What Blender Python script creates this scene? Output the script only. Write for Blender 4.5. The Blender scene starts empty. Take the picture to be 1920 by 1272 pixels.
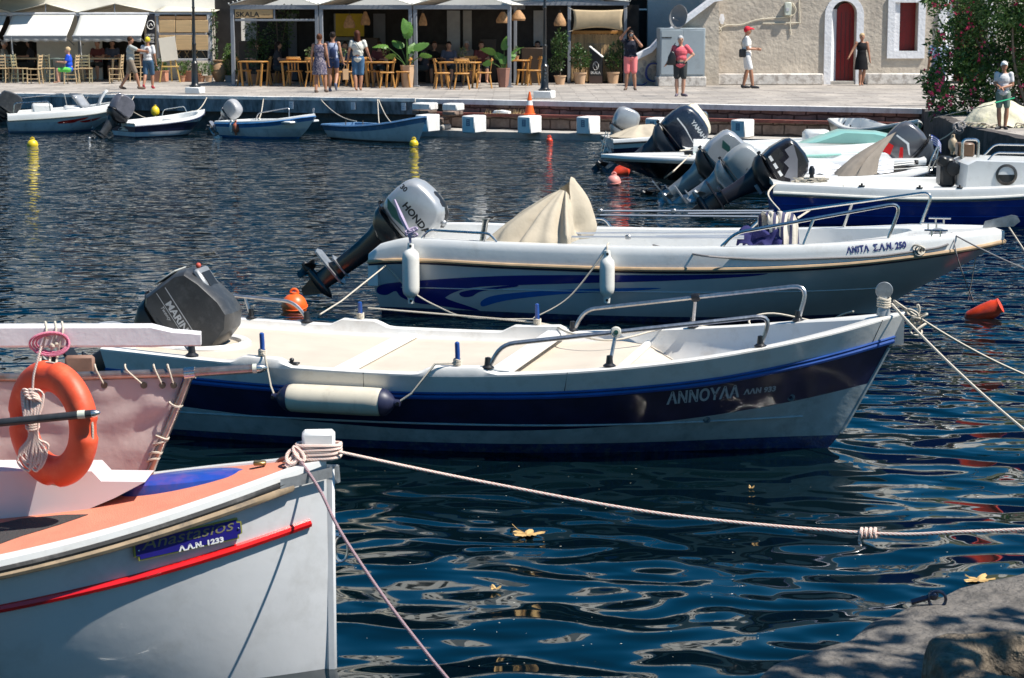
import bpy, bmesh, math, random
from math import sin, cos, pi, radians as R, sqrt, atan2, hypot
from mathutils import Vector, Matrix, Euler, noise
from mathutils.bvhtree import BVHTree
random.seed(7)
SC = bpy.context.scene
COL = SC.collection
# ------------------------------------------------------------------ camera
F = 4000.0; H = 3.1; PITCH = math.atan((636-20)/F)
cam_d = bpy.data.cameras.new('camera'); cam = bpy.data.objects.new('camera', cam_d); COL.objects.link(cam)
cam.location = (0, 0, H); cam.rotation_euler = (pi/2-PITCH, 0, 0)
cam_d.lens = 75; cam_d.sensor_width = 36; cam_d.clip_start = 0.1; cam_d.clip_end = 3000
cam_d.dof.use_dof = True; cam_d.dof.focus_distance = 16.0; cam_d.dof.aperture_fstop = 12
SC.camera = cam
# ------------------------------------------------------------------ sky, sun, exposure
SUN_AZ = R(-19.0); SUN_EL = R(57)      # azimuth measured from +X towards +Y
SV = Vector((cos(SUN_AZ)*cos(SUN_EL), sin(SUN_AZ)*cos(SUN_EL), sin(SUN_EL)))
world = bpy.data.worlds.new('World'); SC.world = world; world.use_nodes = True
wt = world.node_tree; bg = wt.nodes['Background']
sky = wt.nodes.new('ShaderNodeTexSky'); sky.sky_type = 'NISHITA'; sky.sun_disc = False
sky.sun_elevation = SUN_EL; sky.sun_rotation = pi/2-SUN_AZ; sky.air_density = 1.0; sky.dust_density = 0.3; sky.ozone_density = 2.5
hs_ = wt.nodes.new('ShaderNodeHueSaturation'); hs_.inputs['Saturation'].default_value = 1.5; hs_.inputs['Hue'].default_value = .492
wt.links.new(sky.outputs[0], hs_.inputs['Color']); wt.links.new(hs_.outputs[0], bg.inputs[0]); bg.inputs[1].default_value = 0.070
sd = bpy.data.lights.new('sun', 'SUN'); sd.energy = 5.0; sd.angle = R(0.5); sd.color = (1.0, 0.95, 0.87)
so = bpy.data.objects.new('sun', sd); COL.objects.link(so); so.rotation_euler = SV.to_track_quat('Z', 'Y').to_euler()
SC.view_settings.view_transform = 'Standard'; SC.view_settings.look = 'None'; SC.view_settings.exposure = 0.62; SC.view_settings.gamma = 1
SC.cycles.max_bounces = 7; SC.cycles.glossy_bounces = 4; SC.cycles.transmission_bounces = 4; SC.cycles.transparent_max_bounces = 8
SC.cycles.caustics_reflective = False; SC.cycles.caustics_refractive = False
SC.cycles.use_denoising = True
# ------------------------------------------------------------------ where a pixel (1920 x 1272) falls
def ray(px, py):
    u = (px-960)/F; v = (636-py)/F
    return Vector((u, cos(PITCH)+v*sin(PITCH), -sin(PITCH)+v*cos(PITCH)))
def P(px, py, z):
    d = ray(px, py); t = (z-H)/d.z; return Vector((d.x*t, d.y*t, z))
def Q(px, py, Y):
    d = ray(px, py); t = Y/d.y; return Vector((d.x*t, Y, H+d.z*t))
def ppm(Y): return F/Y
# ------------------------------------------------------------------ tags
def tag(o, label=None, cat=None, group=None, kind=None):
    if label: o['label'] = label
    if cat: o['category'] = cat
    if group: o['group'] = group
    if kind: o['kind'] = kind
    return o
def empty(name, loc=(0, 0, 0), rz=0, label=None, cat=None, group=None):
    o = bpy.data.objects.new(name, None); COL.objects.link(o); o.empty_display_size = .1
    o.location = loc; o.rotation_euler = (0, 0, rz)
    return tag(o, label, cat, group)
def copy_tree(o, parent=None):
    c = o.copy(); COL.objects.link(c)
    if parent: c.parent = parent
    for ch in list(o.children): copy_tree(ch, c)
    return c
# ------------------------------------------------------------------ mesh builder
def frame(d):
    d = Vector(d).normalized(); a = Vector((0, 0, 1)) if abs(d.z) < .95 else Vector((1, 0, 0))
    x = d.cross(a).normalized(); return x, d.cross(x).normalized()
class MB:
    def __init__(s): s.v = []; s.f = []; s.m = []
    def add(s, vs, fs, m=0, M=None):
        b = len(s.v)
        s.v += [tuple(M @ Vector(q)) if M else tuple(q) for q in vs]
        s.f += [tuple(b+i for i in f) for f in fs]; s.m += [m]*len(fs)
        return s
    def box(s, c, d, b=0.0, M=None, m=0, rz=0, R3=None):
        hx, hy, hz = d[0]/2, d[1]/2, d[2]/2
        T = Matrix.Translation(c) @ (R3.to_4x4() if R3 else Matrix.Rotation(rz, 4, 'Z'))
        if M: T = M @ T
        if b <= 0:
            vs = [(x*hx, y*hy, z*hz) for x in (-1, 1) for y in (-1, 1) for z in (-1, 1)]
            fs = [(0, 1, 3, 2), (4, 6, 7, 5), (0, 4, 5, 1), (2, 3, 7, 6), (0, 2, 6, 4), (1, 5, 7, 3)]
            return s.add(vs, fs, m, T)
        b = min(b, hx*.95, hy*.95, hz*.95)
        vs = []; ix = {}
        for x in (-1, 1):
            for y in (-1, 1):
                for z in (-1, 1):
                    for a in range(3):
                        e = [hx-b, hy-b, hz-b]; e[a] += b
                        ix[(x, y, z, a)] = len(vs); vs.append((x*e[0], y*e[1], z*e[2]))
        fs = []
        for a in range(3):
            o1, o2 = [(1, 2), (2, 0), (0, 1)][a]
            for sg in (-1, 1):
                q = []
                for p, r in ((-1, -1), (1, -1), (1, 1), (-1, 1)):
                    k = [0, 0, 0]; k[a] = sg; k[o1] = p; k[o2] = r; q.append(ix[(*k, a)])
                fs.append(tuple(q) if sg > 0 else tuple(q[::-1]))
        for a in range(3):           # edge chamfers, along axis a
            o1, o2 = [(1, 2), (2, 0), (0, 1)][a]
            for p in (-1, 1):
                for r in (-1, 1):
                    k0 = [0, 0, 0]; k0[o1] = p; k0[o2] = r; k1 = list(k0); k0[a] = -1; k1[a] = 1
                    q = (ix[(*k0, o1)], ix[(*k1, o1)], ix[(*k1, o2)], ix[(*k0, o2)])
                    fs.append(q if p*r < 0 else q[::-1])
        for x in (-1, 1):
            for y in (-1, 1):
                for z in (-1, 1):
                    q = (ix[(x, y, z, 0)], ix[(x, y, z, 1)], ix[(x, y, z, 2)])
                    fs.append(q if x*y*z > 0 else q[::-1])
        return s.add(vs, fs, m, T)
    def tube(s, pts, r, n=8, m=0, closed=False, caps=True, M=None, sy=1.0):
        pts = [Vector(p) for p in pts]; N = len(pts)
        rs = r if isinstance(r, (list, tuple)) else [r]*N
        vs = []; fs = []; px = None
        for i in range(N):
            if closed: d = pts[(i+1) % N]-pts[i-1]
            else: d = pts[min(i+1, N-1)]-pts[max(i-1, 0)]
            if d.length < 1e-9: d = Vector((0, 0, 1))
            d.normalize()
            if px is None: x, y = frame(d)
            else:
                x = px-d*px.dot(d)
                x = x.normalized() if x.length > 1e-6 else frame(d)[0]
                y = d.cross(x)
            px = x
            for k in range(n):
                a = 2*pi*k/n; vs.append(pts[i]+x*cos(a)*rs[i]+y*sin(a)*rs[i]*sy)
        for i in range(N if closed else N-1):
            j = (i+1) % N
            for k in range(n):
                l = (k+1) % n; fs.append((i*n+k, i*n+l, j*n+l, j*n+k))
        if caps and not closed:
            fs.append(tuple(range(n))[::-1]); fs.append(tuple((N-1)*n+k for k in range(n)))
        return s.add(vs, fs, m, M)
    def lathe(s, prof, c=(0, 0, 0), n=16, m=0, M=None, ax=None):
        T = Matrix.Translation(c)
        if ax is not None: T = T @ Vector(ax).to_track_quat('Z', 'Y').to_matrix().to_4x4()
        if M: T = M @ T
        vs = []; fs = []
        for r, z in prof:
            for k in range(n): vs.append((r*cos(2*pi*k/n), r*sin(2*pi*k/n), z))
        for i in range(len(prof)-1):
            for k in range(n):
                l = (k+1) % n; fs.append((i*n+k, i*n+l, (i+1)*n+l, (i+1)*n+k))
        if prof[0][0] > 1e-5: fs.append(tuple(range(n))[::-1])
        if prof[-1][0] > 1e-5: fs.append(tuple((len(prof)-1)*n+k for k in range(n)))
        return s.add(vs, fs, m, T)
    def ball(s, c, r, n=12, m=0, M=None, ax=None):
        if not isinstance(r, (tuple, list)): r = (r, r, r)
        T = Matrix.Translation(c)
        if ax is not None: T = T @ ax.to_4x4()
        T = T @ Matrix.Diagonal((*r, 1))
        if M: T = M @ T
        h = max(4, n//2)
        return s.lathe([(sin(pi*i/h), -cos(pi*i/h)) for i in range(h+1)], n=n, m=m, M=T)
    def caps(s, a, b, ra, rb, n=10, m=0):       # capsule
        a = Vector(a); b = Vector(b); d = (b-a); L = d.length
        if L < 1e-6: return s.ball(a, ra, m=m)
        pr = [(ra*sin(t), -ra*cos(t)) for t in (0.02, .5, 1.0, pi/2)]+[(rb*cos(t), L+rb*sin(t)) for t in (0, .5, 1.0, pi/2-.02)]
        return s.lathe(pr, a, n=n, m=m, ax=d)
    def sheet(s, fn, nu, nv, m=0, cu=False, cv=False, flip=False):
        vs = []; fs = []
        U = nu if cu else nu+1; V = nv if cv else nv+1
        for i in range(U):
            for j in range(V): vs.append(fn(i/nu, j/nv))
        for i in range(nu):
            for j in range(nv):
                a = i*V+j; b = ((i+1) % U)*V+j; c = ((i+1) % U)*V+(j+1) % V; d = i*V+(j+1) % V
                fs.append((a, d, c, b) if flip else (a, b, c, d))
        return s.add(vs, fs, m)
    def pillow(s, prof, hw, rnd=.35, n=7, m=0, M=None, ctr=None):
        """side profile (x,z) given full thickness 2*hw with rounded flanks"""
        cx = sum(p[0] for p in prof)/len(prof); cz = sum(p[1] for p in prof)/len(prof)
        if ctr: cx, cz = ctr
        vs = []; fs = []; K = len(prof)
        ang = [-pi/2*.93+pi*.93*i/(n-1) for i in range(n)]
        for a in ang:
            y = hw*(abs(sin(a))**.8)*(1 if a > 0 else -1)/(abs(sin(ang[0]))**.8)
            k = 1-rnd*(1-cos(a))
            for x, z in prof: vs.append((cx+(x-cx)*k, y, cz+(z-cz)*k))
        for i in range(n-1):
            for k in range(K):
                l = (k+1) % K; fs.append((i*K+k, (i+1)*K+k, (i+1)*K+l, i*K+l))
        fs.append(tuple(range(K))); fs.append(tuple((n-1)*K+k for k in range(K))[::-1])
        return s.add(vs, fs, m, M)
    def prism(s, poly, z0, z1, m=0, M=None):
        K = len(poly); vs = [(x, y, z0) for x, y in poly]+[(x, y, z1) for x, y in poly]
        fs = [tuple(range(K))[::-1], tuple(range(K, 2*K))]+[(k, (k+1) % K, K+(k+1) % K, K+k) for k in range(K)]
        return s.add(vs, fs, m, M)
    def build(s, name, mats, parent=None, smooth=True, fix=True, ang=40):
        me = bpy.data.meshes.new(name); me.from_pydata(s.v, [], s.f)
        if not isinstance(mats, (list, tuple)): mats = [mats]
        for mt in mats: me.materials.append(mt)
        me.polygons.foreach_set('material_index', s.m)
        me.validate(); me.update()
        if fix:
            bm = bmesh.new(); bm.from_mesh(me); bmesh.ops.recalc_face_normals(bm, faces=bm.faces); bm.to_mesh(me); bm.free()
        if smooth:
            me.polygons.foreach_set('use_smooth', [True]*len(me.polygons)); me.set_sharp_from_angle(angle=R(ang))
        o = bpy.data.objects.new(name, me); COL.objects.link(o)
        if parent: o.parent = parent
        return o
def fillet(pts, r=.05, k=5):
    pts = [Vector(p) for p in pts]; out = [pts[0]]
    for i in range(1, len(pts)-1):
        a, b, c = pts[i-1], pts[i], pts[i+1]; d1 = (a-b); d2 = (c-b)
        q = min(r, d1.length*.45, d2.length*.45); p1 = b+d1.normalized()*q; p2 = b+d2.normalized()*q
        for j in range(k+1):
            t = j/k; out.append(p1*(1-t)**2+b*2*t*(1-t)+p2*t*t)
    out.append(pts[-1]); return out
def crom(pts, k=8, closed=False):
    pts = [Vector(p) for p in pts]; N = len(pts); out = []
    rng = range(N) if closed else range(N-1)
    for i in rng:
        if closed: p0, p1, p2, p3 = pts[i-1], pts[i], pts[(i+1) % N], pts[(i+2) % N]
        else: p0, p1, p2, p3 = pts[max(i-1, 0)], pts[i], pts[i+1], pts[min(i+2, N-1)]
        for j in range(k):
            t = j/k
            out.append(.5*((2*p1)+(p2-p0)*t+(2*p0-5*p1+4*p2-p3)*t*t+(3*p1-p0-3*p2+p3)*t**3))
    if not closed: out.append(pts[-1])
    return out
def sag(a, b, s, n=24):
    a = Vector(a); b = Vector(b)
    return [a.lerp(b, i/n)-Vector((0, 0, s*4*(i/n)*(1-i/n))) for i in range(n+1)]
def ip(t, pts):
    """smooth interpolation through (t, value) knots"""
    if t <= pts[0][0]: return pts[0][1]
    if t >= pts[-1][0]: return pts[-1][1]
    for i in range(len(pts)-1):
        if t <= pts[i+1][0]:
            x0, y0 = pts[i]; x1, y1 = pts[i+1]; h = x1-x0; u = (t-x0)/h
            m0 = ((y1-y0)/h if i == 0 else .5*((y1-y0)/h+(y0-pts[i-1][1])/(x0-pts[i-1][0])))*h
            m1 = ((y1-y0)/h if i+2 >= len(pts) else .5*((y1-y0)/h+(pts[i+2][1]-y1)/(pts[i+2][0]-x1)))*h
            return (2*u**3-3*u*u+1)*y0+(u**3-2*u*u+u)*m0+(-2*u**3+3*u*u)*y1+(u**3-u*u)*m1
def lin(t, pts):
    if t <= pts[0][0]: return pts[0][1]
    for (x0, y0), (x1, y1) in zip(pts, pts[1:]):
        if t <= x1: return y0+(y1-y0)*(t-x0)/(x1-x0)
    return pts[-1][1]
# ------------------------------------------------------------------ materials
MC = {}
def mat(name, col, rough=.5, metal=0.0, var=.12, vs=4.0, bump=0.0, bs=40.0, dirt=None, ds=3.0, damt=.5, coat=0.0, spec=.5, aniso=(1, 1, 1), dz=1.0, trans=0.0, rv=.1, dlo=.5, dhi=.7):
    if name in MC: return MC[name]
    m = bpy.data.materials.new(name); m.use_nodes = True; nt = m.node_tree; b = nt.nodes['Principled BSDF']; N = nt.nodes.new; Lk = nt.links.new
    tc = N('ShaderNodeTexCoord'); mp = N('ShaderNodeMapping'); mp.inputs['Scale'].default_value = aniso; Lk(tc.outputs['Object'], mp.inputs[0])
    n1 = N('ShaderNodeTexNoise'); n1.inputs['Scale'].default_value = vs; n1.inputs['Detail'].default_value = 8; n1.inputs['Roughness'].default_value = .62
    Lk(mp.outputs[0], n1.inputs['Vector'])
    mx = N('ShaderNodeMix'); mx.data_type = 'RGBA'
    mr = N('ShaderNodeMapRange'); mr.inputs[1].default_value = .3; mr.inputs[2].default_value = .7; Lk(n1.outputs[0], mr.inputs[0]); Lk(mr.outputs[0], mx.inputs[0])
    mx.inputs[6].default_value = (*[max(0, c*(1-var)) for c in col], 1); mx.inputs[7].default_value = (*[min(1, c*(1+var)) for c in col], 1)
    out = mx.outputs[2]
    if dirt:
        n2 = N('ShaderNodeTexNoise'); n2.inputs['Scale'].default_value = ds; n2.inputs['Detail'].default_value = 9; n2.inputs['Roughness'].default_value = .7
        m2 = N('ShaderNodeMapping'); m2.inputs['Scale'].default_value = (1, 1, dz); m2.inputs['Location'].default_value = (3.3, 1.7, 9.1); Lk(tc.outputs['Object'], m2.inputs[0]); Lk(m2.outputs[0], n2.inputs['Vector'])
        r2 = N('ShaderNodeMapRange'); r2.inputs[1].default_value = dlo; r2.inputs[2].default_value = dhi; r2.inputs[4].default_value = damt; Lk(n2.outputs[0], r2.inputs[0])
        x2 = N('ShaderNodeMix'); x2.data_type = 'RGBA'; Lk(r2.outputs[0], x2.inputs[0]); Lk(out, x2.inputs[6]); x2.inputs[7].default_value = (*dirt, 1); out = x2.outputs[2]
    Lk(out, b.inputs['Base Color'])
    rr = N('ShaderNodeMapRange'); rr.inputs[3].default_value = max(0, rough-rv*rough*2); rr.inputs[4].default_value = min(1, rough+rv*rough*2); Lk(n1.outputs[0], rr.inputs[0]); Lk(rr.outputs[0], b.inputs['Roughness'])
    b.inputs['Metallic'].default_value = metal; b.inputs['Specular IOR Level'].default_value = spec
    if coat: b.inputs['Coat Weight'].default_value = coat; b.inputs['Coat Roughness'].default_value = .08
    if bump:
        n3 = N('ShaderNodeTexNoise'); n3.inputs['Scale'].default_value = bs; n3.inputs['Detail'].default_value = 7; Lk(mp.outputs[0], n3.inputs['Vector'])
        bp = N('ShaderNodeBump'); bp.inputs['Strength'].default_value = 1; bp.inputs['Distance'].default_value = bump; Lk(n3.outputs[0], bp.inputs['Height']); Lk(bp.outputs[0], b.inputs['Normal'])
    if trans:
        ts = N('ShaderNodeBsdfTranslucent'); ts.inputs[0].default_value = (*col, 1); ms = N('ShaderNodeMixShader'); ms.inputs[0].default_value = trans
        Lk(b.outputs[0], ms.inputs[1]); Lk(ts.outputs[0], ms.inputs[2]); Lk(ms.outputs[0], nt.nodes['Material Output'].inputs[0])
    MC[name] = m; return m
def rope_mat(name, c1, c2, scale=60):
    if name in MC: return MC[name]
    m = mat(name, c1, .85, bump=.002, bs=200); nt = m.node_tree; b = nt.nodes['Principled BSDF']; N = nt.nodes.new; Lk = nt.links.new
    tc = N('ShaderNodeTexCoord'); w = N('ShaderNodeTexWave'); w.wave_type = 'BANDS'; w.bands_direction = 'DIAGONAL'; w.inputs['Scale'].default_value = scale; w.inputs['Distortion'].default_value = 1.5
    Lk(tc.outputs['Object'], w.inputs[0]); r = N('ShaderNodeMapRange'); r.inputs[1].default_value = .78; r.inputs[2].default_value = .9; Lk(w.outputs[1], r.inputs[0])
    x = N('ShaderNodeMix'); x.data_type = 'RGBA'; Lk(r.outputs[0], x.inputs[0]); x.inputs[6].default_value = (*c1, 1); x.inputs[7].default_value = (*c2, 1); Lk(x.outputs[2], b.inputs['Base Color'])
    return m
W_GEL = mat('white_gelcoat', (.72, .70, .66), .35, var=.05, vs=2.5, dirt=(.42, .36, .29), ds=5, damt=.55, bump=.0015, bs=14, coat=.1, dlo=.5, dhi=.78)
W_GEL2 = mat('bright_gelcoat', (.72, .72, .70), .3, var=.04, vs=3, dirt=(.42, .39, .33), ds=6, damt=.45, coat=.2, bump=.0008, bs=20, dlo=.55, dhi=.8)
CREAM = mat('cream_deck', (.55, .475, .385), .6, var=.08, vs=2, dirt=(.5, .42, .33), ds=7, damt=.4, bump=.001, bs=80)
NAVY = mat('navy_paint', (.006, .010, .045), .34, var=.35, vs=6, coat=.0, bump=.0015, bs=9)
BLUE = mat('blue_paint', (.012, .06, .26), .3, var=.25, vs=5, coat=.3, bump=.001, bs=20)
DBLUE = mat('deep_blue_hull', (.008, .045, .30), .3, var=.2, vs=3, coat=.2, bump=.001, bs=9)
TEALG = mat('grey_boot_paint', (.36, .41, .42), .5, var=.2, vs=5, dirt=(.09, .13, .14), ds=5, damt=.55, bump=.002, bs=25)
ANTIF = mat('blue_antifouling', (.01, .035, .12), .6, var=.5, vs=10, dirt=(.16, .18, .14), ds=18, damt=.6, bump=.006, bs=60)
STEEL = mat('stainless_steel', (.58, .56, .53), .27, 1.0, var=.1, vs=20)
GALV = mat('dull_steel_tube', (.42, .42, .43), .35, .9, var=.2, vs=30, dirt=(.2, .13, .08), ds=20, damt=.4)
RUSTY = mat('stained_steel_tube', (.36, .30, .27), .32, .85, var=.25, vs=20, dirt=(.32, .14, .07), ds=14, damt=.6)
BLK = mat('black_plastic', (.012, .012, .014), .4, var=.3)
DGREY = mat('charcoal_cowl', (.035, .037, .04), .38, var=.25, vs=8, dirt=(.12, .12, .12), ds=15, damt=.35, bump=.0006, bs=60)
SILV = mat('silver_cowl', (.42, .43, .44), .3, .35, var=.06, vs=5, coat=.4, dirt=(.25, .25, .24), ds=12, damt=.2)
MSILV = mat('cast_alloy', (.36, .37, .38), .42, .6, var=.2, vs=14, dirt=(.1, .1, .1), ds=20, damt=.4)
NCOWL = mat('navy_grey_cowl', (.02, .027, .045), .28, var=.2, vs=6, coat=.4)
ROPE = rope_mat('cream_rope', (.62, .56, .46), (.25, .2, .15), 90)
ROPER = rope_mat('red_fleck_rope', (.74, .67, .58), (.5, .05, .04), 45)
ROPEG = rope_mat('grey_rope', (.3, .28, .27), (.12, .11, .12), 70)
ROPEP = rope_mat('pink_rope', (.55, .05, .16), (.7, .55, .55), 70)
ORANGE = mat('orange_plastic', (.85, .13, .02), .38, var=.08, vs=5, dirt=(.5, .12, .05), ds=14, damt=.3, bump=.0015, bs=30)
LBUOY = mat('lifebuoy_orange', (.74, .085, .03), .5, var=.08, vs=4, dirt=(.9, .25, .12), ds=8, damt=.4, bump=.002, bs=22)
YEL = mat('yellow_plastic', (.68, .50, .015), .4, var=.08, vs=9, dirt=(.4, .35, .15), ds=12, damt=.3)
VINYL = mat('white_fender_vinyl', (.78, .76, .70), .35, var=.05, vs=8, dirt=(.35, .28, .2), ds=9, damt=.35, dlo=.55, dhi=.8)
RED = mat('red_paint', (.62, .006, .006), .25, var=.12, vs=6, coat=.4)
WHITEP = mat('white_paint', (.80, .79, .76), .5, var=.05, vs=3, dirt=(.45, .42, .37), ds=4, damt=.35, bump=.002, bs=18)
SHIRTW = mat('white_cotton', (.72, .72, .72), .9, var=.08, vs=30, bump=.004, bs=30)
# ------------------------------------------------------------------ lettering
def text_geo(txt, size, spacing=1.0, shear=0.0, bold=0.0):
    cu = bpy.data.curves.new('t', 'FONT'); cu.body = txt; cu.size = size; cu.space_character = spacing; cu.shear = shear; cu.offset = bold; cu.resolution_u = 3
    cu.align_x = 'LEFT'; o = bpy.data.objects.new('t', cu); COL.objects.link(o)
    dg = bpy.context.evaluated_depsgraph_get(); ev = o.evaluated_get(dg); me = ev.to_mesh()
    vs = [v.co.copy() for v in me.vertices]; fs = [tuple(p.vertices) for p in me.polygons]; ev.to_mesh_clear()
    bpy.data.objects.remove(o); bpy.data.curves.remove(cu)
    return vs, fs
def lettering(txt, size, origin, xdir, ydir, material, parent, target=None, off=.004, width=None, name='lettering', depth=.3, **kw):
    """flat letters in the plane (xdir, ydir); wrapped on target when given (all in parent's space)"""
    vs, fs = text_geo(txt, size, **kw)
    if not vs: return None
    w = max(v.x for v in vs)-min(v.x for v in vs); k = 1.0 if not width else width/w
    X = Vector(xdir).normalized(); Y = Vector(ydir).normalized(); n = X.cross(Y).normalized(); o = Vector(origin)
    pts = [o+X*v.x*k+Y*v.y for v in vs]
    if target is not None: pts = wrap(pts, n, target, off, depth)
    else: pts = [p+n*off for p in pts]
    b = MB(); b.add(pts, fs); return b.build(name, material, parent, smooth=False, fix=False)
TREES = {}
def wrap(pts, n, target, off, depth=.3):
    if target.name not in TREES:
        me = target.data; TREES[target.name] = BVHTree.FromPolygons([v.co for v in me.vertices], [tuple(p.vertices) for p in me.polygons])
    T = TREES[target.name]; out = []; last = 0
    for p in pts:
        h, nn, i, d = T.ray_cast(p+n*depth, -n, depth*2.5)
        if h is None: q = p+n*last
        else: q = h+n*off; last = (q-p).dot(n)
        out.append(q)
    return out
def decal(polys, o, xdir, ydir, material, parent, target, off=.004, name='decal', seg=.04, depth=.3):
    """filled outlines [(u,v)...] wrapped on a surface"""
    X = Vector(xdir).normalized(); Y = Vector(ydir).normalized(); n = X.cross(Y).normalized(); O = Vector(o)
    bm = bmesh.new()
    for poly in polys: bm.faces.new([bm.verts.new((u, v, 0)) for u, v in poly])
    bmesh.ops.triangulate(bm, faces=bm.faces)
    for _ in range(6):
        es = [e for e in bm.edges if e.calc_length() > seg]
        if not es: break
        bmesh.ops.subdivide_edges(bm, edges=es, cuts=1, use_grid_fill=False); bmesh.ops.triangulate(bm, faces=bm.faces)
    bm.verts.ensure_lookup_table(); bm.verts.index_update()
    pts = wrap([O+X*v.co.x+Y*v.co.y for v in bm.verts], n, target, off, depth); fs = [tuple(v.index for v in f.verts) for f in bm.faces]; bm.free()
    b = MB(); b.add(pts, fs); return b.build(name, material, parent, smooth=True, fix=False)
# ================================================================== WATER
def water():
    m = bpy.data.materials.new('harbour_water'); m.use_nodes = True; nt = m.node_tree; N = nt.nodes.new; L = nt.links.new; b = nt.nodes['Principled BSDF']
    b.inputs['Base Color'].default_value = (.001, .0055, .0075, 1); b.inputs['Roughness'].default_value = .03; b.inputs['IOR'].default_value = 1.62
    g = N('ShaderNodeNewGeometry'); sx = N('ShaderNodeSeparateXYZ'); L(g.outputs['Position'], sx.inputs[0])
    def math_(op, a, c, cl=False):
        n = N('ShaderNodeMath'); n.operation = op; n.use_clamp = cl
        for k, q in enumerate((a, c)):
            if q is None: continue
            if isinstance(q, (int, float)): n.inputs[k].default_value = q
            else: L(q, n.inputs[k])
        return n.outputs[0]
    def ns(scale, aniso, detail, rough=.5, dist=0.0, rz=0.0):
        mp = N('ShaderNodeMapping'); mp.inputs['Scale'].default_value = aniso; mp.inputs['Rotation'].default_value = (0, 0, rz); L(g.outputs['Position'], mp.inputs[0])
        n = N('ShaderNodeTexNoise'); n.inputs['Scale'].default_value = scale; n.inputs['Detail'].default_value = detail; n.inputs['Roughness'].default_value = rough; n.inputs['Distortion'].default_value = dist
        L(mp.outputs[0], n.inputs['Vector']); return n.outputs[0]
    mr = N('ShaderNodeMapRange'); mr.interpolation_type = 'SMOOTHSTEP'; mr.inputs[1].default_value = 13.5; mr.inputs[2].default_value = 24; L(sx.outputs[1], mr.inputs[0]); far = mr.outputs[0]
    near = math_('SUBTRACT', 1, far)
    calm = ns(1.5, (.95, 1.15, 1), 1.0, .35, .7, .25); sw = ns(3.6, (.7, 1.2, 1), 0.0, .3, .3, -.2)
    big = ns(1.7, (.7, 1.0, 1), 2, .5, .3, .3); rip = ns(4.2, (.8, .9, 1), 1.5, .45, .4, -.15)
    gust = ns(.16, (1, .5, 1), 2); ga = N('ShaderNodeMapRange'); ga.inputs[1].default_value = .35; ga.inputs[2].default_value = .65; ga.inputs[3].default_value = .75; ga.inputs[4].default_value = 1.25; L(gust, ga.inputs[0])
    hn = math_('ADD', math_('MULTIPLY', calm, WN[0]), math_('MULTIPLY', sw, WN[1]))
    hf = math_('MULTIPLY', math_('ADD', math_('MULTIPLY', big, WF[0]), math_('MULTIPLY', rip, WF[1])), ga.outputs[0])
    h = math_('ADD', math_('MULTIPLY', hn, near), math_('MULTIPLY', hf, far))
    bp = N('ShaderNodeBump'); bp.inputs['Strength'].default_value = 1; bp.inputs['Distance'].default_value = 1; L(h, bp.inputs['Height']); L(bp.outputs[0], b.inputs['Normal'])
    mb = MB(); xs = [-400, -60, -30, -10, 0, 10, 30, 60, 400]; ys = [-200, -5, 5, 10, 20, 30, 45, 60, 600]
    mb.v = [(x, y, 0) for x in xs for y in ys]; n = len(ys)
    mb.f = [(i*n+j, (i+1)*n+j, (i+1)*n+j+1, i*n+j+1) for i in range(len(xs)-1) for j in range(n-1)]; mb.m = [0]*len(mb.f)
    o = mb.build('water', m, smooth=False, fix=False); tag(o, kind='structure')
WN = (.135, .020); WF = (.22, .12)
water()
# ================================================================== MATERIALS OF THE PLACE
PAVE = mat('paving_slabs', (.34, .31, .28), .75, var=.25, vs=1.1, bump=.006, bs=9, dirt=(.5, .46, .41), ds=.9, damt=.6, aniso=(1, .6, 1))
nt_ = PAVE.node_tree
def add_bricks(m, scale, w, hgt, mortar, dark, amt=1.0, off=.5, vec=None):
    """overlay joints on a material"""
    nt = m.node_tree; b = nt.nodes['Principled BSDF']; N = nt.nodes.new; L = nt.links.new
    src = b.inputs['Base Color'].links[0].from_socket
    tc = N('ShaderNodeTexCoord'); v = tc.outputs['Object']
    if vec:
        sp = N('ShaderNodeSeparateXYZ'); L(v, sp.inputs[0]); cb = N('ShaderNodeCombineXYZ')
        for k, a in enumerate(vec): L(sp.outputs[a], cb.inputs[k])
        v = cb.outputs[0]
    dn = N('ShaderNodeTexNoise'); dn.inputs['Scale'].default_value = 2.2; L(v, dn.inputs[0]); ad = N('ShaderNodeVectorMath'); ad.operation = 'MULTIPLY_ADD'; L(dn.outputs[1], ad.inputs[0]); ad.inputs[1].default_value = (.12, .12, 0); L(v, ad.inputs[2])
    br = N('ShaderNodeTexBrick'); br.inputs['Scale'].default_value = scale; br.inputs['Brick Width'].default_value = w; br.inputs['Row Height'].default_value = hgt; br.inputs['Mortar Size'].default_value = mortar; br.offset = off
    br.inputs['Color1'].default_value = (.75, .75, .75, 1); br.inputs['Color2'].default_value = (1.15, 1.12, 1.08, 1); br.inputs['Mortar'].default_value = (*dark, 1); L(ad.outputs[0], br.inputs['Vector'])
    x = N('ShaderNodeMix'); x.data_type = 'RGBA'; x.blend_type = 'MULTIPLY'; x.inputs[0].default_value = amt; L(src, x.inputs[6]); L(br.outputs[0], x.inputs[7]); L(x.outputs[2], b.inputs['Base Color'])
add_bricks(PAVE, 1, .9, .5, .012, (.45, .42, .4))
STONE = mat('brown_rubble', (.20, .14, .11), .9, var=.45, vs=3.5, bump=.03, bs=6, dirt=(.36, .28, .22), ds=3.2, damt=.7)
add_bricks(STONE, 1, .5, .24, .02, (.28, .24, .22), vec=(0, 2, 1))
COPE = mat('whitewashed_coping', (.70, .68, .65), .8, var=.1, vs=4, bump=.008, bs=9, dirt=(.3, .27, .24), ds=5, damt=.6, dz=.4)
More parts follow.
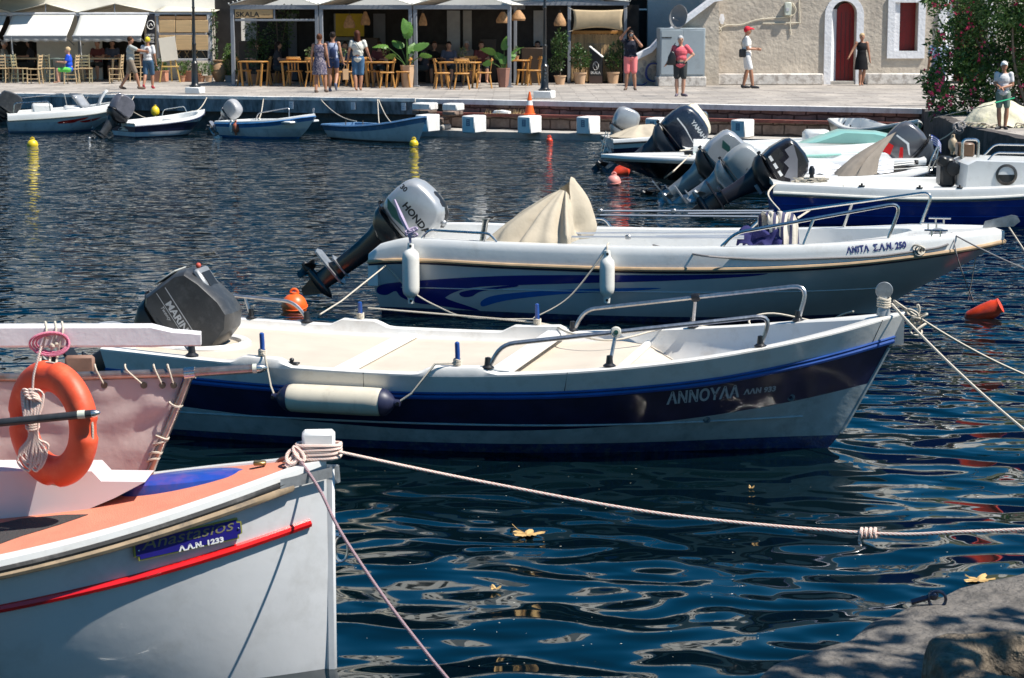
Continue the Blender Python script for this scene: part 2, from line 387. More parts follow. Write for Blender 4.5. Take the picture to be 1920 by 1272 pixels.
SLABF = mat('stained_whitewash', (.30, .31, .33), .85, var=.2, vs=3, bump=.01, bs=8, dirt=(.05, .055, .06), ds=3.2, damt=.85, dz=.25, dlo=.42, dhi=.6)
ROCKSHADE = mat('dark_rock_shade', (.07, .06, .055), .8, var=.5, vs=4, bump=.05, bs=5)  # dark rock tone, also used for a hull band of painted shadow
CONC = mat('concrete_ledge', (.40, .37, .33), .85, var=.2, vs=2.5, bump=.006, bs=20, dirt=(.12, .11, .1), ds=3, damt=.5)
LEDGE = mat('red_painted_ledge', (.20, .055, .04), .7, var=.3, vs=5, bump=.006, bs=15, dirt=(.3, .2, .16), ds=5, damt=.5)
STUCCO = mat('beige_stucco', (.50, .435, .355), .95, var=.14, vs=1.3, bump=.028, bs=8, dirt=(.36, .31, .26), ds=1.6, damt=.7, dlo=.45, dhi=.65)
STUCCO2 = mat('pale_stucco', (.56, .55, .53), .95, var=.06, vs=2, bump=.01, bs=12, dirt=(.4, .38, .36), ds=1, damt=.4)
TRIM = mat('white_lime_trim', (.72, .72, .74), .9, var=.06, vs=3, bump=.014, bs=11, dirt=(.5, .48, .46), ds=4, damt=.3)
BENCHM = mat('peeling_limewash', (.62, .58, .53), .95, var=.1, vs=3, bump=.01, bs=12, dirt=(.24, .2, .17), ds=4.5, damt=.75, dlo=.48, dhi=.62)
DOORR = mat('dark_red_door', (.20, .004, .004), .45, var=.25, vs=3, aniso=(6, 6, .6), bump=.002, bs=8)
GREYF = mat('grey_painted_frame', (.22, .235, .26), .5, var=.08, vs=6)
FABW = mat('off_white_awning', (.66, .65, .60), .85, var=.05, vs=1.2, bump=.004, bs=4, trans=.12)
BAMB = mat('bamboo_blind', (.52, .33, .16), .75, var=.2, vs=3, aniso=(.4, 1, 14), bump=.004, bs=16)
BAMBV = mat('bamboo_screen', (.55, .36, .18), .75, var=.3, vs=5, aniso=(14, 14, .4), bump=.006, bs=10)
WOOD = mat('honey_pine', (.48, .23, .055), .5, var=.25, vs=4, aniso=(2, 2, .5))
WOOD2 = mat('olive_grey_wood', (.30, .26, .15), .6, var=.2, vs=5)
WOOD3 = mat('pale_wood', (.50, .36, .20), .6, var=.2, vs=5)
TERR = mat('terracotta', (.42, .20, .11), .85, var=.15, vs=5, dirt=(.55, .4, .3), ds=6, damt=.4, bump=.003, bs=20)
TERRP = mat('pale_terracotta', (.55, .36, .22), .85, var=.12, vs=5, dirt=(.6, .5, .38), ds=5, damt=.3)
DARKI = mat('dim_interior', (.035, .032, .03), .8, var=.3)  # near-black colour stands in for shade inside pavilions and openings
LAMPG = mat('lamp_post_black', (.015, .016, .017), .35, var=.3, coat=.2)
def foliage(name, c, tr=.25, var=.45): return mat(name, c, .45, var=var, vs=3.5, trans=tr, rv=.2)
LEAFD = foliage('dark_leaf', (.035, .075, .02)); LEAFM = foliage('mid_leaf', (.07, .14, .03)); LEAFL = foliage('bright_leaf', (.13, .24, .04)); LEAFB = foliage('banana_leaf', (.12, .26, .05), .3, .3)
PINK = mat('pink_petal', (.75, .05, .16), .6, var=.3, vs=9, trans=.2)
BARK = mat('bark', (.12, .09, .07), .95, var=.4, vs=9, bump=.01, bs=30)
# ================================================================== QUAY
ZQ = .85
qA = P(0, 176, ZQ); qB = P(778, 186, ZQ); qC = P(1735, 205, ZQ); qD = P(1800, 236, ZQ); qE = P(1960, 268, ZQ)
qA2 = qA+(qA-qB)*2; qF = Vector((18, 30, ZQ)); qG = Vector((60, 22, ZQ))
def slab(name, poly, z0, z1, m, kind='structure', parent=None):
    b = MB(); b.prism([(p[0], p[1]) for p in poly], z0, z1); o = b.build(name, m, parent, smooth=False); 
    if kind: tag(o, kind=kind)
    return o
def offs(a, b, d):                      # both ends of a-b pushed d towards the water
    t = (b-a).normalized(); n = Vector((t.y, -t.x, 0)); return a+n*d, b+n*d
slab('quay', [offs(qA2, qA, -.2)[0], offs(qA, qB, -.2)[0], offs(qA, qB, -.2)[1], offs(qB, qC, -.2)[1], qD+Vector((.1, .2, 0)), qE+Vector((.1, .2, 0)), qF, qG, Vector((60, 120, 0)), Vector((-80, 120, 0))], -1.5, ZQ-.02, ROCKSHADE)
slab('promenade', [offs(qA2, qA, -.3)[0], offs(qA, qB, -.3)[0], offs(qA, qB, -.3)[1], offs(qB, qC, -.3)[1], offs(qC, qD, -.2)[1], offs(qD, qE, -.3)[1], qF+Vector((.3, .3, 0)), qG+Vector((0, .3, 0)), Vector((59.9, 119.9, 0)), Vector((-79.9, 119.9, 0))], ZQ-.018, ZQ, PAVE)
def strip(name, a, b, d0, d1, z0, z1, m, d1b=None, kind='structure', seg=1, jit=0.0, label=None, cat=None):
    """a long prism between d0 (inner) and d1 (outer) off the line a-b; d1b is the outer offset at the bottom"""
    mb = MB(); t = (b-a).normalized(); n = Vector((t.y, -t.x, 0)); L = (b-a).length; k = max(1, int(L/seg)) if seg else 1
    d1b = d1 if d1b is None else d1b; rows = []
    for i in range(k+1):
        p = a+t*(L*i/k); j = random.uniform(-jit, jit); j2 = random.uniform(-jit, jit)
        rows.append([p+n*d0+Vector((0, 0, z0)), p+n*(d1b+j)+Vector((0, 0, z0)), p+n*(d1+j)+Vector((0, 0, z1+j2*.6)), p+n*d0+Vector((0, 0, z1+j2*.2))])
    mb.v = [tuple(Vector((q.x, q.y, q.z-ZQ)) ) for r in rows for q in r]
    for i in range(k):
        for c in range(4): mb.f.append((i*4+c, (i+1)*4+c, (i+1)*4+(c+1) % 4, i*4+(c+1) % 4))
    mb.f += [(0, 1, 2, 3), (k*4+3, k*4+2, k*4+1, k*4)]; mb.m = [0]*len(mb.f)
    o = mb.build(name, m, smooth=False)
    if kind: tag(o, kind=kind)
    if label: tag(o, label, cat)
    return o
q0 = Vector((0, 0, 0))
strip('quay_edge', qA2, qB, -.3, .0, ZQ-.07, ZQ+.012, COPE, jit=.012, seg=.8)
strip('quay_face', qA2, qB, -.1, -.01, ZQ-.40, ZQ-.072, SLABF, d1b=-.055, seg=1.2, jit=.006)
strip('quay_edge', qB+(qC-qB)*.004, qC, -.3, .06, ZQ-.11, ZQ+.012, COPE, jit=.010, seg=.7)
strip('quay_wall', qB+(qC-qB)*.08, qC, -.1, .0, -.4, ZQ-.112, STONE, seg=.5, jit=.02)
strip('quay_ledge', qB+(qC-qB)*.05, qC, .0, .35, .47, .54, LEDGE, jit=.012, seg=.6)
strip('quay_wall', qB+(qC-qB)*.06, qC, .0, .28, -.4, .468, STONE, seg=.5, jit=.02)
strip('landing', qB+(qC-qB)*.015, qC+(qC-qB)*.05, .26, 1.35, -.6, .15, CONC, seg=.7, jit=.02)
strip('quay_wall', qC, qD, -.2, .06, -.5, ZQ+.01, ROCKSHADE, seg=.4, jit=.05); strip('quay_wall', qD, qE, -.2, .06, -.5, ZQ+.01, ROCKSHADE, seg=.4, jit=.05)
strip('quay_wall', qE, qF, -.2, .06, -.5, ZQ+.01, ROCKSHADE, seg=.4, jit=.05)
# whitewashed stones and steps where the two walls meet
for i, (x, y, w, h, mt) in enumerate([(797, 200, 38, 14, COPE), (850, 201, 30, 14, COPE), (796, 209, 36, 8, STONE), (849, 212, 28, 9, STONE), (822, 226, 34, 12, STONE), (818, 238, 46, 10, CONC)]):
    c = Q(x, y, 53.9-.0045*(x-780)-.05*(i // 2)); s = ppm(53.6)
    b = MB(); b.box(c, (w/s, .5, h/s), b=.03, rz=R(-22)); o = b.build('quay_stone', mt)
    tag(o, ['whitewashed block at the left lip of the step recess', 'whitewashed block at the right lip of the step recess', 'bare reddish stone under the left whitewashed block', 'bare reddish stone under the right whitewashed block', 'dark rough step in the recess of the quay wall', 'flat pale step at the foot of the recess'][i], 'stone')
def cube_block(px, py, label, sz=(.36, .62, .42), rz=-27):
    p = P(px, py, .15); r = empty('mooring_block', p, R(rz), label, 'concrete block', 'whitewashed mooring blocks on the landing')
    b = MB(); b.box((0, 0, sz[2]/2), sz, b=.025); b.build('block', WHITEP, r)
    b = MB(); b.box((0, -sz[1]/2-.004, sz[2]*.62), (.10, .006, .17)); b.build('number_plate', mat('plate_blue_grey', (.2, .24, .3), .6), r)
    for dz in (-.045, 0, .045):
        b = MB(); b.box((0, -sz[1]/2-.009, sz[2]*.62+dz), (.05, .003, .012)); b.build('plate_mark', mat('plate_mark_white', (.6, .62, .65), .6), r)
    return r
for px, py, lb in ((802, 247, 'whitewashed block behind the bow of the blue rowing boat'), (889, 249, 'whitewashed mooring block, first one right of the blue rowing boat'), (993, 250, 'whitewashed mooring block just below the traffic cone'), (1103, 251, 'whitewashed mooring block by the silver outboard and ladder'), (1232, 254, 'whitewashed mooring block behind the navy outboard cowl'), (1392, 258, 'whitewashed mooring block behind the pale green boat'), (1590, 262, 'whitewashed mooring block under the green rowing boat')):
    cube_block(px, py, lb)
# small number plates painted on the left quay face
tq = (qB-qA).normalized(); angq = atan2(tq.y, tq.x)
for i, px in enumerate((452, 556, 668, 758)):
    p = P(px, 190, ZQ-.25); t = qA+(qB-qA)*((px)/778.0); e = empty('berth_plate', (t.x, t.y-.02, ZQ-.2), angq, ['berth number plate above the bow of the light blue trimmed boat', 'berth number plate left of the ropes to the blue rowing boat', 'berth number plate between the two rope ties of the blue rowing boat', 'berth number plate near the right end of the stained quay face'][i], 'plate')
    b = MB(); b.box((0, -.004, 0), (.12, .008, .19)); b.build('plate', mat('plate_white', (.55, .58, .62), .6), e)
    for dz in (-.05, 0, .05): b = MB(); b.box((0, -.011, dz), (.06, .004, .014)); b.build('plate_mark', mat('plate_blue_grey', (.2, .24, .3), .6), e)
# ================================================================== BUILDINGS
class Pl:
    """a vertical plane; local x runs along it, y goes back, z up"""
    def __init__(s, o, rz): s.o = Vector((o[0], o[1], 0)); s.rz = rz; s.t = Vector((cos(rz), sin(rz), 0)); s.n = Vector((-sin(rz), cos(rz), 0))
    def uv(s, px, py, d=0.0):
        r = ray(px, py); c = Vector((0, 0, H)); k = ((s.o+s.n*d)-c).dot(s.n)/r.dot(s.n); p = c+r*k
        return (p-s.o).dot(s.t), p.z
    def root(s, name, *a, **k): return empty(name, s.o, s.rz, *a, **k)
def wall_holes(outer, holes, m, depth=.3, name='wall', parent=None, back=False):
    """front face at y=0 with openings; each opening gets its reveals"""
    from mathutils.geometry import tessellate_polygon
    loops = [[Vector((x, 0, z)) for x, z in outer]]+[[Vector((x, 0, z)) for x, z in h] for h in holes]
    flat = [p for l in loops for p in l]; tris = tessellate_polygon([[Vector((p.x, p.z, 0)) for p in l] for l in loops])
    b = MB(); b.add(flat, [tuple(t) for t in tris])
    b.add([p+Vector((0, depth, 0)) for p in flat], [tuple(t) for t in tris]) 
    for l in loops:
        n = len(l); b.add([*l, *[p+Vector((0, depth, 0)) for p in l]], [(i, (i+1) % n, n+(i+1) % n, n+i) for i in range(n)])
    return b.build(name, m, parent, smooth=False, fix=False)
def arch(x0, x1, z0, z1, n=14):
    r = (x1-x0)/2; c = (x0+x1)/2
    return [(x0, z0)]+[(c-r*cos(pi*i/n), z1-r+r*sin(pi*i/n)) for i in range(n+1)]+[(x1, z0)]
CW = Pl(P(1340, 159, ZQ), R(4))
church = CW.root('stucco_house', 'beige stucco house with a red arched door and white limewashed surrounds', 'house')
def cz(py): return CW.uv(1600, py)[1]
def cx(px): return CW.uv(px, 80)[0]
dx0, dx1 = cx(1558), cx(1605); dz1 = cz(2); wx0, wx1, wz0, wz1 = cx(1676), cx(1720), cz(96), cz(5)
d2 = (cx(1771), cx(1852), cz(-8))
xr = cx(2300)
wall_holes([(0, ZQ), (dx0, ZQ), *arch(dx0, dx1, ZQ+.08, dz1)[0:], (dx1, ZQ), (d2[0], ZQ), *arch(d2[0], d2[1], ZQ+.08, d2[2]), (d2[1], ZQ), (xr, ZQ), (xr, 6.8), (0, 6.8)],
           [[(wx0, wz0), (wx1, wz0), (wx1, wz1), (wx0, wz1)]], STUCCO, .45, 'wall', church)
b = MB(); b.box((xr/2, 3.5, 6.86), (xr+.3, 7.6, .12), b=.02); b.build('roof', TRIM, church)
b = MB(); b.box((xr/2, 3.9, 3.8), (xr-.1, 6.6, 5.95)); b.build('back_block', STUCCO2, church)
def surround(outer, inner, name, parent, m=TRIM, d=.07):
    n = len(outer); b = MB(); vs = [(x, -d, z) for x, z in outer]+[(x, -d, z) for x, z in inner]+[(x, .001, z) for x, z in outer]+[(x, .03, z) for x, z in inner]
    fs = []
    for i in range(n-1 if name != 'window_surround' else n):
        j = (i+1) % n; fs += [(i, j, n+j, n+i), (i, 2*n+i, 2*n+j, j), (n+i, n+j, 3*n+j, 3*n+i)]
    b.add(vs, fs); return b.build(name, m, parent, smooth=False)
surround(arch(cx(1545), cx(1618), ZQ, cz(-9)), arch(dx0, dx1, ZQ, dz1), 'door_surround', church)
surround(arch(cx(1757), cx(1866), ZQ, cz(-22)), arch(d2[0], d2[1], ZQ, d2[2]), 'door_surround', church)
surround([(cx(1663), cz(110)), (cx(1733), cz(110)), (cx(1733), cz(-6)), (cx(1663), cz(-6))], [(wx0, wz0), (wx1, wz0), (wx1, wz1), (wx0, wz1)], 'window_surround', church)
def red_door(x0, x1, zt, px0):
    ax = x0+(x1-x0)*.30
    b = MB(); ps = arch(ax, x1+.02, ZQ+.1, zt-.06); b.prism([(x, z) for x, z in ps], 0, .05, M=Matrix.Translation((0, .34, 0)) @ Matrix.Rotation(pi/2, 4, 'X')); d = b.build('door', DOORR, church, smooth=False)
    for k in range(1, 4):
        xx = ax+(x1-ax)*k/4; q = MB(); q.box((xx, .287, (ZQ+zt)/2-.1), (.012, .008, zt-ZQ-.5)); q.build('door_board_joint', BLK, d)
    b = MB(); b.ball((ax+.09, .27, ZQ+1.0), .022); b.build('door_knob', BLK, d)
    b = MB(); b.sheet(lambda u, v: (x0+.005+(ax-x0)*v, .02+.30*v, ZQ+.1+(zt-ZQ-.35)*u), 6, 3); b.build('splayed_jamb', TRIM, church)
red_door(dx0, dx1, dz1, 0); red_door(d2[0], d2[1], d2[2], 0)
b = MB(); b.box(((dx0+dx1)/2, .2, ZQ+.05), (dx1-dx0-.01, .5, .1), b=.01); b.build('door_step', CONC, church)
b = MB(); b.box(((wx0+wx1)/2+.1, .33, (wz0+wz1)/2), (wx1-wx0-.2, .04, wz1-wz0)); s_ = b.build('window_shutter', DOORR, church, smooth=False)
for k in range(9):
    q = MB(); q.box(((wx0+wx1)/2+.1, .305, wz0+.08+k*.16), (wx1-wx0-.3, .012, .05)); q.build('shutter_slat', DOORR, s_)
b = MB(); b.box((wx0+.09, .2, (wz0+wz1)/2), (.16, .38, wz1-wz0-.004)); b.build('window_jamb', TRIM, church)
def bench(x0, x1, label):
    b = MB(); n = int((x1-x0)*4)
    for i in range(1): b.box(((x0+x1)/2, -.22, ZQ+.17), (x1-x0, .42, .34), b=.03)
    o = b.build('masonry_bench', BENCHM); o.location = CW.o; o.rotation_euler.z = CW.rz; tag(o, label, 'bench', 'limewashed benches along the stucco wall')
bench(cx(1330), cx(1540), 'peeling limewashed masonry bench left of the red arched door'); bench(cx(1622), cx(1745), 'peeling limewashed masonry bench right of the red arched door')
# meter box and cables
mbx = CW.root('meter_box', 'pale meter box with looping cables high on the stucco wall', 'meter box')
x0, z0 = CW.uv(1476, 17)
b = MB(); b.box((x0, -.09, z0), (.20, .16, .40), b=.02); b.build('casing', mat('pale_box_green', (.55, .58, .5), .5), mbx)
b = MB(); b.box((x0-.02, -.18, z0-.02), (.09, .012, .10), b=.003); b.build('meter_window', mat('pale_grey_plastic', (.5, .5, .52), .3), mbx)
CABL = mat('cream_cable', (.62, .56, .44), .7)
for pts in ([(1485, 5), (1492, 18), (1484, 30), (1450, 34), (1420, 37), (1390, 46), (1360, 48), (1345, 60), (1340, 66)], [(1483, 26), (1481, 45), (1483, 65)], [(1498, 0), (1499, 38), (1494, 43), (1430, 44)], [(1345, 50), (1343, 62), (1352, 58), (1344, 45)]):
    b = MB(); b.tube(crom([(CW.uv(x, y)[0], -.03, CW.uv(x, y)[1]) for x, y in pts], 5), .018, n=6); b.build('cable', CABL, mbx)
x0, z0 = CW.uv(1353, 36); b = MB(); b.lathe([(0, 0), (.09, .02), (.11, .05), (0, .06)], (0, 0, 0), 6, M=Matrix.Translation((x0, 0, z0)) @ Matrix.Rotation(pi/2, 4, 'X') @ Matrix.Diagonal((.8, 1.6, 1, 1))); o = b.build('wall_disc', TRIM); o.location = CW.o; o.rotation_euler.z = CW.rz; tag(o, 'small white oval plate on the stucco wall beside the stair slope', 'plate')
# stair wall with slope, cabinet, hose
SW = Pl(P(1337, 159.6, ZQ), R(4)); st = SW.root('stair_wall', 'sloping stair parapet of stucco over rough stone beside the grey cabinet', 'wall')
def U(*pp): return [SW.uv(*p) for p in pp]
pts = U((1178, 160), (1193, 104), (1218, 92), (1238, 70), (1262, 52), (1334, -2), (1345, -5), (1345, 160))
pts[0] = (pts[0][0], ZQ); pts[-1] = (pts[-1][0], ZQ)
b = MB(); b.prism(pts, -.06, .5, M=Matrix.Rotation(pi/2, 4, 'X') @ Matrix.Translation((0, 0, -.2))); b.build('wall', STUCCO, st, smooth=False)
cp = [(SW.uv(*p)[0], -.2, SW.uv(*p)[1]+.03) for p in ((1190, 104), (1218, 90), (1238, 68), (1262, 50), (1334, -4), (1350, -7))]
b = MB(); b.sheet(lambda u, v: (Vector(cp[min(int(u*5+.001), 5)])+Vector((0, -.34+.66*v, .0))), 5, 1); b.sheet(lambda u, v: (Vector(cp[min(int(u*5+.001), 5)])+Vector((0, -.34, -.16*v))), 5, 1); b.build('coping', TRIM, st, smooth=False)
b = MB()
for i in range(26):
    u = random.random(); x, z = SW.uv(1192+44*u, 152-random.random()*(30+30*u)); b.ball((x, -.26, z), (random.uniform(.09, .17), .07, random.uniform(.07, .13)), n=7)
b.build('rough_stone', mat('grey_rubble', (.33, .30, .27), .95, var=.3, vs=5, bump=.02, bs=12), st)
CB = Pl(P(1237, 162.5, ZQ), R(4)); cb = CB.root('utility_cabinet', 'large grey metal cabinet with double doors on a pale concrete plinth', 'cabinet')
cw = CB.uv(1322, 100)[0]; zt = CB.uv(1280, 53)[1]; zb = CB.uv(1280, 144)[1]
CABM = mat('grey_cabinet_paint', (.30, .35, .38), .5, var=.08, vs=2, dirt=(.2, .2, .2), ds=5, damt=.3)
b = MB(); b.box((cw/2, .42, (zt+zb)/2), (cw, .84, zt-zb), b=.012); b.build('body', CABM, cb)
for k in (0, 1):
    b = MB(); b.box((cw*(.26+.48*k), -.014, (zt+zb)/2), (cw*.47, .022, zt-zb-.12), b=.006); d = b.build('cabinet_door', CABM, cb)
    b = MB(); b.box((cw*(.47+.06*k), -.035, (zt+zb)/2), (.03, .02, .14), b=.004); b.build('handle', GALV, d)
b = MB(); b.box((cw*.14, -.03, zt-.28), (cw*.22, .012, .03)); b.build('vent_slot', BLK, cb)
b = MB(); b.box((cw/2, .42, (zb+ZQ)/2), (cw+.08, .95, zb-ZQ-.004), b=.02); b.build('plinth', BENCHM, cb)
b = MB(); hc = SW.uv(1221, 138)
hp = []
for k in range(60): a = k*2*pi/12; hp.append((hc[0]+.24*cos(a)*(1+.1*sin(k)), -.5-.05*sin(k*1.7), hc[1]+.27*sin(a)+.05))
b.tube(crom(hp, 3), .022, n=6, m=0); b.tube(crom([(hc[0]-.2, -.5, ZQ+.1), (hc[0]-.35, -.6, ZQ+.025), (hc[0]-.65, -.55, ZQ+.022)], 5), .02, n=6)
o = b.build('garden_hose', mat('blue_hose', (.01, .03, .16), .4)); o.location = SW.o; o.rotation_euler.z = SW.rz; tag(o, 'coiled dark blue hose leaning on the rough stone by the cabinet', 'hose')
# house behind, with the dark doorway and a satellite dish
HB = Pl(P(1150, 152, ZQ), 0); hb = HB.root('rear_house', 'grey beige house wall with a tall dark doorway behind the stair slope', 'house')
ax0, ax1 = HB.uv(1174, 80)[0], HB.uv(1214, 80)[0]; zt2 = HB.uv(1190, -22)[1]
wall_holes([(-.3, ZQ), (ax0, ZQ), *arch(ax0, ax1, ZQ+.02, zt2), (ax1, ZQ), (HB.uv(1420, 80)[0], ZQ), (HB.uv(1420, 80)[0], 7.5), (-.3, 7.5)], [], STUCCO2, .4, 'wall', hb)
b = MB(); b.box(((ax0+ax1)/2, .5, 2.6), (ax1-ax0+.4, .1, 3.9)); b.build('door', DARKI, hb, smooth=False)
b = MB(); z_ = HB.uv(1190, 18)[1]; b.box(((ax0+ax1)/2, .1, z_), (ax1-ax0-.02, .06, .05)); b.build('transom_bar', WHITEP, hb)
b = MB(); b.box((2, 3.4, 7.55), (6, 6.6, .1)); b.build('roof', TRIM, hb)
dsh = empty('satellite_dish', Q(1272, 32, 62.6), 0, 'grey satellite dish on the wall above the stair slope', 'satellite dish')
b = MB(); b.lathe([(0, .1), (.12, .085), (.22, .05), (.29, 0), (.285, -.012), (.2, .04), (.1, .07), (0, .085)], n=24, ax=(.5, .85, -.25), M=Matrix.Diagonal((1, 1, 1.25, 1))); b.build('dish', mat('dish_grey', (.2, .2, .2), .6), dsh)
b = MB(); b.tube([(0, 0, -.1), (-.16, -.3, -.05)], .012, n=5); b.ball((-.17, -.31, -.04), .03); b.build('feed_arm', GALV, dsh)
b = MB(); b.tube([(.02, .1, 0), (.05, .75, -.1)], .02, n=5); b.build('bracket', GALV, dsh)
# the long building behind the cafes
HW = Pl((0, 72.5), R(7)); hw = HW.root('waterfront_building', 'long pale building standing behind the cafe canopies', 'building')
UPW = mat('cream_facade', (.78, .75, .68), .9, var=.06, vs=1, dirt=(.5, .46, .4), ds=1, damt=.4)
hl = []; 
for a, c, zt_ in ((-17.2, -15.7, 3.0), (-13.6, -12.2, 3.0), (-8.7, -7.2, 3.1), (-4.9, -3.7, 3.1), (-1.0, .4, 3.1), (1.2, 2.1, 3.0)): hl.append((a, c, zt_))
outer = [(-34, ZQ)]
for a, c, z in hl: outer += [(a, ZQ), (a, z), (c, z), (c, ZQ)]
outer += [(3.2, ZQ), (3.2, 8.6), (-34, 8.6)]
wins = [[(x, 4.6), (x+1.0, 4.6), (x+1.0, 6.2), (x, 6.2)] for x in (-31, -27.6, -24.2, -20.8, -17.4, -14, -10.6, -7.2, -3.8, -.6)]
wins += [[(a, 1.8), (c, 1.8), (c, 2.95), (a, 2.95)] for a, c in ((-11.2, -10.2), (-6.4, -5.4), (-2.9, -1.9))]
wall_holes(outer, wins, UPW, .35, 'wall', hw)
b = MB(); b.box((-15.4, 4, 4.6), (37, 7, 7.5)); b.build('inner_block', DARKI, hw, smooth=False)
b = MB(); b.box((-15.4, 3.7, 8.68), (38, 8.2, .16), b=.03); b.build('roof', TRIM, hw)
for w in wins[:10]:
    b = MB(); b.box((w[0][0]+.5, .15, 5.4), (.96, .05, 1.56)); f = b.build('window_shutter', mat('blue_shutter', (.03, .12, .35), .5), hw, smooth=False)
b = MB(); b.box((-19.3, -1.0, 3.62), (8, 2.0, .18), b=.02); bal = b.build('balcony', mat('grey_balcony', (.35, .36, .38), .7), hw)
b = MB()
for k in range(40): b.tube([(-23.2+k*.2, -1.95, 3.72), (-23.2+k*.2, -1.95, 4.5)], .012, n=4)
b.tube([(-23.25, -1.95, 4.52), (-15.3, -1.95, 4.52)], .03, n=6); b.box((-19.3, -1.99, 3.62), (8.02, .04, .16)); b.build('railing', mat('blue_shutter', (.03, .12, .35), .5), bal)
# unseen houses added up the slope to supply pale reflections in the harbour
for i_, (x, y, w, h_, rz, lb) in enumerate(((-33, 92, 11, 15, 20, 'lowest of the added unseen houses, cream, far up the slope at the left'), (-20.5, 96, 12, 21, 20, 'tall added cream house, unseen on the slope behind the left cafe'), (-7, 98, 13, 25, 18, 'tallest added pale house, unseen on the slope behind the restaurant'), (5.5, 92, 9, 22, 20, 'narrow added pale house, unseen on the slope behind the stair'), (19, 100, 9, 18, 24, 'added pale house, unseen among scrub on the right slope'))):
    r = empty('reflection_house', (x, y, ZQ), R(rz), lb, 'house'); b = MB(); b.box((0, w*.4, h_/2), (w, w*.8, h_)); b.build('wall', UPW, r, smooth=False); b = MB(); b.box((0, w*.4, h_+.1), (w+.4, w*.8+.4, .25)); b.build('roof', TRIM, r, smooth=False)
    for fz in range(1, int(h_/3)+1):
        for k in range(int(w/2.4)):
            b = MB(); b.box((-w/2+1.5+k*2.4, -.03, fz*3-1.4), (1.0, .08, 1.5)); b.build('window', DARKI, r, smooth=False)
# wooded slope far behind the roofs, only met by reflections
b = MB(); hs = [(-60, 4), (-35, 6), (-12, 7), (0, 9), (8, 14), (18, 20), (30, 24), (70, 28)]
b.sheet(lambda u, v: (-60+130*u, 92+44*v, .8+(ip(-60+130*u, hs))*(sin(v*pi/2))+noise.noise(Vector((u*30, v*14, 0)))*1.6*v), 70, 16)
tag(b.build('hillside', mat('hill_scrub', (.07, .085, .04), .95, var=.6, vs=.35, bump=.3, bs=1.3, dirt=(.25, .2, .14), ds=.25, damt=.7)), kind='structure')
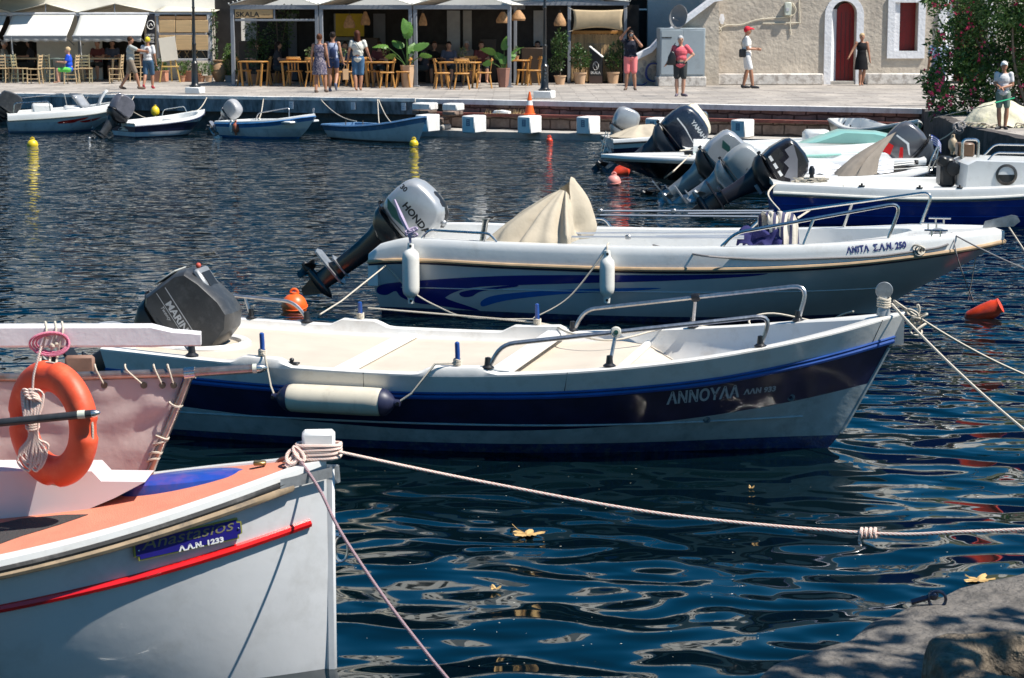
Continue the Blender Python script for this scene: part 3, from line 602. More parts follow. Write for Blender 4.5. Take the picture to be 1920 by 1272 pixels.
# ================================================================== BOAT BUILDER
class Boat:
    """x runs from the transom (0) to the bow, y to port, z up from the water"""
    def __init__(s, name, label, stern, zst, tip, ztip, b0, sheer, keel, plan, pw, stem, rake=0.0, cat='boat', group=None, L=None, head=None, D=None):
        if head is None:
            c = P(*stern, zst) if not isinstance(stern, Vector) else stern; t = P(*tip, ztip) if not isinstance(tip, Vector) else tip
            d = Vector((t.x-c.x, t.y-c.y)); D_ = d.length; s.L = sqrt(D_*D_-b0*b0); s.h = atan2(d.y, d.x)-atan2(b0, s.L)
            s.pos = Vector((t.x-s.L*cos(s.h), t.y-s.L*sin(s.h), 0))
        else:
            t = P(*tip, ztip); s.L = L; s.h = head; s.pos = Vector((t.x-L*cos(head), t.y-L*sin(head), 0))
        s.sheer = sheer; s.keel = keel; s.plan = plan; s.pw = pw; s.stem = stem; s.rake = rake
        s.root = empty(name, s.pos, s.h, label, cat, group)
    def hp(s, t, q, side):
        b = ip(t, s.plan); zs = ip(t, s.sheer); zk = ip(t, s.keel); p = ip(t, s.pw)
        z = zk+(zs-zk)*q; y = b*(max(q, 0)**p) if q > 0 else 0
        x0 = s.rake*(1-q); xb = s.L-ip(q, s.stem)
        return Vector((x0+(xb-x0)*t, side*y, z))
    def inv(s, p):
        p = Vector(p)-s.pos; c, n = cos(-s.h), sin(-s.h); return Vector((p.x*c-p.y*n, p.x*n+p.y*c, p.z))
    def l(s, px, py, z): return s.inv(P(px, py, z))
    def world(s, p): c, n = cos(s.h), sin(s.h); return Vector((p.x*c-p.y*n, p.x*n+p.y*c, p.z))+s.pos
    def hull(s, bands, mats, nt=36, name='hull'):
        """bands: [(q_top(t) or float, material index, rows)] from keel up"""
        mb = MB(); f = lambda v, t: v(t) if callable(v) else v; low = 0.0; rows = []
        ts = [1-(1-i/nt)**1.25 for i in range(nt+1)]
        for top, m, k in bands:
            for j in range(k): rows.append((lambda t, a=low, c=top, u=j/k: f(a, t)+(f(c, t)-f(a, t))*u, m))
            low = top
        rows.append((lambda t, a=low: f(a, t), None)); n = len(rows)
        for side in (-1, 1):
            vs = [s.hp(t, r[0](t), side) for t in ts for r in rows]; base = len(mb.v); mb.v += [tuple(v) for v in vs]
            for i in range(nt):
                for j in range(n-1):
                    a = base+i*n+j; q = (a, a+n, a+n+1, a+1); mb.f.append(q if side < 0 else q[::-1]); mb.m.append(rows[j][1])
        N = (nt+1)*n
        for j in range(n-1): mb.f.append((j+1, N+j+1, N+j, j)); mb.m.append(rows[j][1])
        return mb.build(name, mats, s.root, ang=50, fix=False)
    def deck(s, w, cap, df, ta=.8, t1=.93, tc=.0, t0=0.0, bump=None, mats=None, lip=.0, t_s=0.0, nt=60, floor=True, names=('gunwale', 'cockpit_floor'), inw=.03, split=None):
        """gunwale cap, inner walls and floor"""
        def yi(t):
            b = max(ip(t, s.plan)-w, 0)
            if t > ta: b *= max(0, 1-((t-ta)/(t1-ta))**2.2)**.5 if t < t1 else 0
            if t < tc: b *= max(0, 1-((tc-t)/(tc-t0))**2.4)**.5 if t > t0 else 0
            return b
        f = lambda v, t: v(t) if callable(v) else v
        mb = MB(); fl = MB(); cols = []
        ts = sorted(set([i/nt for i in range(nt+1)]+[t1-.002, t1+.002]+([t0-.002, t0+.002] if tc > t0 else []))); ts = [t for t in ts if 0 <= t <= 1]
        for t in ts:
            c = []
            for sd in (-1, 1):
                e = s.hp(t, 1, sd); k = f(cap, t)+(bump(t, sd) if bump else 0); y = yi(t); d = f(df, t)
                ey = abs(e.y)+lip; top = e.z+k
                yo = max(ey-.015, 0)
                def ylim(yy, z, t=t, e=e):
                    q = max(.02, min(1, (z-ip(t, s.keel))/(e.z-ip(t, s.keel)))); x0 = s.rake*(1-q); t2 = min(1, (e.x-x0)/(s.L-ip(q, s.stem)-x0)); q2 = max(.02, min(1, (z-ip(t2, s.keel))/(ip(t2, s.sheer)-ip(t2, s.keel))))
                    return max(min(yy, ip(t2, s.plan)*q2**ip(t2, s.pw)-.035), 0)
                tb = e.z+f(cap, t)
                zk_ = ip(t, s.keel); yb = ylim(y-inw, tb-d)
                r = [(e.x, sd*ey, e.z), (e.x, sd*ey, e.z+k*.6), (e.x, sd*max(ey-.012, 0), e.z+k*.9), (e.x, sd*max(ey-.03, y), top), (e.x, sd*min(y+.015, max(ey-.03, y)), top), (e.x, sd*y, top-.008), (e.x, sd*ylim(y-inw*.3, tb-.02-d*.3), tb-.02-d*.3), (e.x, sd*ylim(y-inw*.7, tb-d*.65), tb-.01-d*.65), (e.x, sd*yb if y > 0 else 0, tb-d if y > 0 else tb-.012)]
                c.append(r)
            cols.append(c)
        K = 9
        for sd in (0, 1):
            base = len(mb.v); mb.v += [q for c in cols for q in c[sd]]
            for i in range(len(ts)-1):
                for j in range(K-1):
                    a = base+i*K+j; q = (a, a+K, a+K+1, a+1); mb.f.append(q if sd == 0 else q[::-1]); mb.m.append(0)
        if floor:
            for i, c in enumerate(cols):
                a = c[0][8]; bb = c[1][8]
                fl.v += [(a[0], a[1]+(bb[1]-a[1])*u, a[2]) for u in (0, .5, 1)]
            for i in range(len(ts)-1):
                for j in (0, 1): a = i*3+j; fl.f.append((a, a+3, a+4, a+1)); fl.m.append(1 if split and ts[i] >= split else 0)
        g = mb.build(names[0], mats[0], s.root, ang=35, fix=False)
        o = fl.build(names[1], list(mats[1:]), s.root, fix=False) if floor else None
        s.top = lambda t, sd, inset=.06: Vector((s.hp(t, 1, sd).x, sd*max(abs(s.hp(t, 1, sd).y)-inset, 0), s.hp(t, 1, sd).z+f(cap, t)+(bump(t, sd) if bump else 0)))
        s.yi = yi
        # transom top and stem filler
        return g, o
    def transom_cap(s, cap, w, m, cut=None, name='transom_cap'):
        mb = MB(); a = s.hp(0, 1, -1); y = abs(a.y); f = lambda v, t: v(t) if callable(v) else v
        pr = [(-y, 1), (-y*.62, 1), (-y*.40, 0 if cut else 1), (y*.40, 0 if cut else 1), (y*.62, 1), (y, 1)]
        vs = []
        for yy, hh in pr:
            z = a.z+(f(cap, 0) if hh else -(cut or 0)); vs += [(a.x-.005, yy, a.z-.25), (a.x-.005, yy, z), (a.x+w, yy, z), (a.x+w, yy, a.z-.25)]
        fs = [(i*4+c, (i+1)*4+c, (i+1)*4+(c+1) % 4, i*4+(c+1) % 4) for i in range(5) for c in range(4)]+[(0, 1, 2, 3), (23, 22, 21, 20)]
        mb.add(vs, fs); return mb.build(name, m, s.root, smooth=False)
    def strake(s, q, r, m, name='rub_rail', t0=0.0, t1=1.0, out=.005, sides=(-1, 1), sz=1.0, dz=0.0, wrap_bow=True, n=50):
        mb = MB(); f = lambda v, t: v(t) if callable(v) else v; res = []
        if len(sides) == 2 and wrap_bow:
            seq = [(t0+(t1-t0)*i/n, -1) for i in range(n+1)]+[(t0+(t1-t0)*i/n, 1) for i in range(n, -1, -1)]
        pts = []
        def pt(t, sd):
            p = s.hp(t, f(q, t), sd); p.y += sd*out*(1 if t < .97 else (1-t)/.03); p.z += dz
            if t > .985: p.x += out*.6
            return p
        if len(sides) == 2 and wrap_bow: pts = [pt(t, sd) for t, sd in seq]; mb.tube(pts, r, n=8)
        else:
            for sd in sides: mb.tube([pt(t0+(t1-t0)*i/n, sd) for i in range(n+1)], r, n=8)
        return mb.build(name, m, s.root)
    def pipe(s, pts, r, m, name='rail', fr=.08, parent=None, n=8):
        b = MB(); b.tube(fillet(pts, fr), r, n=n); return b.build(name, m, parent or s.root)
def foot(p, m=BLK, parent=None, k=1.0, name='rail_foot'):
    b = MB(); b.lathe([(.045*k, 0), (.045*k, .008*k), (.026*k, .022*k), (.02*k, .075*k), (0, .08*k)], p, 10, M=None); return b.build(name, m, parent)
# ================================================================== OUTBOARD MOTOR
def outboard(label, pivot_world, heading, tilt, k, cowl, cmat, lmat, text=None, tmat=None, style='round', num=None, steer=0.0, prop=None, group='tilted outboard motors', extra=None, leg_len=1.0):
    """origin at the clamp; +x towards the bow, so the cowl leans forward when tilted up"""
    root = empty('outboard_motor', pivot_world, 0, label, 'outboard motor', group)
    root.rotation_euler = (Matrix.Rotation(heading+steer, 3, 'Z') @ Matrix.Rotation(tilt, 3, 'Y')).to_euler()
    S = Matrix.Scale(k, 4)
    C = dict(
        round=[(-.30, .05), (-.335, .16), (-.345, .30), (-.335, .42), (-.30, .50), (-.22, .55), (-.10, .575), (.04, .58), (.15, .565), (.23, .52), (.275, .44), (.295, .32), (.29, .18), (.25, .05), (.10, .0), (-.10, .0), (-.26, .04)],
        boxy=[(-.30, .06), (-.33, .20), (-.32, .44), (-.29, .50), (-.20, .545), (.0, .57), (.13, .555), (.24, .47), (.30, .32), (.31, .17), (.27, .05), (.10, .0), (-.12, .0), (-.26, .02)],
        wedge=[(-.34, .05), (-.36, .36), (-.33, .44), (-.20, .50), (.02, .56), (.14, .56), (.24, .48), (.30, .30), (.30, .10), (.26, .02), (.0, .0), (-.28, .0)])[style]
    hw = {'round': .185, 'boxy': .19, 'wedge': .20}[style]
    b = MB(); b.pillow([(x-.02, z+.16) for x, z in C], hw, rnd={'round': .27, 'boxy': .20, 'wedge': .13}[style], n=11 if style == 'round' else 7, M=S)
    cw_ = b.build('cowl', cmat, root, ang=28 if style != 'round' else 50)
    b = MB(); zc = .16
    ring = [(x*1.02-.02, zc+.045+(.03 if x < 0 else .0)) for x in (-.35, -.2, 0, .2, .29)]
    b.pillow([(-.34, .12), (-.35, .19), (-.1, .175), (.1, .165), (.29, .19), (.28, .11), (.2, .04), (.08, -.04), (-.1, -.06), (-.24, .0)], hw*.93, rnd=.3, n=7, M=S); b.build('lower_cowl', lmat if style == 'round' else BLK, root)
    b = MB(); b.tube([(-.045+.318*math.copysign(abs(cos(a))**.62, cos(a)), hw*.985*math.copysign(abs(sin(a))**.62, sin(a)), .225+.03*cos(a)) for a in [2*pi*i/40 for i in range(40)]], .007, n=5, closed=True, M=S); b.build('seam_band', BLK, cw_)
    b = MB(); b.box((-.365, 0, .20), (.03, .07, .05), b=.006, M=S); b.build('latch', BLK, cw_)
    # midsection and leg, swept to the rear going down
    b = MB(); n = 12
    prof = [(.04, -.20, .11, .075), (.04, -.05, .16, .12), (-.02, .05, .26, .145)]
    def sec(z, cx_, ax, ay, p=2.4):
        o = []
        for i in range(n*2):
            a = 2*pi*i/(n*2); ca, sa = cos(a), sin(a); o.append((cx_+ax*math.copysign(abs(ca)**(2/p), ca), ay*math.copysign(abs(sa)**(2/p), sa), z))
        return o
    LL = leg_len
    secs = [sec(.17, -.03, .27, .145), sec(.05, -.05, .22, .12), (sec(-.10, -.07, .15, .085)), sec(-.30, -.09, .115, .06), sec(-.56*LL, -.11, .10, .048), sec(-.62*LL, -.12, .12, .04)]
    vs = [q for s_ in secs for q in s_]; K = 2*n
    fs = [(i*K+j, i*K+(j+1) % K, (i+1)*K+(j+1) % K, (i+1)*K+j) for i in range(len(secs)-1) for j in range(K)]+[tuple(range(K))[::-1], tuple((len(secs)-1)*K+j for j in range(K))]
    b.add(vs, fs, M=S); b.build('midsection', lmat, root)
    z0 = -.62*LL
    gm = extra.get('gear', lmat) if extra else lmat
    b = MB()
    b.prism([(.05, -.03), (.02, -.075), (-.20, -.10), (-.40, -.095), (-.43, 0), (-.40, .095), (-.20, .10), (.02, .075), (.05, .03)], z0-.008, z0+.012, M=S)
    b.prism([(.02, -.02), (-.02, -.055), (-.22, -.065), (-.27, 0), (-.22, .065), (-.02, .055), (.02, .02)], z0+.09, z0+.105, M=S); b.build('cavitation_plate', extra.get('plate', gm) if extra else gm, root, smooth=False)
    b = MB(); secs = [sec(z0, -.12, .115, .03), sec(z0-.12, -.13, .105, .028), sec(z0-.20, -.135, .11, .045)]
    vs = [q for s_ in secs for q in s_]; fs = [(i*K+j, i*K+(j+1) % K, (i+1)*K+(j+1) % K, (i+1)*K+j) for i in range(2) for j in range(K)]+[tuple(range(K))[::-1], tuple(2*K+j for j in range(K))]
    b.add(vs, fs, M=S)
    b.lathe([(0, -.02), (.02, 0), (.05, .07), (.058, .16), (.055, .27), (.045, .36), (0, .365)], n=14, M=S @ Matrix.Translation((.06, 0, z0-.21)) @ Matrix.Rotation(-pi/2, 4, 'Y'))
    b.prism([(.0, 0), (-.22, 0), (-.20, -.17), (-.13, -.20)], -.009, .009, M=S @ Matrix.Translation((-.01, 0, z0-.245)) @ Matrix.Rotation(pi/2, 4, 'X'))
    b.build('gearcase', gm, root)
    pr = MB(); px0 = -.34; pz = z0-.21
    pr.lathe([(.045, 0), (.043, .06), (.03, .10), (0, .11)], n=12, M=S @ Matrix.Translation((px0+.03, 0, pz)) @ Matrix.Rotation(-pi/2, 4, 'Y'))
    hub = pr.build('propeller', prop or BLK, root)
    for i in range(3):
        a0 = 2*pi*i/3+.3; q = MB()
        def bl(u, v, a0=a0):
            r = .04+.10*u; a = a0+(v-.5)*(.9*sin(pi*(.25+.6*u)))*1.3; return S @ Vector((px0+.01-.05*(v-.5)*2*(1-.3*u), r*cos(a), pz+r*sin(a)))
        q.sheet(bl, 5, 4); q2 = len(q.v); q.sheet(lambda u, v: bl(u, v)+Vector((-.008*k, 0, 0)), 5, 4, flip=True); q.build('blade', prop or BLK, hub)
    # clamp bracket
    b = MB(); 
    for sd in (-1, 1):
        b.box((.10, sd*.09, -.02), (.06, .022, .26), b=.005, M=S @ Matrix.Rotation(-tilt*.9, 4, 'Y')); b.box((.05, sd*.09, -.08), (.15, .02, .05), b=.004, M=S)
    b.tube([(.07, -.13, .0), (.07, .13, .0)], .018, n=8, M=S); b.tube([(-.02, 0, -.30), (.10, 0, -.10)], .022, n=8, M=S)
    b.build('clamp_bracket', extra.get('clamp', BLK) if extra else BLK, root)
    b = MB(); b.tube([(-.02, .02, .12), (.16, .05, .14), (.42, .08, .10), (.52, .08, .09)], [.02, .018, .015, .022], n=8, M=S)
    if not (extra and extra.get('notiller')): b.build('tiller', BLK, root)
    TREES.pop('x', None); cw_.name = 'cowl'
    if text:
        for (t, sz, x, z, w, col, ang, kw) in text:
            ca, sa = cos(ang), sin(ang)
            T = BVHTree.FromPolygons([v.co for v in cw_.data.vertices], [tuple(p.vertices) for p in cw_.data.polygons]); TREES[cw_.name] = T
            lettering(t, sz*k, (x*k, -.4*k, z*k), (ca, 0, sa), (-sa, 0, ca), col, root, target=cw_, off=.0035, width=w*k if w else None, depth=.1, **kw)
    if extra and extra.get('decal'):
        for polys, m, nm in extra['decal']:
            T = BVHTree.FromPolygons([v.co for v in cw_.data.vertices], [tuple(p.vertices) for p in cw_.data.polygons]); TREES[cw_.name] = T
            decal([[(u*k, v*k) for u, v in pl] for pl in polys], (0, -.4*k, 0), (1, 0, 0), (0, 0, 1), m, root, cw_, off=.0025, name=nm, seg=.03, depth=.1)
    return root
def rope(name, pts, r, m, label, group=None, n=6, cat='rope'):
    b = MB(); b.tube(pts, r, n=n); o = b.build(name, m); return tag(o, label, cat, group)
def fender(label, top, L=.52, r=.085, m=VINYL, parent=None, group='white fenders', name='fender', cap=None, ax=(0, 0, -1), sc=1):
    root = empty(name, top, 0, label, 'fender', group)
    prof = [(.0, 0), (.03, .0), (.034, .045), (.036, .06), (r*.6, .075), (r*.88, .10), (r*.98, .135), (r, .17), (r, L-.17), (r*.98, L-.135), (r*.88, L-.10), (r*.6, L-.075), (.036, L-.06), (.034, L-.045), (.03, L), (0, L)]
    b = MB(); b.lathe(prof, n=20, ax=ax); b.build('body', m, root)
    d = Vector(ax).normalized(); x, y = frame(d)
    b = MB()
    for q in (.03, L-.03): b.tube([d*q-x*.0-Vector((0, .036, 0)), d*q+Vector((0, .036, 0))], .014, n=8)
    b.build('eyelet', cap or BLK, root); return root
def buoy(label, px, py, r, m, name='buoy', up=.25, z=None, group='round buoys'):
    p = P(px, py, r*up) if z is None else P(px, py, z)
    root = empty(name, p, 0, label, 'buoy', group)
    b = MB(); b.ball((0, 0, 0), r, n=20); b.build('ball', m, root)
    b = MB(); b.tube([(r*1.003*cos(a), r*1.003*sin(a), 0) for a in [2*pi*i/24 for i in range(24)]], .006, n=5, closed=True, M=Matrix.Rotation(.25, 4, 'X')); b.build('seam', m, root)
    b = MB(); b.tube([(.035*cos(a)*1.2, 0, r*1.0+.045*sin(a)) for a in [pi*i/8 for i in range(9)]], .014, n=6); b.lathe([(.05, -.02), (.045, .01), (0, .012)], (0, 0, r), 10); b.build('lifting_eye', m, root)
    return root
# ================================================================== NAVY BOAT WITH THE WHITE COAMING (middle)
nb = Boat('fishing_boat', 'navy and white fishing boat with cream deck and low bow rails, lettered on the bow', (188, 655), .67, (1696, 586), 1.0, .92,
          sheer=[(0, .66), (.25, .60), (.5, .60), (.75, .72), (.9, .86), (1, .985)], keel=[(0, -.22), (.6, -.28), (.85, -.2), (1, -.05)],
          plan=[(0, .92), (.2, 1.02), (.45, 1.06), (.65, .98), (.8, .74), (.9, .46), (.97, .17), (1, .0)],
          pw=[(0, .30), (.5, .34), (.75, .55), (.9, .75), (1, .8)], stem=[(0, .56), (.1, .47), (.45, .27), (.8, .09), (1, 0)], rake=.12)
zf = lambda s, zt: (lambda t: max(.02, min(.97, ((zt(t) if callable(zt) else zt)-ip(t, s.keel))/(ip(t, s.sheer)-ip(t, s.keel)))))
below = lambda s, d: (lambda t: 1-d(t)/(ip(t, s.sheer)-ip(t, s.keel)) if callable(d) else 1-d/(ip(t, s.sheer)-ip(t, s.keel)))
dR = lambda t: lin(t, [(0, .17), (.5, .15), (.8, .19), (1, .19)])
dN = lambda t: lin(t, [(0, .37), (.5, .42), (.75, .46), (1, .50)])
nh = nb.hull([(zf(nb, lambda t: .05+.05*t), 2, 5), (below(nb, dN), 1, 5), (below(nb, dR), 0, 5), (1.0, 3, 3)], [NAVY, TEALG, ANTIF, W_GEL], nt=44)
pads = [(.235, .045), (.60-.045, .05)]
def nbump(t, sd):
    h = 0
    for c, w in ((.222, .042), (.475, .05)):
        c2 = c+(.02 if sd > 0 else 0); u = abs(t-c2); h = max(h, .05*max(0, min(1, (w-u)/.018)))
    return h
ndf = lambda t: lin(t, [(0, .07), (.62, .075), (.655, .11), (.70, .26), (1, .34)])
nb.deck(.10, .02, ndf, ta=.82, t1=.955, tc=.05, t0=.004, bump=nbump, mats=(W_GEL, CREAM, mat('blue_grey_deck', (.26, .29, .38), .7, var=.1, vs=4)), nt=110, split=.695)  # bow floor gets its bluish shade as a second floor colour
nb.strake(below(nb, dR), .020, BLUE, out=.012)
nb.strake(below(nb, lambda t: dR(t)-.028), .009, BLUE, name='rub_rail_bead', out=.012)
nb.strake(lambda t: zf(nb, .42)(t) if t < .95 else .6, .007, TEALG, name='hull_spray_strip', t0=.35, t1=.72, out=.0, wrap_bow=False) if 0 else None
nb.strake(zf(nb, lambda t: .20+.06*t), .008, TEALG, name='hull_spray_strip', t0=.05, t1=.93, out=.002, wrap_bow=False)
b = MB(); b.tube([nb.hp(1, q, 1)+Vector((.004, 0, 0)) for q in [zf(nb, .12)(1)+(1-zf(nb, .12)(1))*i/10*.72 for i in range(11)]], .014, n=6); b.build('stem_band', TEALG, nb.root)
# floor pieces
def crossbar(B, t, w=.14, h=.035, skew=0, m=W_GEL2, z=None, name='thwart', yy=None):
    y = yy or B.yi(t)-.02; x = B.hp(t, 1, 1).x; zz = (B.top(t, 1).z-ndf(t)) if z is None else z
    b = MB(); b.box((x, 0, zz+h/2), (w, 2*y, h), b=.012); return b.build(name, m, B.root)
crossbar(nb, .315, .15, .04); crossbar(nb, .525, .16, .04)
x = nb.hp(.655, 1, 1).x; b = MB(); b.box((x, 0, nb.top(.655, 1).z-.10), (.05, 2*nb.yi(.655)-.06, .05), b=.012); b.build('cockpit_coaming', W_GEL2, nb.root)
# motor well
b = MB(); zt = nb.top(.05, 1).z-.06; b.lathe([(.37, -.05), (.375, -.01), (.35, .012), (.30, .0), (.28, -.06)], (.42, 0, zt), 32, M=None); b.build('motor_well', W_GEL, nb.root)
b = MB(); b.box((-.04, 0, .40), (.09, .42, .52), b=.01); b.build('motor_pad', mat('old_wood_pad', (.16, .09, .06), .8, var=.3), nb.root)
# pins
for t, sd, ln in ((.222, -1, .17), (.475, -1, .17), (.242, 1, .14), (.495, 1, .17)):
    p = nb.top(t, sd, .055); b = MB(); b.tube([p-Vector((0, 0, .03)), p+Vector((0, 0, ln*.5)), p+Vector((-.003, 0, ln*.95)), p+Vector((-.003, 0, ln))], [.016, .018, .017, .008], n=10); b.build('thole_pin', BLUE, nb.root)
    b = MB()
    for k in range(4): b.tube([p+Vector((.026*cos(a), .026*sin(a), .01+.011*k+.004*sin(3*a))) for a in [2*pi*i/12 for i in range(12)]], .0065, n=5, closed=True)
    b.build('rope_turns', ROPE, nb.root)
# bow rails
def bowrail(sd, ta, tb, tm, ha, hb, r=.0165, cap=True):
    a = nb.top(ta, sd, .05); c = nb.top(tb, sd, .06); d = Vector((.13, 0, ha)); g = MB()
    p2 = c+Vector((.08, 0, hb)); pts = [a, a+Vector((.03, -.0, .05)), a+d, p2, c+Vector((.0, 0, .03)), c]
    pts = [a, a+Vector((.10, 0, ha)), c+Vector((.07, 0, hb)), c]
    o = nb.pipe(pts, r, GALV, 'bow_rail', fr=.13); foot(a, BLK, o); foot(c, BLK, o)
    m = nb.top(tm, sd, .06); u = (m.x-a.x-.1)/(c.x+.07-a.x-.1); q = pts[1].lerp(pts[2], u)
    m2 = m+Vector((-.03, 0, 0)); st_ = nb.pipe([m2, q], .013, GALV, 'rail_post', parent=o); foot(m2, BLK, o)
    return o, q
o1, q1 = bowrail(-1, .513, .835, .665, .17, .22)
b = MB(); b.lathe([(0, -.035), (.032, -.03), (.04, 0), (.032, .03), (0, .035)], q1, 16, ax=(.2, -1, .1)); b.build('rail_knob', mat('cream_plastic', (.6, .57, .48), .4), o1)
b = MB(); b.lathe([(0, .030), (.017, .034), (.016, .04), (0, .041)], q1, 12, ax=(.2, -1, .1)); b.build('knob_centre', mat('dark_green_glass', (.01, .06, .05), .1), o1)
o2, q2 = bowrail(1, .545, .86, .72, .17, .27)
b = MB(); b.lathe([(.03, -.03), (.035, 0), (.03, .03)], q2, 12, ax=(1, 0, .2)); b.build('rail_joint', BLK, o2)
# stern rails (bent tubes each side of the motor)
for sd, tb, hh in ((-1, .125, .11), (1, .165, .16)):
    a = nb.top(.0, sd, .12)+Vector((.02, 0, 0)); c = nb.top(tb, sd, .06)
    if sd < 0: pts = [a+Vector((.10, .22, .10)), a+Vector((-.06, .20, .14)), a+Vector((-.10, -.02, .15)), c+Vector((-.10, 0, .14)), c+Vector((.02, 0, 0))]
    else: pts = [a+Vector((.0, -.22, .14)), a+Vector((.02, .02, .19)), c+Vector((-.10, 0, .16)), c+Vector((.02, 0, 0))]
    o = nb.pipe(pts, .0145, GALV if sd > 0 else GREYF, 'stern_rail', fr=.09); foot(c, BLK, o, 1.1)
    if sd > 0:
        m = nb.top(.085, sd, .06); nb.pipe([m, m+Vector((-.05, 0, .17))], .012, GALV, 'rail_post', parent=o); foot(m, BLK, o)
# bow cleat post
p = nb.top(.985, 1, 1); b = MB(); b.lathe([(.05, -.01), (.045, .03), (.028, .07), (.024, .12)], (p.x-.06, 0, p.z), 12, M=None)
b.lathe([(0, -.009), (.058, -.008), (.062, 0), (.058, .008), (0, .009)], (p.x-.06, 0, p.z+.165), 20, ax=(.15, -1, .0)); b.build('mooring_post', MSILV, nb.root)
b = MB()
for k in range(4): b.tube([(p.x-.06+.042*cos(a), .042*sin(a), p.z+.055+.017*k+.006*sin(2*a)) for a in [2*pi*i/14 for i in range(14)]], .0095, n=6, closed=True)
b.build('rope_turns', ROPE, nb.root)
# seams, small fittings
for t in (.358, .612, .975): b = MB(); a_ = nb.hp(t, 1, -1); b.tube([nb.hp(t, 1, -1)+Vector((0, -.002, .01)), nb.hp(t, below(nb, dR)(t), -1)+Vector((0, -.002, 0))], .0028, n=4); b.build('coaming_seam', BLK, nb.root)
for t in (.262,): p = nb.top(t, -1, .07); b = MB(); b.box(p+Vector((0, 0, .008)), (.09, .045, .014), b=.004); b.box(p+Vector((-.01, 0, .03)), (.03, .03, .03), b=.008); b.build('deck_fitting', BLK, nb.root)
for t, q in ((.285, .36), (.80, .50), (.90, .56)):
    c = nb.hp(t, q, -1); b = MB(); b.lathe([(.028, -.01), (.028, .008), (.016, .01), (.014, -.004), (0, -.004)], c, 14, ax=(0, -1, -.2)); b.build('drain_outlet', mat('drain_grey', (.12, .15, .17), .6), nb.root)
# deck rope lying inside
dr = [nb.l(*q) for q in ((690, 578, .72), (860, 592, .69), (985, 603, .69), (1040, 612, .66), (1070, 625, .68), (1150, 638, .66), (1280, 610, .70), (1400, 626, .62), (1420, 628, .66), (1405, 600, .75), (1450, 588, .78), (1540, 604, .68), (1580, 590, .80), (1600, 584, .90))]
b = MB(); b.tube([Vector(nb.world(q)) for q in crom(dr, 6)], .008, n=6); tag(b.build('loose_rope', ROPE), 'loose cream rope snaking over the foredeck of the navy boat', 'rope')
# lettering
LETW = mat('sign_lettering_pale', (.42, .46, .50), .5, var=.2, vs=30)
def side_text(B, hull, txt, px0, py0, px1, py1, z0, size, m, parent=None, **kw):
    """starts at one pixel, ends at another, both on the near side"""
    a = B.l(px0, py0, z0); c = B.l(px1, py1, z0+.0)
    r0 = Vector((0, 0, 0))
    def hit(px, py):
        o = B.inv(Vector((0, 0, H))); d = B.inv(P(px, py, 0))-o; TR = BVHTree.FromPolygons([v.co for v in hull.data.vertices], [tuple(p.vertices) for p in hull.data.polygons]); h = TR.ray_cast(o, d.normalized())[0]; return h
    A = hit(px0, py0); Cc = hit(px1, py1); X = (Cc-A).normalized(); n = Vector((0, -1, 0)); n = (n-X*n.dot(X)).normalized(); Y = n.cross(X)
    TREES.pop(hull.name, None); return lettering(txt, size, A, X, Y, m, parent or B.root, target=hull, width=(Cc-A).length, off=.004, **kw)
side_text(nb, nh, 'ΑΝΝΟΥΛΑ', 1250, 758, 1386, 744, .5, .125, LETW, bold=.004)
side_text(nb, nh, 'ΛΑΝ 933', 1394, 740, 1454, 733, .5, .055, LETW, bold=.002)
# fender along the hull
fa = nb.hp(.265, .80, -1)+Vector((0, -.115, -.02)); fb = nb.hp(.388, .80, -1)+Vector((0, -.115, -.01))
fr = empty('fender', nb.world(fa), nb.h, 'long cream cylinder fender with navy ends lying against the navy hull', 'fender')
d = fb-fa; L_ = d.length
FCR = mat('cream_fender', (.62, .56, .44), .45, var=.08, vs=6, dirt=(.3, .24, .18), ds=9, damt=.5, dz=.3)
b = MB(); b.lathe([(.092, .0), (.098, .02), (.1, .1), (.1, L_-.1), (.098, L_-.02), (.092, L_)], n=28, ax=d); b.build('body', FCR, fr)
for s0, s1 in ((0, -1), (L_, 1)):
    b = MB(); b.lathe([(.097, 0), (.09, .03), (.06, .065), (.028, .09), (.024, .13), (0, .135)], d.normalized()*s0, 24, ax=d*s1); c_ = b.build('end_cap', mat('navy_rubber', (.015, .018, .05), .45), fr)
    b = MB(); b.tube([d.normalized()*(s0+s1*.12)+Vector((0, .03, 0)), d.normalized()*(s0+s1*.12)-Vector((0, .03, 0))], .013, n=8); b.build('eyelet', BLK, c_)
pl = nb.top(.222, -1, .055); pr_ = nb.top(.475, -1, .055)
for a_, c_, lb in ((pl, fa-d.normalized()*.11, 'short rope from the left blue pin down to the cream fender'), (pr_, fb+d.normalized()*.11, 'short rope from the right blue pin down to the cream fender')):
    e = nb.hp(.25 if a_ is pl else .44, 1, -1)+Vector((0, -.012, .018)); a2 = a_+Vector((0, 0, .02))
    rope('fender_rope', [nb.world(q) for q in (a2, a2.lerp(Vector((a2.x+(c_.x-a2.x)*.35, e.y, a2.z)), 1.0), c_.lerp(a2, .25)+Vector((0, -.02, 0)), c_)], .008, ROPE, lb)
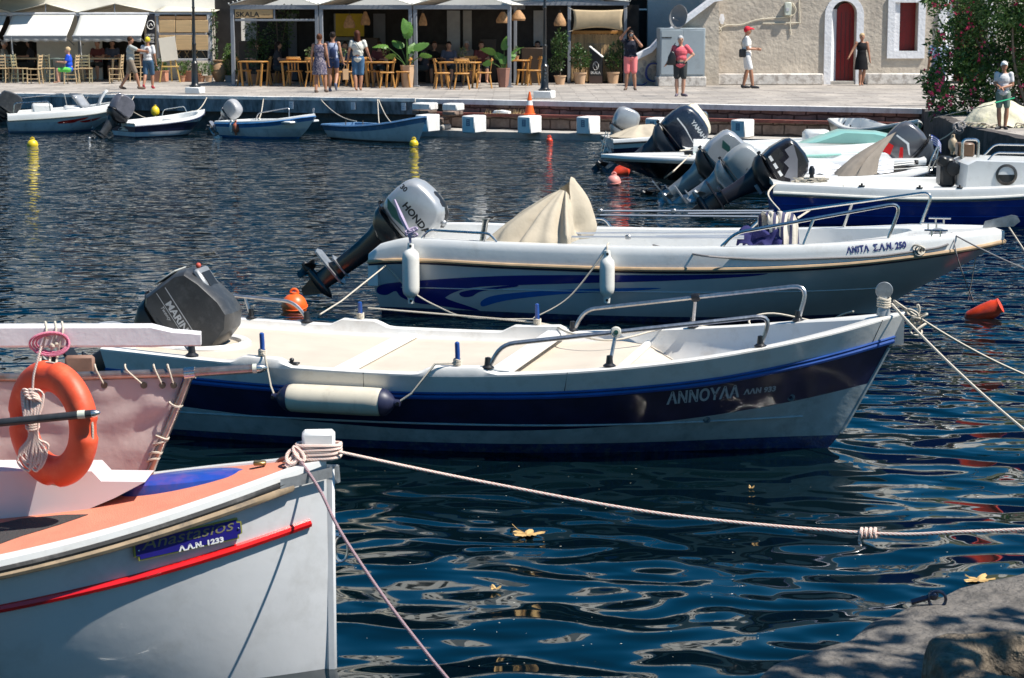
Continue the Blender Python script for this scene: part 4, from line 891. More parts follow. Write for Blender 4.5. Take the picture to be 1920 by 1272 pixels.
# outboard
mp_ = nb.world(Vector((-.03, 0, .80)))
wt_ = mat('cowl_grey_lettering', (.42, .43, .44), .5); wt2 = mat('cowl_white_plate', (.42, .42, .38), .5)
outboard('big charcoal outboard tilted up on the navy boat, pale lettering on its cowl', nb.world(Vector((.03, .0, .55))), nb.h, R(57), 1.0, None, DGREY, BLK, style='wedge',
         text=[('MARINER', .072, -.20, .41, .35, wt_, 0, {'bold': .002}), ('Twenty', .036, -.20, .362, .12, wt_, 0, {'shear': .3}), ],
         extra={'decal': [([[(-.30, .475), (.2, .475), (.2, .481), (-.30, .481)], [(-.30, .395), (.2, .395), (.2, .399), (-.30, .399)]], wt_, 'trim_line')]}, steer=.06)
_m = [o for o in SC.objects if o.get('label', '').startswith('big charcoal outboard')][0]
b = MB(); b.box((-.385, .0, .42), (.012, .26, .20), b=.004); pt_ = b.build('number_plate', wt2, _m); lettering('20', .15, (-.393, .085, .37), (0, -1, 0), (0, 0, 1), WHITEP, pt_, off=.002, bold=.003)
b = MB(); b.box((-.20, 0, .648), (.22, .26, .05), b=.015); ik = b.build('air_intake', mat('silver_edge', (.3, .31, .32), .4, .4), _m); b = MB(); b.box((-.19, 0, .676), (.15, .18, .006)); b.build('intake_opening', BLK, ik)
b = MB(); b.ball((-.33, -.02, .66), .022, n=10); b.build('red_button', mat('faded_red', (.5, .08, .05), .5), _m)
# stern number on top of the cowl is a plate of its own
# ================================================================== WHITE BOAT WITH SILVER OUTBOARD
ab = Boat('motor_boat', 'white motor boat with blue swoosh and tan rub strip, steel bow rails and lettered bow', (690, 447), .79, (1884, 424), .98, .86,
          sheer=[(0, .55), (.05, .58), (.25, .57), (.5, .575), (.75, .65), (.9, .75), (1, .83)], keel=[(0, -.2), (.6, -.25), (.85, -.15), (1, .05)],
          plan=[(0, .86), (.2, .95), (.45, 1.0), (.65, .97), (.8, .80), (.9, .56), (.97, .25), (1, .0)],
          pw=[(0, .22), (.5, .28), (.75, .55), (.9, .85), (1, .95)], stem=[(0, 1.25), (.25, .98), (.6, .5), (.85, .18), (1, 0)], rake=.10)
W_SIDE = mat('white_hull_side', (.52, .54, .56), .3, var=.05, vs=3, dirt=(.4, .42, .42), ds=5, damt=.3, coat=.25, bump=.001, bs=10)
TAN = mat('tan_rubber', (.42, .29, .17), .7, var=.2, vs=6)
ah = ab.hull([(zf(ab, .06), 2, 4), (1.0, 0, 12)], [W_SIDE, W_SIDE, ANTIF], nt=48)
acap = lambda t: lin(t, [(0, .08), (.02, .17), (.06, .215), (.6, .215), (.85, .20), (.98, .15), (1, .10)])
adf = lambda t: lin(t, [(0, .30), (.75, .36), (.8, .34), (1, .2)])
ag, _ = ab.deck(.16, acap, adf, ta=.70, t1=.855, tc=.03, t0=.002, mats=(W_GEL2, W_GEL2), nt=100, inw=.05)
ab.strake(.995, .022, TAN, out=.012); ab.strake(.955, .010, NAVY, name='rub_rail_bead', out=.004)
ab.strake(lambda t: zf(ab, lambda u: .28+.1*u)(t), .006, W_SIDE, name='hull_spray_strip', t0=.05, t1=.9, out=.002, wrap_bow=False)
ab.transom_cap(.0, .10, W_GEL2, cut=.10)
# swoosh, drawn in pixels of the side and laid on the hull
def hull_uv(B, hull, pts, zref):
    TR = BVHTree.FromPolygons([v.co for v in hull.data.vertices], [tuple(p.vertices) for p in hull.data.polygons]); o = B.inv(Vector((0, 0, H))); out = []
    for px, py in pts:
        h = TR.ray_cast(o, (B.inv(P(px, py, 0))-o).normalized())[0]
        out.append((h.x, h.z) if h else None)
    return [q for q in out if q]
SW1 = mat('dark_blue_decal', (.012, .02, .19), .25, var=.1, coat=.3); SW2 = mat('bright_blue_decal', (.015, .13, .46), .3, var=.15, coat=.3)
def side_decal(B, hull, polys, m, name):
    TREES.pop(hull.name, None); pl = [crom([(q[0], q[1], 0) for q in hull_uv(B, hull, p, .4)], 4, True) for p in polys]
    return decal([[(q.x, q.y) for q in p] for p in pl], (0, 0, 0), (1, 0, 0), (0, 0, 1), m, B.root, hull, off=.004, name=name, seg=.12, depth=1.4)
side_decal(ab, ah, [[(706, 545), (712, 536), (740, 530), (850, 522), (960, 517), (1100, 516), (1250, 516), (1400, 514), (1440, 513), (1400, 519), (1250, 527), (1100, 531), (970, 535), (900, 538), (862, 545), (838, 556), (842, 562), (900, 583), (820, 573), (780, 568), (752, 557), (742, 546), (726, 553), (712, 552)]], SW1, 'swoosh_decal')
side_decal(ab, ah, [[(862, 549), (890, 543), (960, 535), (968, 538), (905, 546), (885, 556), (868, 557)]], SW1, 'swoosh_decal')
side_decal(ab, ah, [[(902, 566), (920, 556), (960, 550), (1030, 545), (1100, 542), (1200, 540), (1240, 541), (1180, 546), (1080, 550), (1010, 556), (960, 562), (930, 568), (905, 575)]], SW2, 'swoosh_decal')
ANI = mat('navy_lettering', (.03, .03, .16), .5)
side_text(ab, ag, 'ΑΝΙΤΑ  Σ.Α.Ν. 250', 1588, 475, 1700, 464, .9, .085, ANI, bold=.003)
# bow rails
def arail(sd, ta, tb, h0, h1, tm=()):
    a = ab.top(ta, sd, .06); c = ab.top(tb, sd, .08); pts = [a, a+Vector((.14, 0, h0)), c+Vector((.10, 0, h1)), c+Vector((-.02, 0, 0))]
    o = ab.pipe(pts, .0175, STEEL, 'bow_rail', fr=.13)
    for t in tm: m = ab.top(t, sd, .07); q = pts[1].lerp(pts[2], (m.x+.09-pts[1].x)/(pts[2].x-pts[1].x)); ab.pipe([m, q], .015, STEEL, 'rail_post', parent=o)
    return o
arail(-1, .575, .83, .14, .35, (.70,)); arail(1, .585, .87, .14, .34, (.74,))
for sd, ta, tb in ((-1, .09, .215), (1, .17, .345)):
    a = ab.top(ta, sd, .06); c = ab.top(tb, sd, .06); ab.pipe([a, a+Vector((.07, 0, .085)), c+Vector((-.07, 0, .085)), c], .014, STEEL, 'grab_rail', fr=.06)
p = ab.top(.195, -1, .08); b = MB(); b.lathe([(.03, 0), (.03, .22), (.036, .23), (.036, .25), (.028, .25), (.026, .1), (0, .1)], p+Vector((-.03, 0, -.02)), 14, ax=(.16, 0, 1)); b.build('rod_holder', STEEL, ab.root)
# long alloy poles
ALU = mat('alloy_pole', (.52, .53, .55), .35, .6, var=.05)
def poles(B, specs, label, name='awning_pole_bundle'):
    r = empty(name, B.pos, B.h, label, 'pole bundle', 'folded awning poles on the white boat')
    for a, c, rr in specs: bb = MB(); bb.tube([a, c], rr, n=8); bb.build('pole', ALU, r)
    bb = MB(); a, c, _ = specs[0]
    for u in (.0, .42): bb.box(a.lerp(c, u+.01), (.06, .04, .05), b=.01)
    bb.build('hinge', GALV, r); return r
za = ab.top(.45, -1).z+.02
poles(ab, [(ab.l(1015, 446, za)+Vector((0, 0, .012)), ab.l(1395, 449, za)+Vector((0, 0, .012)), .012), (ab.l(1040, 438, za+.02), ab.l(1395, 436, za+.03), .012), (ab.l(1230, 444, za+.01), ab.l(1395, 443, za+.02), .012)], 'bundle of long alloy poles along the near gunwale of the white boat')
poles(ab, [(ab.l(1122, 396, za+.04), ab.l(1450, 396, za+.04), .012), (ab.l(1125, 404, za+.0), ab.l(1450, 407, za), .012), (ab.l(1290, 401, za+.02), ab.l(1450, 400, za+.03), .012)], 'bundle of long alloy poles along the far gunwale of the white boat')
# cleats, fairlead, anchor roller
for px, py in ((1755, 438), (1762, 415), (1748, 425)):
    p = ab.l(px, py, .99); b = MB(); b.tube([p+Vector((-.11, 0, .03)), p+Vector((.11, 0, .03))], .010, n=6)
    for dx in (-.04, .04): b.tube([p+Vector((dx, 0, -.03)), p+Vector((dx, 0, .03))], .010, n=6)
    b.build('cleat', STEEL, ab.root)
p = ab.l(1862, 417, 1.02); pe = ab.l(1905, 420, 1.05); b = MB()
for dy in (-.035, .035): b.prism([(0, 0), (.30, .02), (.36, .07), (.33, .12), (.28, .13), (.02, .06)], -.004, .004, M=Matrix.Translation((p.x-.10, dy, p.z-.06)) @ Matrix.Rotation(pi/2, 4, 'X'))
b.tube([(p.x+.2, -.045, p.z+.02), (p.x+.2, .045, p.z+.02)], .03, n=10); b.build('anchor_roller', MSILV, ab.root)
c = ab.top(.90, -1, .10); b = MB(); b.lathe([(.085, 0), (.08, .012), (.045, .014), (.042, .002), (.06, -.0)], c+Vector((0, -.0, .0)), 18, ax=(0, -.7, 1), M=None); b.build('fairlead', MSILV, ab.root)
# cockpit seats and the covered console
b = MB(); b.box((2.0, 0, .42), (.5, 1.5, .12), b=.04); b.build('stern_seat', W_GEL2, ab.root)
b = MB(); b.box((3.4, 0, .46), (.42, 1.6, .10), b=.04); b.build('thwart', W_GEL2, ab.root)
CANV = mat('beige_canvas', (.45, .39, .30), .92, var=.1, vs=3, bump=.006, bs=12, dirt=(.36, .3, .22), ds=5, damt=.4)
def drape(label, B, base, apexes, m, name='canvas_cover', ripple=.04, seed=1):
    """cloth hung over a peaked frame; base and apexes in B's space"""
    ap = [Vector(a) for a in apexes]; N = 96; bs_ = crom([(q[0], q[1], q[2]) for q in base], 16, True); n = len(bs_)
    def fn(u, v):
        k = int(u*n) % n; q = bs_[k]
        best = min(ap, key=lambda a: (a.xy-q.xy).length+.0*a.z)
        w = [1/(((a.xy-q.xy).length+.12)**2) for a in ap]; A = sum((a*ww for a, ww in zip(ap, w)), Vector())/sum(w)
        p = q.lerp(A, v); bulge = sin(pi*v)*.15*min(1, (A.z-q.z)); d = Vector((q.x-A.x, q.y-A.y, 0)); d = d.normalized() if d.length > 1e-4 else Vector((1, 0, 0))
        f = (sin(u*2*pi*7+seed)+.6*sin(u*2*pi*13+seed*2.3+v*2))*ripple*(1-v)**.6*(.35+.65*min(1, 3*v+.3))+noise.noise(Vector((u*9, v*3, seed)))*ripple*.8*(1-v)
        return p+d*(f+bulge)+Vector((0, 0, -bulge*.15))
    b = MB(); b.sheet(fn, n, 16, cu=True); o = b.build(name, m, None, ang=70); o.location = B.pos; o.rotation_euler.z = B.h; return tag(o, label, 'cover')
c0 = ab.l(1040, 445, .80); zt_ = H-(309-20)/F*(c0.y*0+ab.world(Vector((c0.x, .25, 0))).y)
cx0 = c0.x-.13
drape('beige canvas cover peaked over the console of the white boat', ab, [(cx0-.55, -.60, .66), (cx0-.1, -.72, .66), (cx0+.28, -.66, .74), (cx0+.34, -.25, .76), (cx0+.33, .35, .76), (cx0+.1, .5, .8), (cx0-.25, .3, .8), (cx0-.5, -.1, .75)],
      [(cx0+.24, -.05, 1.60), (cx0+.30, .1, 1.36), (cx0+.02, -.2, 1.22), (cx0-.1, .1, 1.12), (cx0+.3, -.3, 1.12)], CANV, ripple=.085, seed=2)
# striped towel and navy cloth over the rail
STR = mat('striped_towel', (.62, .56, .47), .95, var=.1, bump=.004, bs=30); _nt = STR.node_tree
_w = _nt.nodes.new('ShaderNodeTexWave'); _w.inputs['Scale'].default_value = 3.6; _w.bands_direction = 'X'; _r = _nt.nodes.new('ShaderNodeMapRange'); _r.inputs[1].default_value = .68; _r.inputs[2].default_value = .72
_c = _nt.nodes.new('ShaderNodeTexCoord'); _nt.links.new(_c.outputs['Object'], _w.inputs[0]); _x = _nt.nodes.new('ShaderNodeMix'); _x.data_type = 'RGBA'; _nt.links.new(_w.outputs[1], _r.inputs[0]); _nt.links.new(_r.outputs[0], _x.inputs[0]); _x.inputs[6].default_value = (.60, .54, .45, 1); _x.inputs[7].default_value = (.06, .06, .12, 1); _nt.links.new(_x.outputs[2], _nt.nodes['Principled BSDF'].inputs['Base Color'])
tw = ab.l(1455, 445, .80)
def cloth(B, pts, w, m, name, label, rip=.02, seed=0, nv=14, pinch=None):
    sp = crom(pts, 7); n = len(sp)-1
    def fn(u, v):
        p = sp[min(int(round(u*n)), n)]; a = (v-.5)*w*(pinch(u) if pinch else 1)
        return p+Vector((a, noise.noise(Vector((u*3, v*7, seed)))*rip*2, noise.noise(Vector((u*5+7, v*6, seed)))*rip+sin(v*19+seed)*rip*.4))
    b = MB(); b.sheet(fn, n, nv); o = b.build(name, m, None, ang=80); o.location = B.pos; o.rotation_euler.z = B.h
    md = o.modifiers.new('s', 'SOLIDIFY'); md.thickness = .012; return tag(o, label, name.split('_')[-1])
y0 = tw.y
cloth(ab, [(tw.x+.10, y0-.10, .70), (tw.x+.08, y0-.06, .92), (tw.x+.04, y0+.02, 1.02), (tw.x-.02, y0+.12, 1.03), (tw.x-.06, y0+.20, .95), (tw.x-.05, y0+.24, .75)], .30, STR, 'striped_towel', 'striped cream and grey towel hung over the bow rail of the white boat', seed=3, rip=.03)
cloth(ab, [(tw.x-.16, y0-.12, .72), (tw.x-.15, y0-.09, .80), (tw.x-.14, y0-.02, .87), (tw.x-.12, y0+.08, .84), (tw.x-.12, y0+.14, .70)], .46, mat('navy_cloth', (.03, .03, .11), .9, var=.2, bump=.004, bs=20), 'navy_cloth', 'navy cloth bundled under the striped towel', seed=5, rip=.05)
# honda outboard
HBK = mat('black_lettering', (.01, .01, .01), .5); HGR = mat('green_decal', (.01, .06, .05), .4)
outboard('silver and black outboard tilted up on the white boat, dark lettering on its cowl', ab.world(Vector((-.04, .0, .68))), ab.h, R(50), 1.0, None, SILV, mat('black_gloss', (.014, .015, .017), .25, var=.3, coat=.3), style='round',
         text=[('HONDA', .10, -.14, .47, .40, HBK, 0, {'bold': .004}), ('30', .075, -.30, .575, None, HBK, R(8), {'bold': .003})],
         extra={'plate': MSILV, 'notiller': 1, 'decal': [([[(-.30, .40), (-.14, .40), (.10, .36), (.0, .33), (-.12, .31), (-.22, .33)]], HGR, 'wing_decal')]}, prop=BLK, leg_len=1.12)
b = MB(); b.pillow([(-.12, .72), (-.06, .745), (.10, .74), (.22, .68), (.28, .56), (.25, .52), (.1, .6)], .10, n=7, M=Matrix.Scale(1.0, 4))
_m = [o for o in SC.objects if o.get('label', '').startswith('silver and black outboard')][0]; b.build('cowl_handle_panel', BLK, _m)
b = MB(); b.ball((.25, -.09, .62), .034); b.build('cowl_badge', MSILV, _m)
# fenders of the white boat
def hull_fender(B, px, pytop, label, L=.56, r=.082, tt=None):
    t = tt; e = B.hp(t, 1, -1); p = B.world(Vector((e.x, e.y-r-.02, B.top(t, -1).z-.03))); f = fender(label, p, L, r); return f, p
f1, p1 = hull_fender(ab, 797, 462, 'white cylinder fender tied near the stern of the white boat, by the silver outboard', .62, .088, .078)
f2, p2 = hull_fender(ab, 1210, 462, 'white cylinder fender hanging mid hull of the white boat', .52, .075, .40)
STRAP = rope_mat('lilac_strap', (.45, .38, .48), (.2, .15, .3), 40)
rope('fender_strap', [p1+Vector((0, 0, -.02)), p1+Vector((-.01, .03, .09)), p1+Vector((-.10, .10, .26)), p1+Vector((-.17, .2, .42))], [.012, .02, .028, .012], STRAP, 'faded lilac strap tying the stern fender to the silver outboard')
b = MB()
for k in range(4): a = Vector((.02*cos(k*2), -.01, .06+.02*k)); b.tube(crom([p1+a, p1+a+Vector((.05, -.02, .02)), p1+a+Vector((.02, .02, .035)), p1+a+Vector((-.04, 0, .01))], 4, True), .012, n=6, closed=True)
tag(b.build('strap_knot', STRAP), 'knot of faded lilac strap above the stern fender', 'knot')
rope('fender_rope', crom([p2+Vector((0, 0, -.02)), p2+Vector((.0, .03, .05)), p2+Vector((.02, .12, .06))], 4), .009, ROPE, 'short rope holding the mid hull fender of the white boat')
pc = ab.world(ab.l(705, 484, .62)+Vector((0, -.02, 0)))
q0_ = p2+Vector((-.03, 0, -.02)); qm = Q(1000, 597, ab.world(ab.hp(.25, .6, -1)).y-.5)
rope('mooring_rope', crom([q0_, q0_.lerp(qm, .5)+Vector((0, 0, -.12)), qm], 10), .009, ROPE, 'slack rope from the mid hull fender of the white boat down to the navy boat')
qs = ab.world(ab.hp(.03, .93, -1)+Vector((0, -.02, 0))); rope('mooring_rope', crom([qs, Q(770, 545, qs.y-.15), Q(820, 575, qs.y-.5), Q(880, 596, qs.y-1.2), Q(1000, 599, qs.y-1.4)], 6), .009, ROPE, 'rope from the stern corner of the white boat dipping towards the navy boat')
rope('mooring_rope', [qs, Q(640, 565, qs.y-1.5), Q(600, 590, qs.y-3)], .008, ROPE, 'thin rope from the stern corner of the white boat to the orange ball')
# gunwale rope with knot towards the fairlead
gr = [(1225, 460), (1300, 477), (1370, 484), (1450, 487), (1560, 484), (1640, 481), (1690, 475), (1730, 469), (1760, 464), (1778, 458)]
def on_side(B, hull, px, py, off=.012):
    TR = BVHTree.FromPolygons([v.co for v in hull.data.vertices], [tuple(p.vertices) for p in hull.data.polygons]); o = B.inv(Vector((0, 0, H))); d = (B.inv(P(px, py, 0))-o).normalized(); h = TR.ray_cast(o, d)[0]
    return None if h is None else B.world(h-d*off)
gp = [q for q in (on_side(ab, ag, *g) for g in gr) if q]
if len(gp) > 2:
    rope('gunwale_rope', crom(gp, 5), .011, ROPEG, 'brown grey rope running along the white gunwale to the bow fairlead')
    b = MB(); kk = on_side(ab, ag, 1722, 470) or gp[-2]
    for k in range(5): b.tube([kk+Vector((.03*sin(k)+.035*cos(a), -.01+.02*sin(a+k), .012*k-.02+.03*sin(a))) for a in [2*pi*i/10 for i in range(10)]], .009, n=5, closed=True)
    tag(b.build('rope_knot', ROPE), 'frayed rope knot beside the number on the white bow', 'knot')
# ================================================================== WHITE WOODEN BOAT (foreground left)
sb = Boat('fishing_boat', 'white wooden fishing boat with coral deck and red side strip, bow post wound with rope', None, 0, (612, 866), 1.0, 0,
          sheer=[(0, .80), (.4, .66), (.65, .68), (.8, .77), (.92, .90), (1, 1.0)], keel=[(0, -.3), (.7, -.4), (.95, -.4), (1, -.38)],
          plan=[(0, .7), (.25, .95), (.55, .98), (.7, .86), (.82, .62), (.9, .41), (.96, .20), (1, .05)],
          pw=[(0, .3), (.6, .6), (.8, .6), (.92, .5), (1, .4)], stem=[(0, .06), (.3, .01), (1, 0)], rake=.1, L=5.6, head=R(5))
HULLW = mat('white_hull_paint', (.60, .60, .60), .32, var=.07, vs=1.5, dirt=(.42, .41, .39), ds=3.5, damt=.5, coat=.15, bump=.0018, bs=7)
CORAL = mat('coral_deck', (.60, .21, .13), .8, var=.08, vs=10, bump=.004, bs=160)
sh = sb.hull([(zf(sb, .0), 1, 3), (1.0, 0, 16)], [HULLW, ANTIF], nt=60)
mb = MB()     # deck: white margin, coral inside
def drow(t):
    y = sb.hp(t, 1, 1).y; x = sb.hp(t, 1, 1).x; z = sb.hp(t, 1, 1).z
    return [(x, sd*k, z+h) for sd, k, h in ((-1, y+.012, .0), (-1, y+.010, .028), (-1, max(y-.07, 0), .036), (-1, max(y-.075, 0), .028), (-1, 0, .045+.03*y), (1, 0, .045+.03*y), (1, max(y-.075, 0), .028), (1, max(y-.07, 0), .036), (1, y+.010, .028), (1, y+.012, 0))]
ts = [i/70 for i in range(71)]; vs = [q for t in ts for q in drow(t)]
for i in range(70):
    for j in range(9): mb.f.append((i*10+j, (i+1)*10+j, (i+1)*10+j+1, i*10+j+1)); mb.m.append(1 if j in (3, 4, 5) and ts[i] < .975 else 0)
mb.v = vs; mb.build('deck', [W_GEL2, CORAL], sb.root, ang=30, fix=False)
sb.strake(lambda t: 1-.040/1.3, .022, mat('weathered_rub_wood', (.33, .24, .15), .8, var=.3, vs=8, dirt=(.1, .09, .08), ds=9, damt=.7), name='rub_rail', out=.03, t1=.97)
sb.strake(lambda t: 1-.012/1.3, .014, mat('black_rubber', (.02, .02, .02), .7, dirt=(.16, .15, .14), ds=9, damt=.5), name='rub_rail_rubber', out=.03, t1=.97)
sb.strake(lambda t: 1-.25/1.36, .021, RED, name='side_strip', out=.004, t1=.985, t0=.3, sides=(-1,)); sb.strake(lambda t: 1-.25/1.36, .021, RED, name='side_strip', out=.004, t1=.985, t0=.3, sides=(1,))
tp = sb.hp(1, 1, 1)
b = MB(); b.box((tp.x-.035, 0, 1.08), (.155, .10, .14), b=.014); b.build('bow_post', W_GEL2, sb.root)
b = MB(); b.box((tp.x+.012, 0, .30), (.05, .085, 1.36), b=.012); b.build('stem', HULLW, sb.root)
b = MB(); b.tube([(tp.x+.03, 0, .98), (tp.x+.035, 0, .90)], .03, n=8); 
b.sheet(lambda u, v: (tp.x+.028-.24*u, (-1)*(sb.hp(1-.24*u/5.6, 1, 1).y+.024), .99-.05*v-.02*u), 8, 2); b.build('bow_iron', MSILV, sb.root)
b = MB(); b.tube([(tp.x+.052, .0, .60+.055*cos(a)) if 0 else (tp.x+.045+.03*sin(a)+.02, -.01, .58+.062*cos(a)) for a in [2*pi*i/16 for i in range(16)]], .007, n=6, closed=True); b.build('towing_ring', STEEL, sb.root)
b = MB(); b.tube([(tp.x+.03, -.005, .645), (tp.x+.055, -.005, .645)], .013, n=8); b.tube([(tp.x+.03, -.005, .515), (tp.x+.055, -.005, .515)], .01, n=8); b.build('ring_eye', STEEL, sb.root)
BL2 = mat('scuffed_blue_board', (.015, .055, .32), .3, var=.2, vs=6, dirt=(.2, .08, .25), ds=5, damt=.55, coat=.3)
b = MB(); c = sb.l(358, 898, .93); c.y = .0; prof = [(0, .055), (.5, .052), (.8, .042), (.95, .022), (1.0, -.02), (1.0, -.06)]
b.lathe([(p, z) for p, z in prof][::-1], (0, 0, 0), 36, M=Matrix.Translation((c.x-.02, .02, sb.hp(.9, 1, 1).z+.04)) @ Matrix.Rotation(-.075, 4, 'Y') @ Matrix.Rotation(R(3), 4, 'Z') @ Matrix.Diagonal((.31, .125, .72, 1)))
b.build('hatch_cover', BL2, sb.root)
hx = sb.l(480, 875, .97); b = MB(); b.box((hx.x+.02, .0, hx.z+.03), (.06, .05, .018), b=.005); b.build('hatch_hinge', mat('brass', (.3, .2, .08), .4, .9), sb.root)
# name plate on the side
PLB = mat('plate_navy', (.015, .012, .16), .3, coat=.3); PLG = mat('plate_gold_green', (.30, .30, .06), .4, .2); PLD = mat('plate_faded_script', (.16, .15, .08), .5)
def ray_hit(B, hull, px, py):
    TR = BVHTree.FromPolygons([v.co for v in hull.data.vertices], [tuple(p.vertices) for p in hull.data.polygons]); o = B.inv(Vector((0, 0, H))); return TR.ray_cast(o, (B.inv(P(px, py, 0))-o).normalized())[0]
a0 = ray_hit(sb, sh, 250, 1032); a1 = ray_hit(sb, sh, 452, 987); a0 = a0+Vector((0, -.014, 0)); a1 = a1+Vector((0, -.014, 0)); X = (a1-a0).normalized(); n_ = Vector((X.y, -X.x, 0)).normalized(); Y = n_.cross(X)*-1
if Y.z < 0: Y = -Y
Lp = (a1-a0).length; hp_ = .049
def notch(L, h, c=.018): return [(c, -h), (L-c, -h), (L-c, -h+c), (L, -h+c*1.2), (L, h-c*1.2), (L-c, h-c), (L-c, h), (c, h), (c, h-c), (0, h-c*1.2), (0, -h+c*1.2), (c, -h+c)]
M3 = Matrix((X, Y, X.cross(Y))).transposed().to_4x4(); M3.translation = a0
b = MB(); b.prism(notch(Lp, hp_), .0, .010, M=M3); npl = b.build('name_plate', PLG, sb.root, smooth=False)
b = MB(); b.prism([(.008+x*(Lp-.016)/Lp, y*.86) for x, y in notch(Lp, hp_)], .0102, .013, M=M3); b.build('plate_face', PLB, npl, smooth=False)
o_ = a0+X*.035+X.cross(Y)*.015; lettering('Anastasios', .075, o_+Y*-.002, X, Y, PLD, npl, width=Lp-.075, off=.0, shear=.25)
lettering('Λ.Α.Ν. 1233', .032, a0+X*(Lp*.40)+Y*-.045+X.cross(Y)*.015, X, Y, mat('plate_white_letters', (.7, .7, .7), .5), npl, width=Lp*.42, off=.0, bold=.0015)
for u in (.02, Lp-.02): b = MB(); b.ball(a0+X*u+X.cross(Y)*.014, .006, n=8); b.build('plate_screw', STEEL, npl)
# cabin coaming, canvas screen, tubes
WP = mat('pinkish_white_panel', (.70, .62, .62), .45, var=.04, vs=2)
Y1 = 9.95
def sl(px, py, Y): return sb.inv(Q(px, py, Y))
A = sl(-30, 885, 9.9); Bq = sl(185, 885, 9.9); Cq = sl(120, 960, 9.75)
def slant(poly, Yn, Yf, m, name, bev=False, ang=30):
    """front outline in pixels at depth Yn, pushed back to Yf at its own real size"""
    f = [sl(x, y, Yn) for x, y in poly]; k = len(f); d = sb.inv(Vector((0, Yf, 0)))-sb.inv(Vector((0, Yn, 0)))
    b = MB(); b.add(f+[q+d for q in f], [tuple(range(k))[::-1], tuple(range(k, 2*k))]+[(i, (i+1) % k, k+(i+1) % k, k+i) for i in range(k)]); return b.build(name, m, sb.root, smooth=False)
slant([(-160, 884), (172, 884), (190, 903), (272, 904), (215, 934), (140, 966), (-160, 985)], 9.60, 9.85, WP, 'cabin_coaming')
dk = [o for o in sb.root.children if o.name.startswith('deck')][0]; TREES.clear()
mp = [q for q in (ray_hit(sb, dk, x, y) for x, y in ((-40, 1003), (-10, 985), (40, 974), (115, 967), (165, 966), (110, 985), (40, 1006), (-40, 1035))) if q]
if len(mp) > 3: b = MB(); b.add([q+Vector((0, 0, .004)) for q in mp]+[q-Vector((0, 0, .01)) for q in mp], [tuple(range(len(mp)))]+[(k, (k+1) % len(mp), len(mp)+(k+1) % len(mp), len(mp)+k) for k in range(len(mp))]); b.build('deck_mat', mat('dark_mat', (.045, .04, .04), .95, bump=.01, bs=90), sb.root, smooth=False)
CAN2 = mat('thin_pink_canvas', (.80, .66, .62), .8, var=.08, vs=3, bump=.012, bs=6, trans=.5)
Yc = 10.25
tl, tr, bl, br = sl(-200, 716, Yc), sl(347, 697, Yc), sl(-200, 900, Yc), sl(282, 900, Yc)
def cvs(u, v):
    p = (tl.lerp(tr, u)).lerp(bl.lerp(br, u), v); w = sin(u*14+v*2)*.012+noise.noise(Vector((u*7, v*4, 3)))*.035*sin(pi*min(1, v+.1)); return p+Vector((0, w, 0))
b = MB(); b.sheet(cvs, 50, 20); scr = b.build('canvas_screen', CAN2, sb.root, ang=80)
md = scr.modifiers.new('s', 'SOLIDIFY'); md.thickness = .003
b = MB(); b.tube([tl.lerp(tr, u/20)+Vector((0, -.005, .0)) for u in range(21)], .006, n=5); b.build('canvas_hem', CAN2, scr)
tubeA = [sl(-220, 712, Yc), sl(120, 707, Yc), sl(355, 699, Yc), sl(482, 691, Yc)]
b = MB(); b.tube(tubeA, .0225, n=12); tb_ = b.build('awning_tube', RUSTY, sb.root)
b = MB(); e = sl(482, 691, Yc); e2 = sl(503, 690, Yc); b.lathe([(.024, 0), (.022, .02), (.012, .045), (0, .052)], e, 14, ax=e2-e); b.build('tube_tip', STEEL, tb_)
b = MB(); b.tube([sl(474, 691.5, Yc), sl(483, 691, Yc)], .0236, n=12); b.build('tube_collar', mat('pale_tape', (.6, .62, .52), .6), tb_)
b = MB(); b.tube([sl(357, 700, Yc), sl(340, 745, Yc), sl(276, 897, Yc)], .0205, n=12); b.tube([sl(276, 890, Yc), sl(270, 902, Yc)], .03, n=10); b.build('awning_strut', RUSTY, sb.root)
b = MB(); b.tube([sl(346, 701, Yc), sl(366, 699, Yc)], .03, n=12); b.build('tube_joint', STEEL, tb_)
b = MB(); b.tube([sl(128, 735, Yc+.03), sl(75, 850, Yc+.1)], .022, n=10); b.build('awning_strut', RUSTY, sb.root)
for px, dx in ((178, 18), (235, 35), (288, 17), (314, 12)):
    a = sl(px, 693, Yc); c_ = sl(px+dx, 722, Yc); b = MB(); b.tube(crom([a+Vector((0, .03, -.02)), a+Vector((0, 0, .024)), a+Vector((.01, -.028, .0)), c_+Vector((0, -.012, 0))], 5), .005, n=5); b.build('lashing', ROPE, scr)
    b = MB(); b.lathe([(.017, 0), (.015, .006), (.008, .006)], c_+Vector((0, -.012, 0)), 12, ax=(0, -1, 0)); b.build('eyelet', mat('dark_brass', (.12, .1, .08), .4, .8), scr)
for py in (758, 820, 830, 850, 862):
    u = (py-700)/197.0; c_ = sl(357-80*u, py, Yc); b = MB(); b.tube([c_+Vector((.03*cos(a)-.01, .03*sin(a), .01*sin(a*1.3+py))) for a in [2*pi*i/12 for i in range(12)]], .006, n=5, closed=True); b.build('lashing', ROPE, scr)
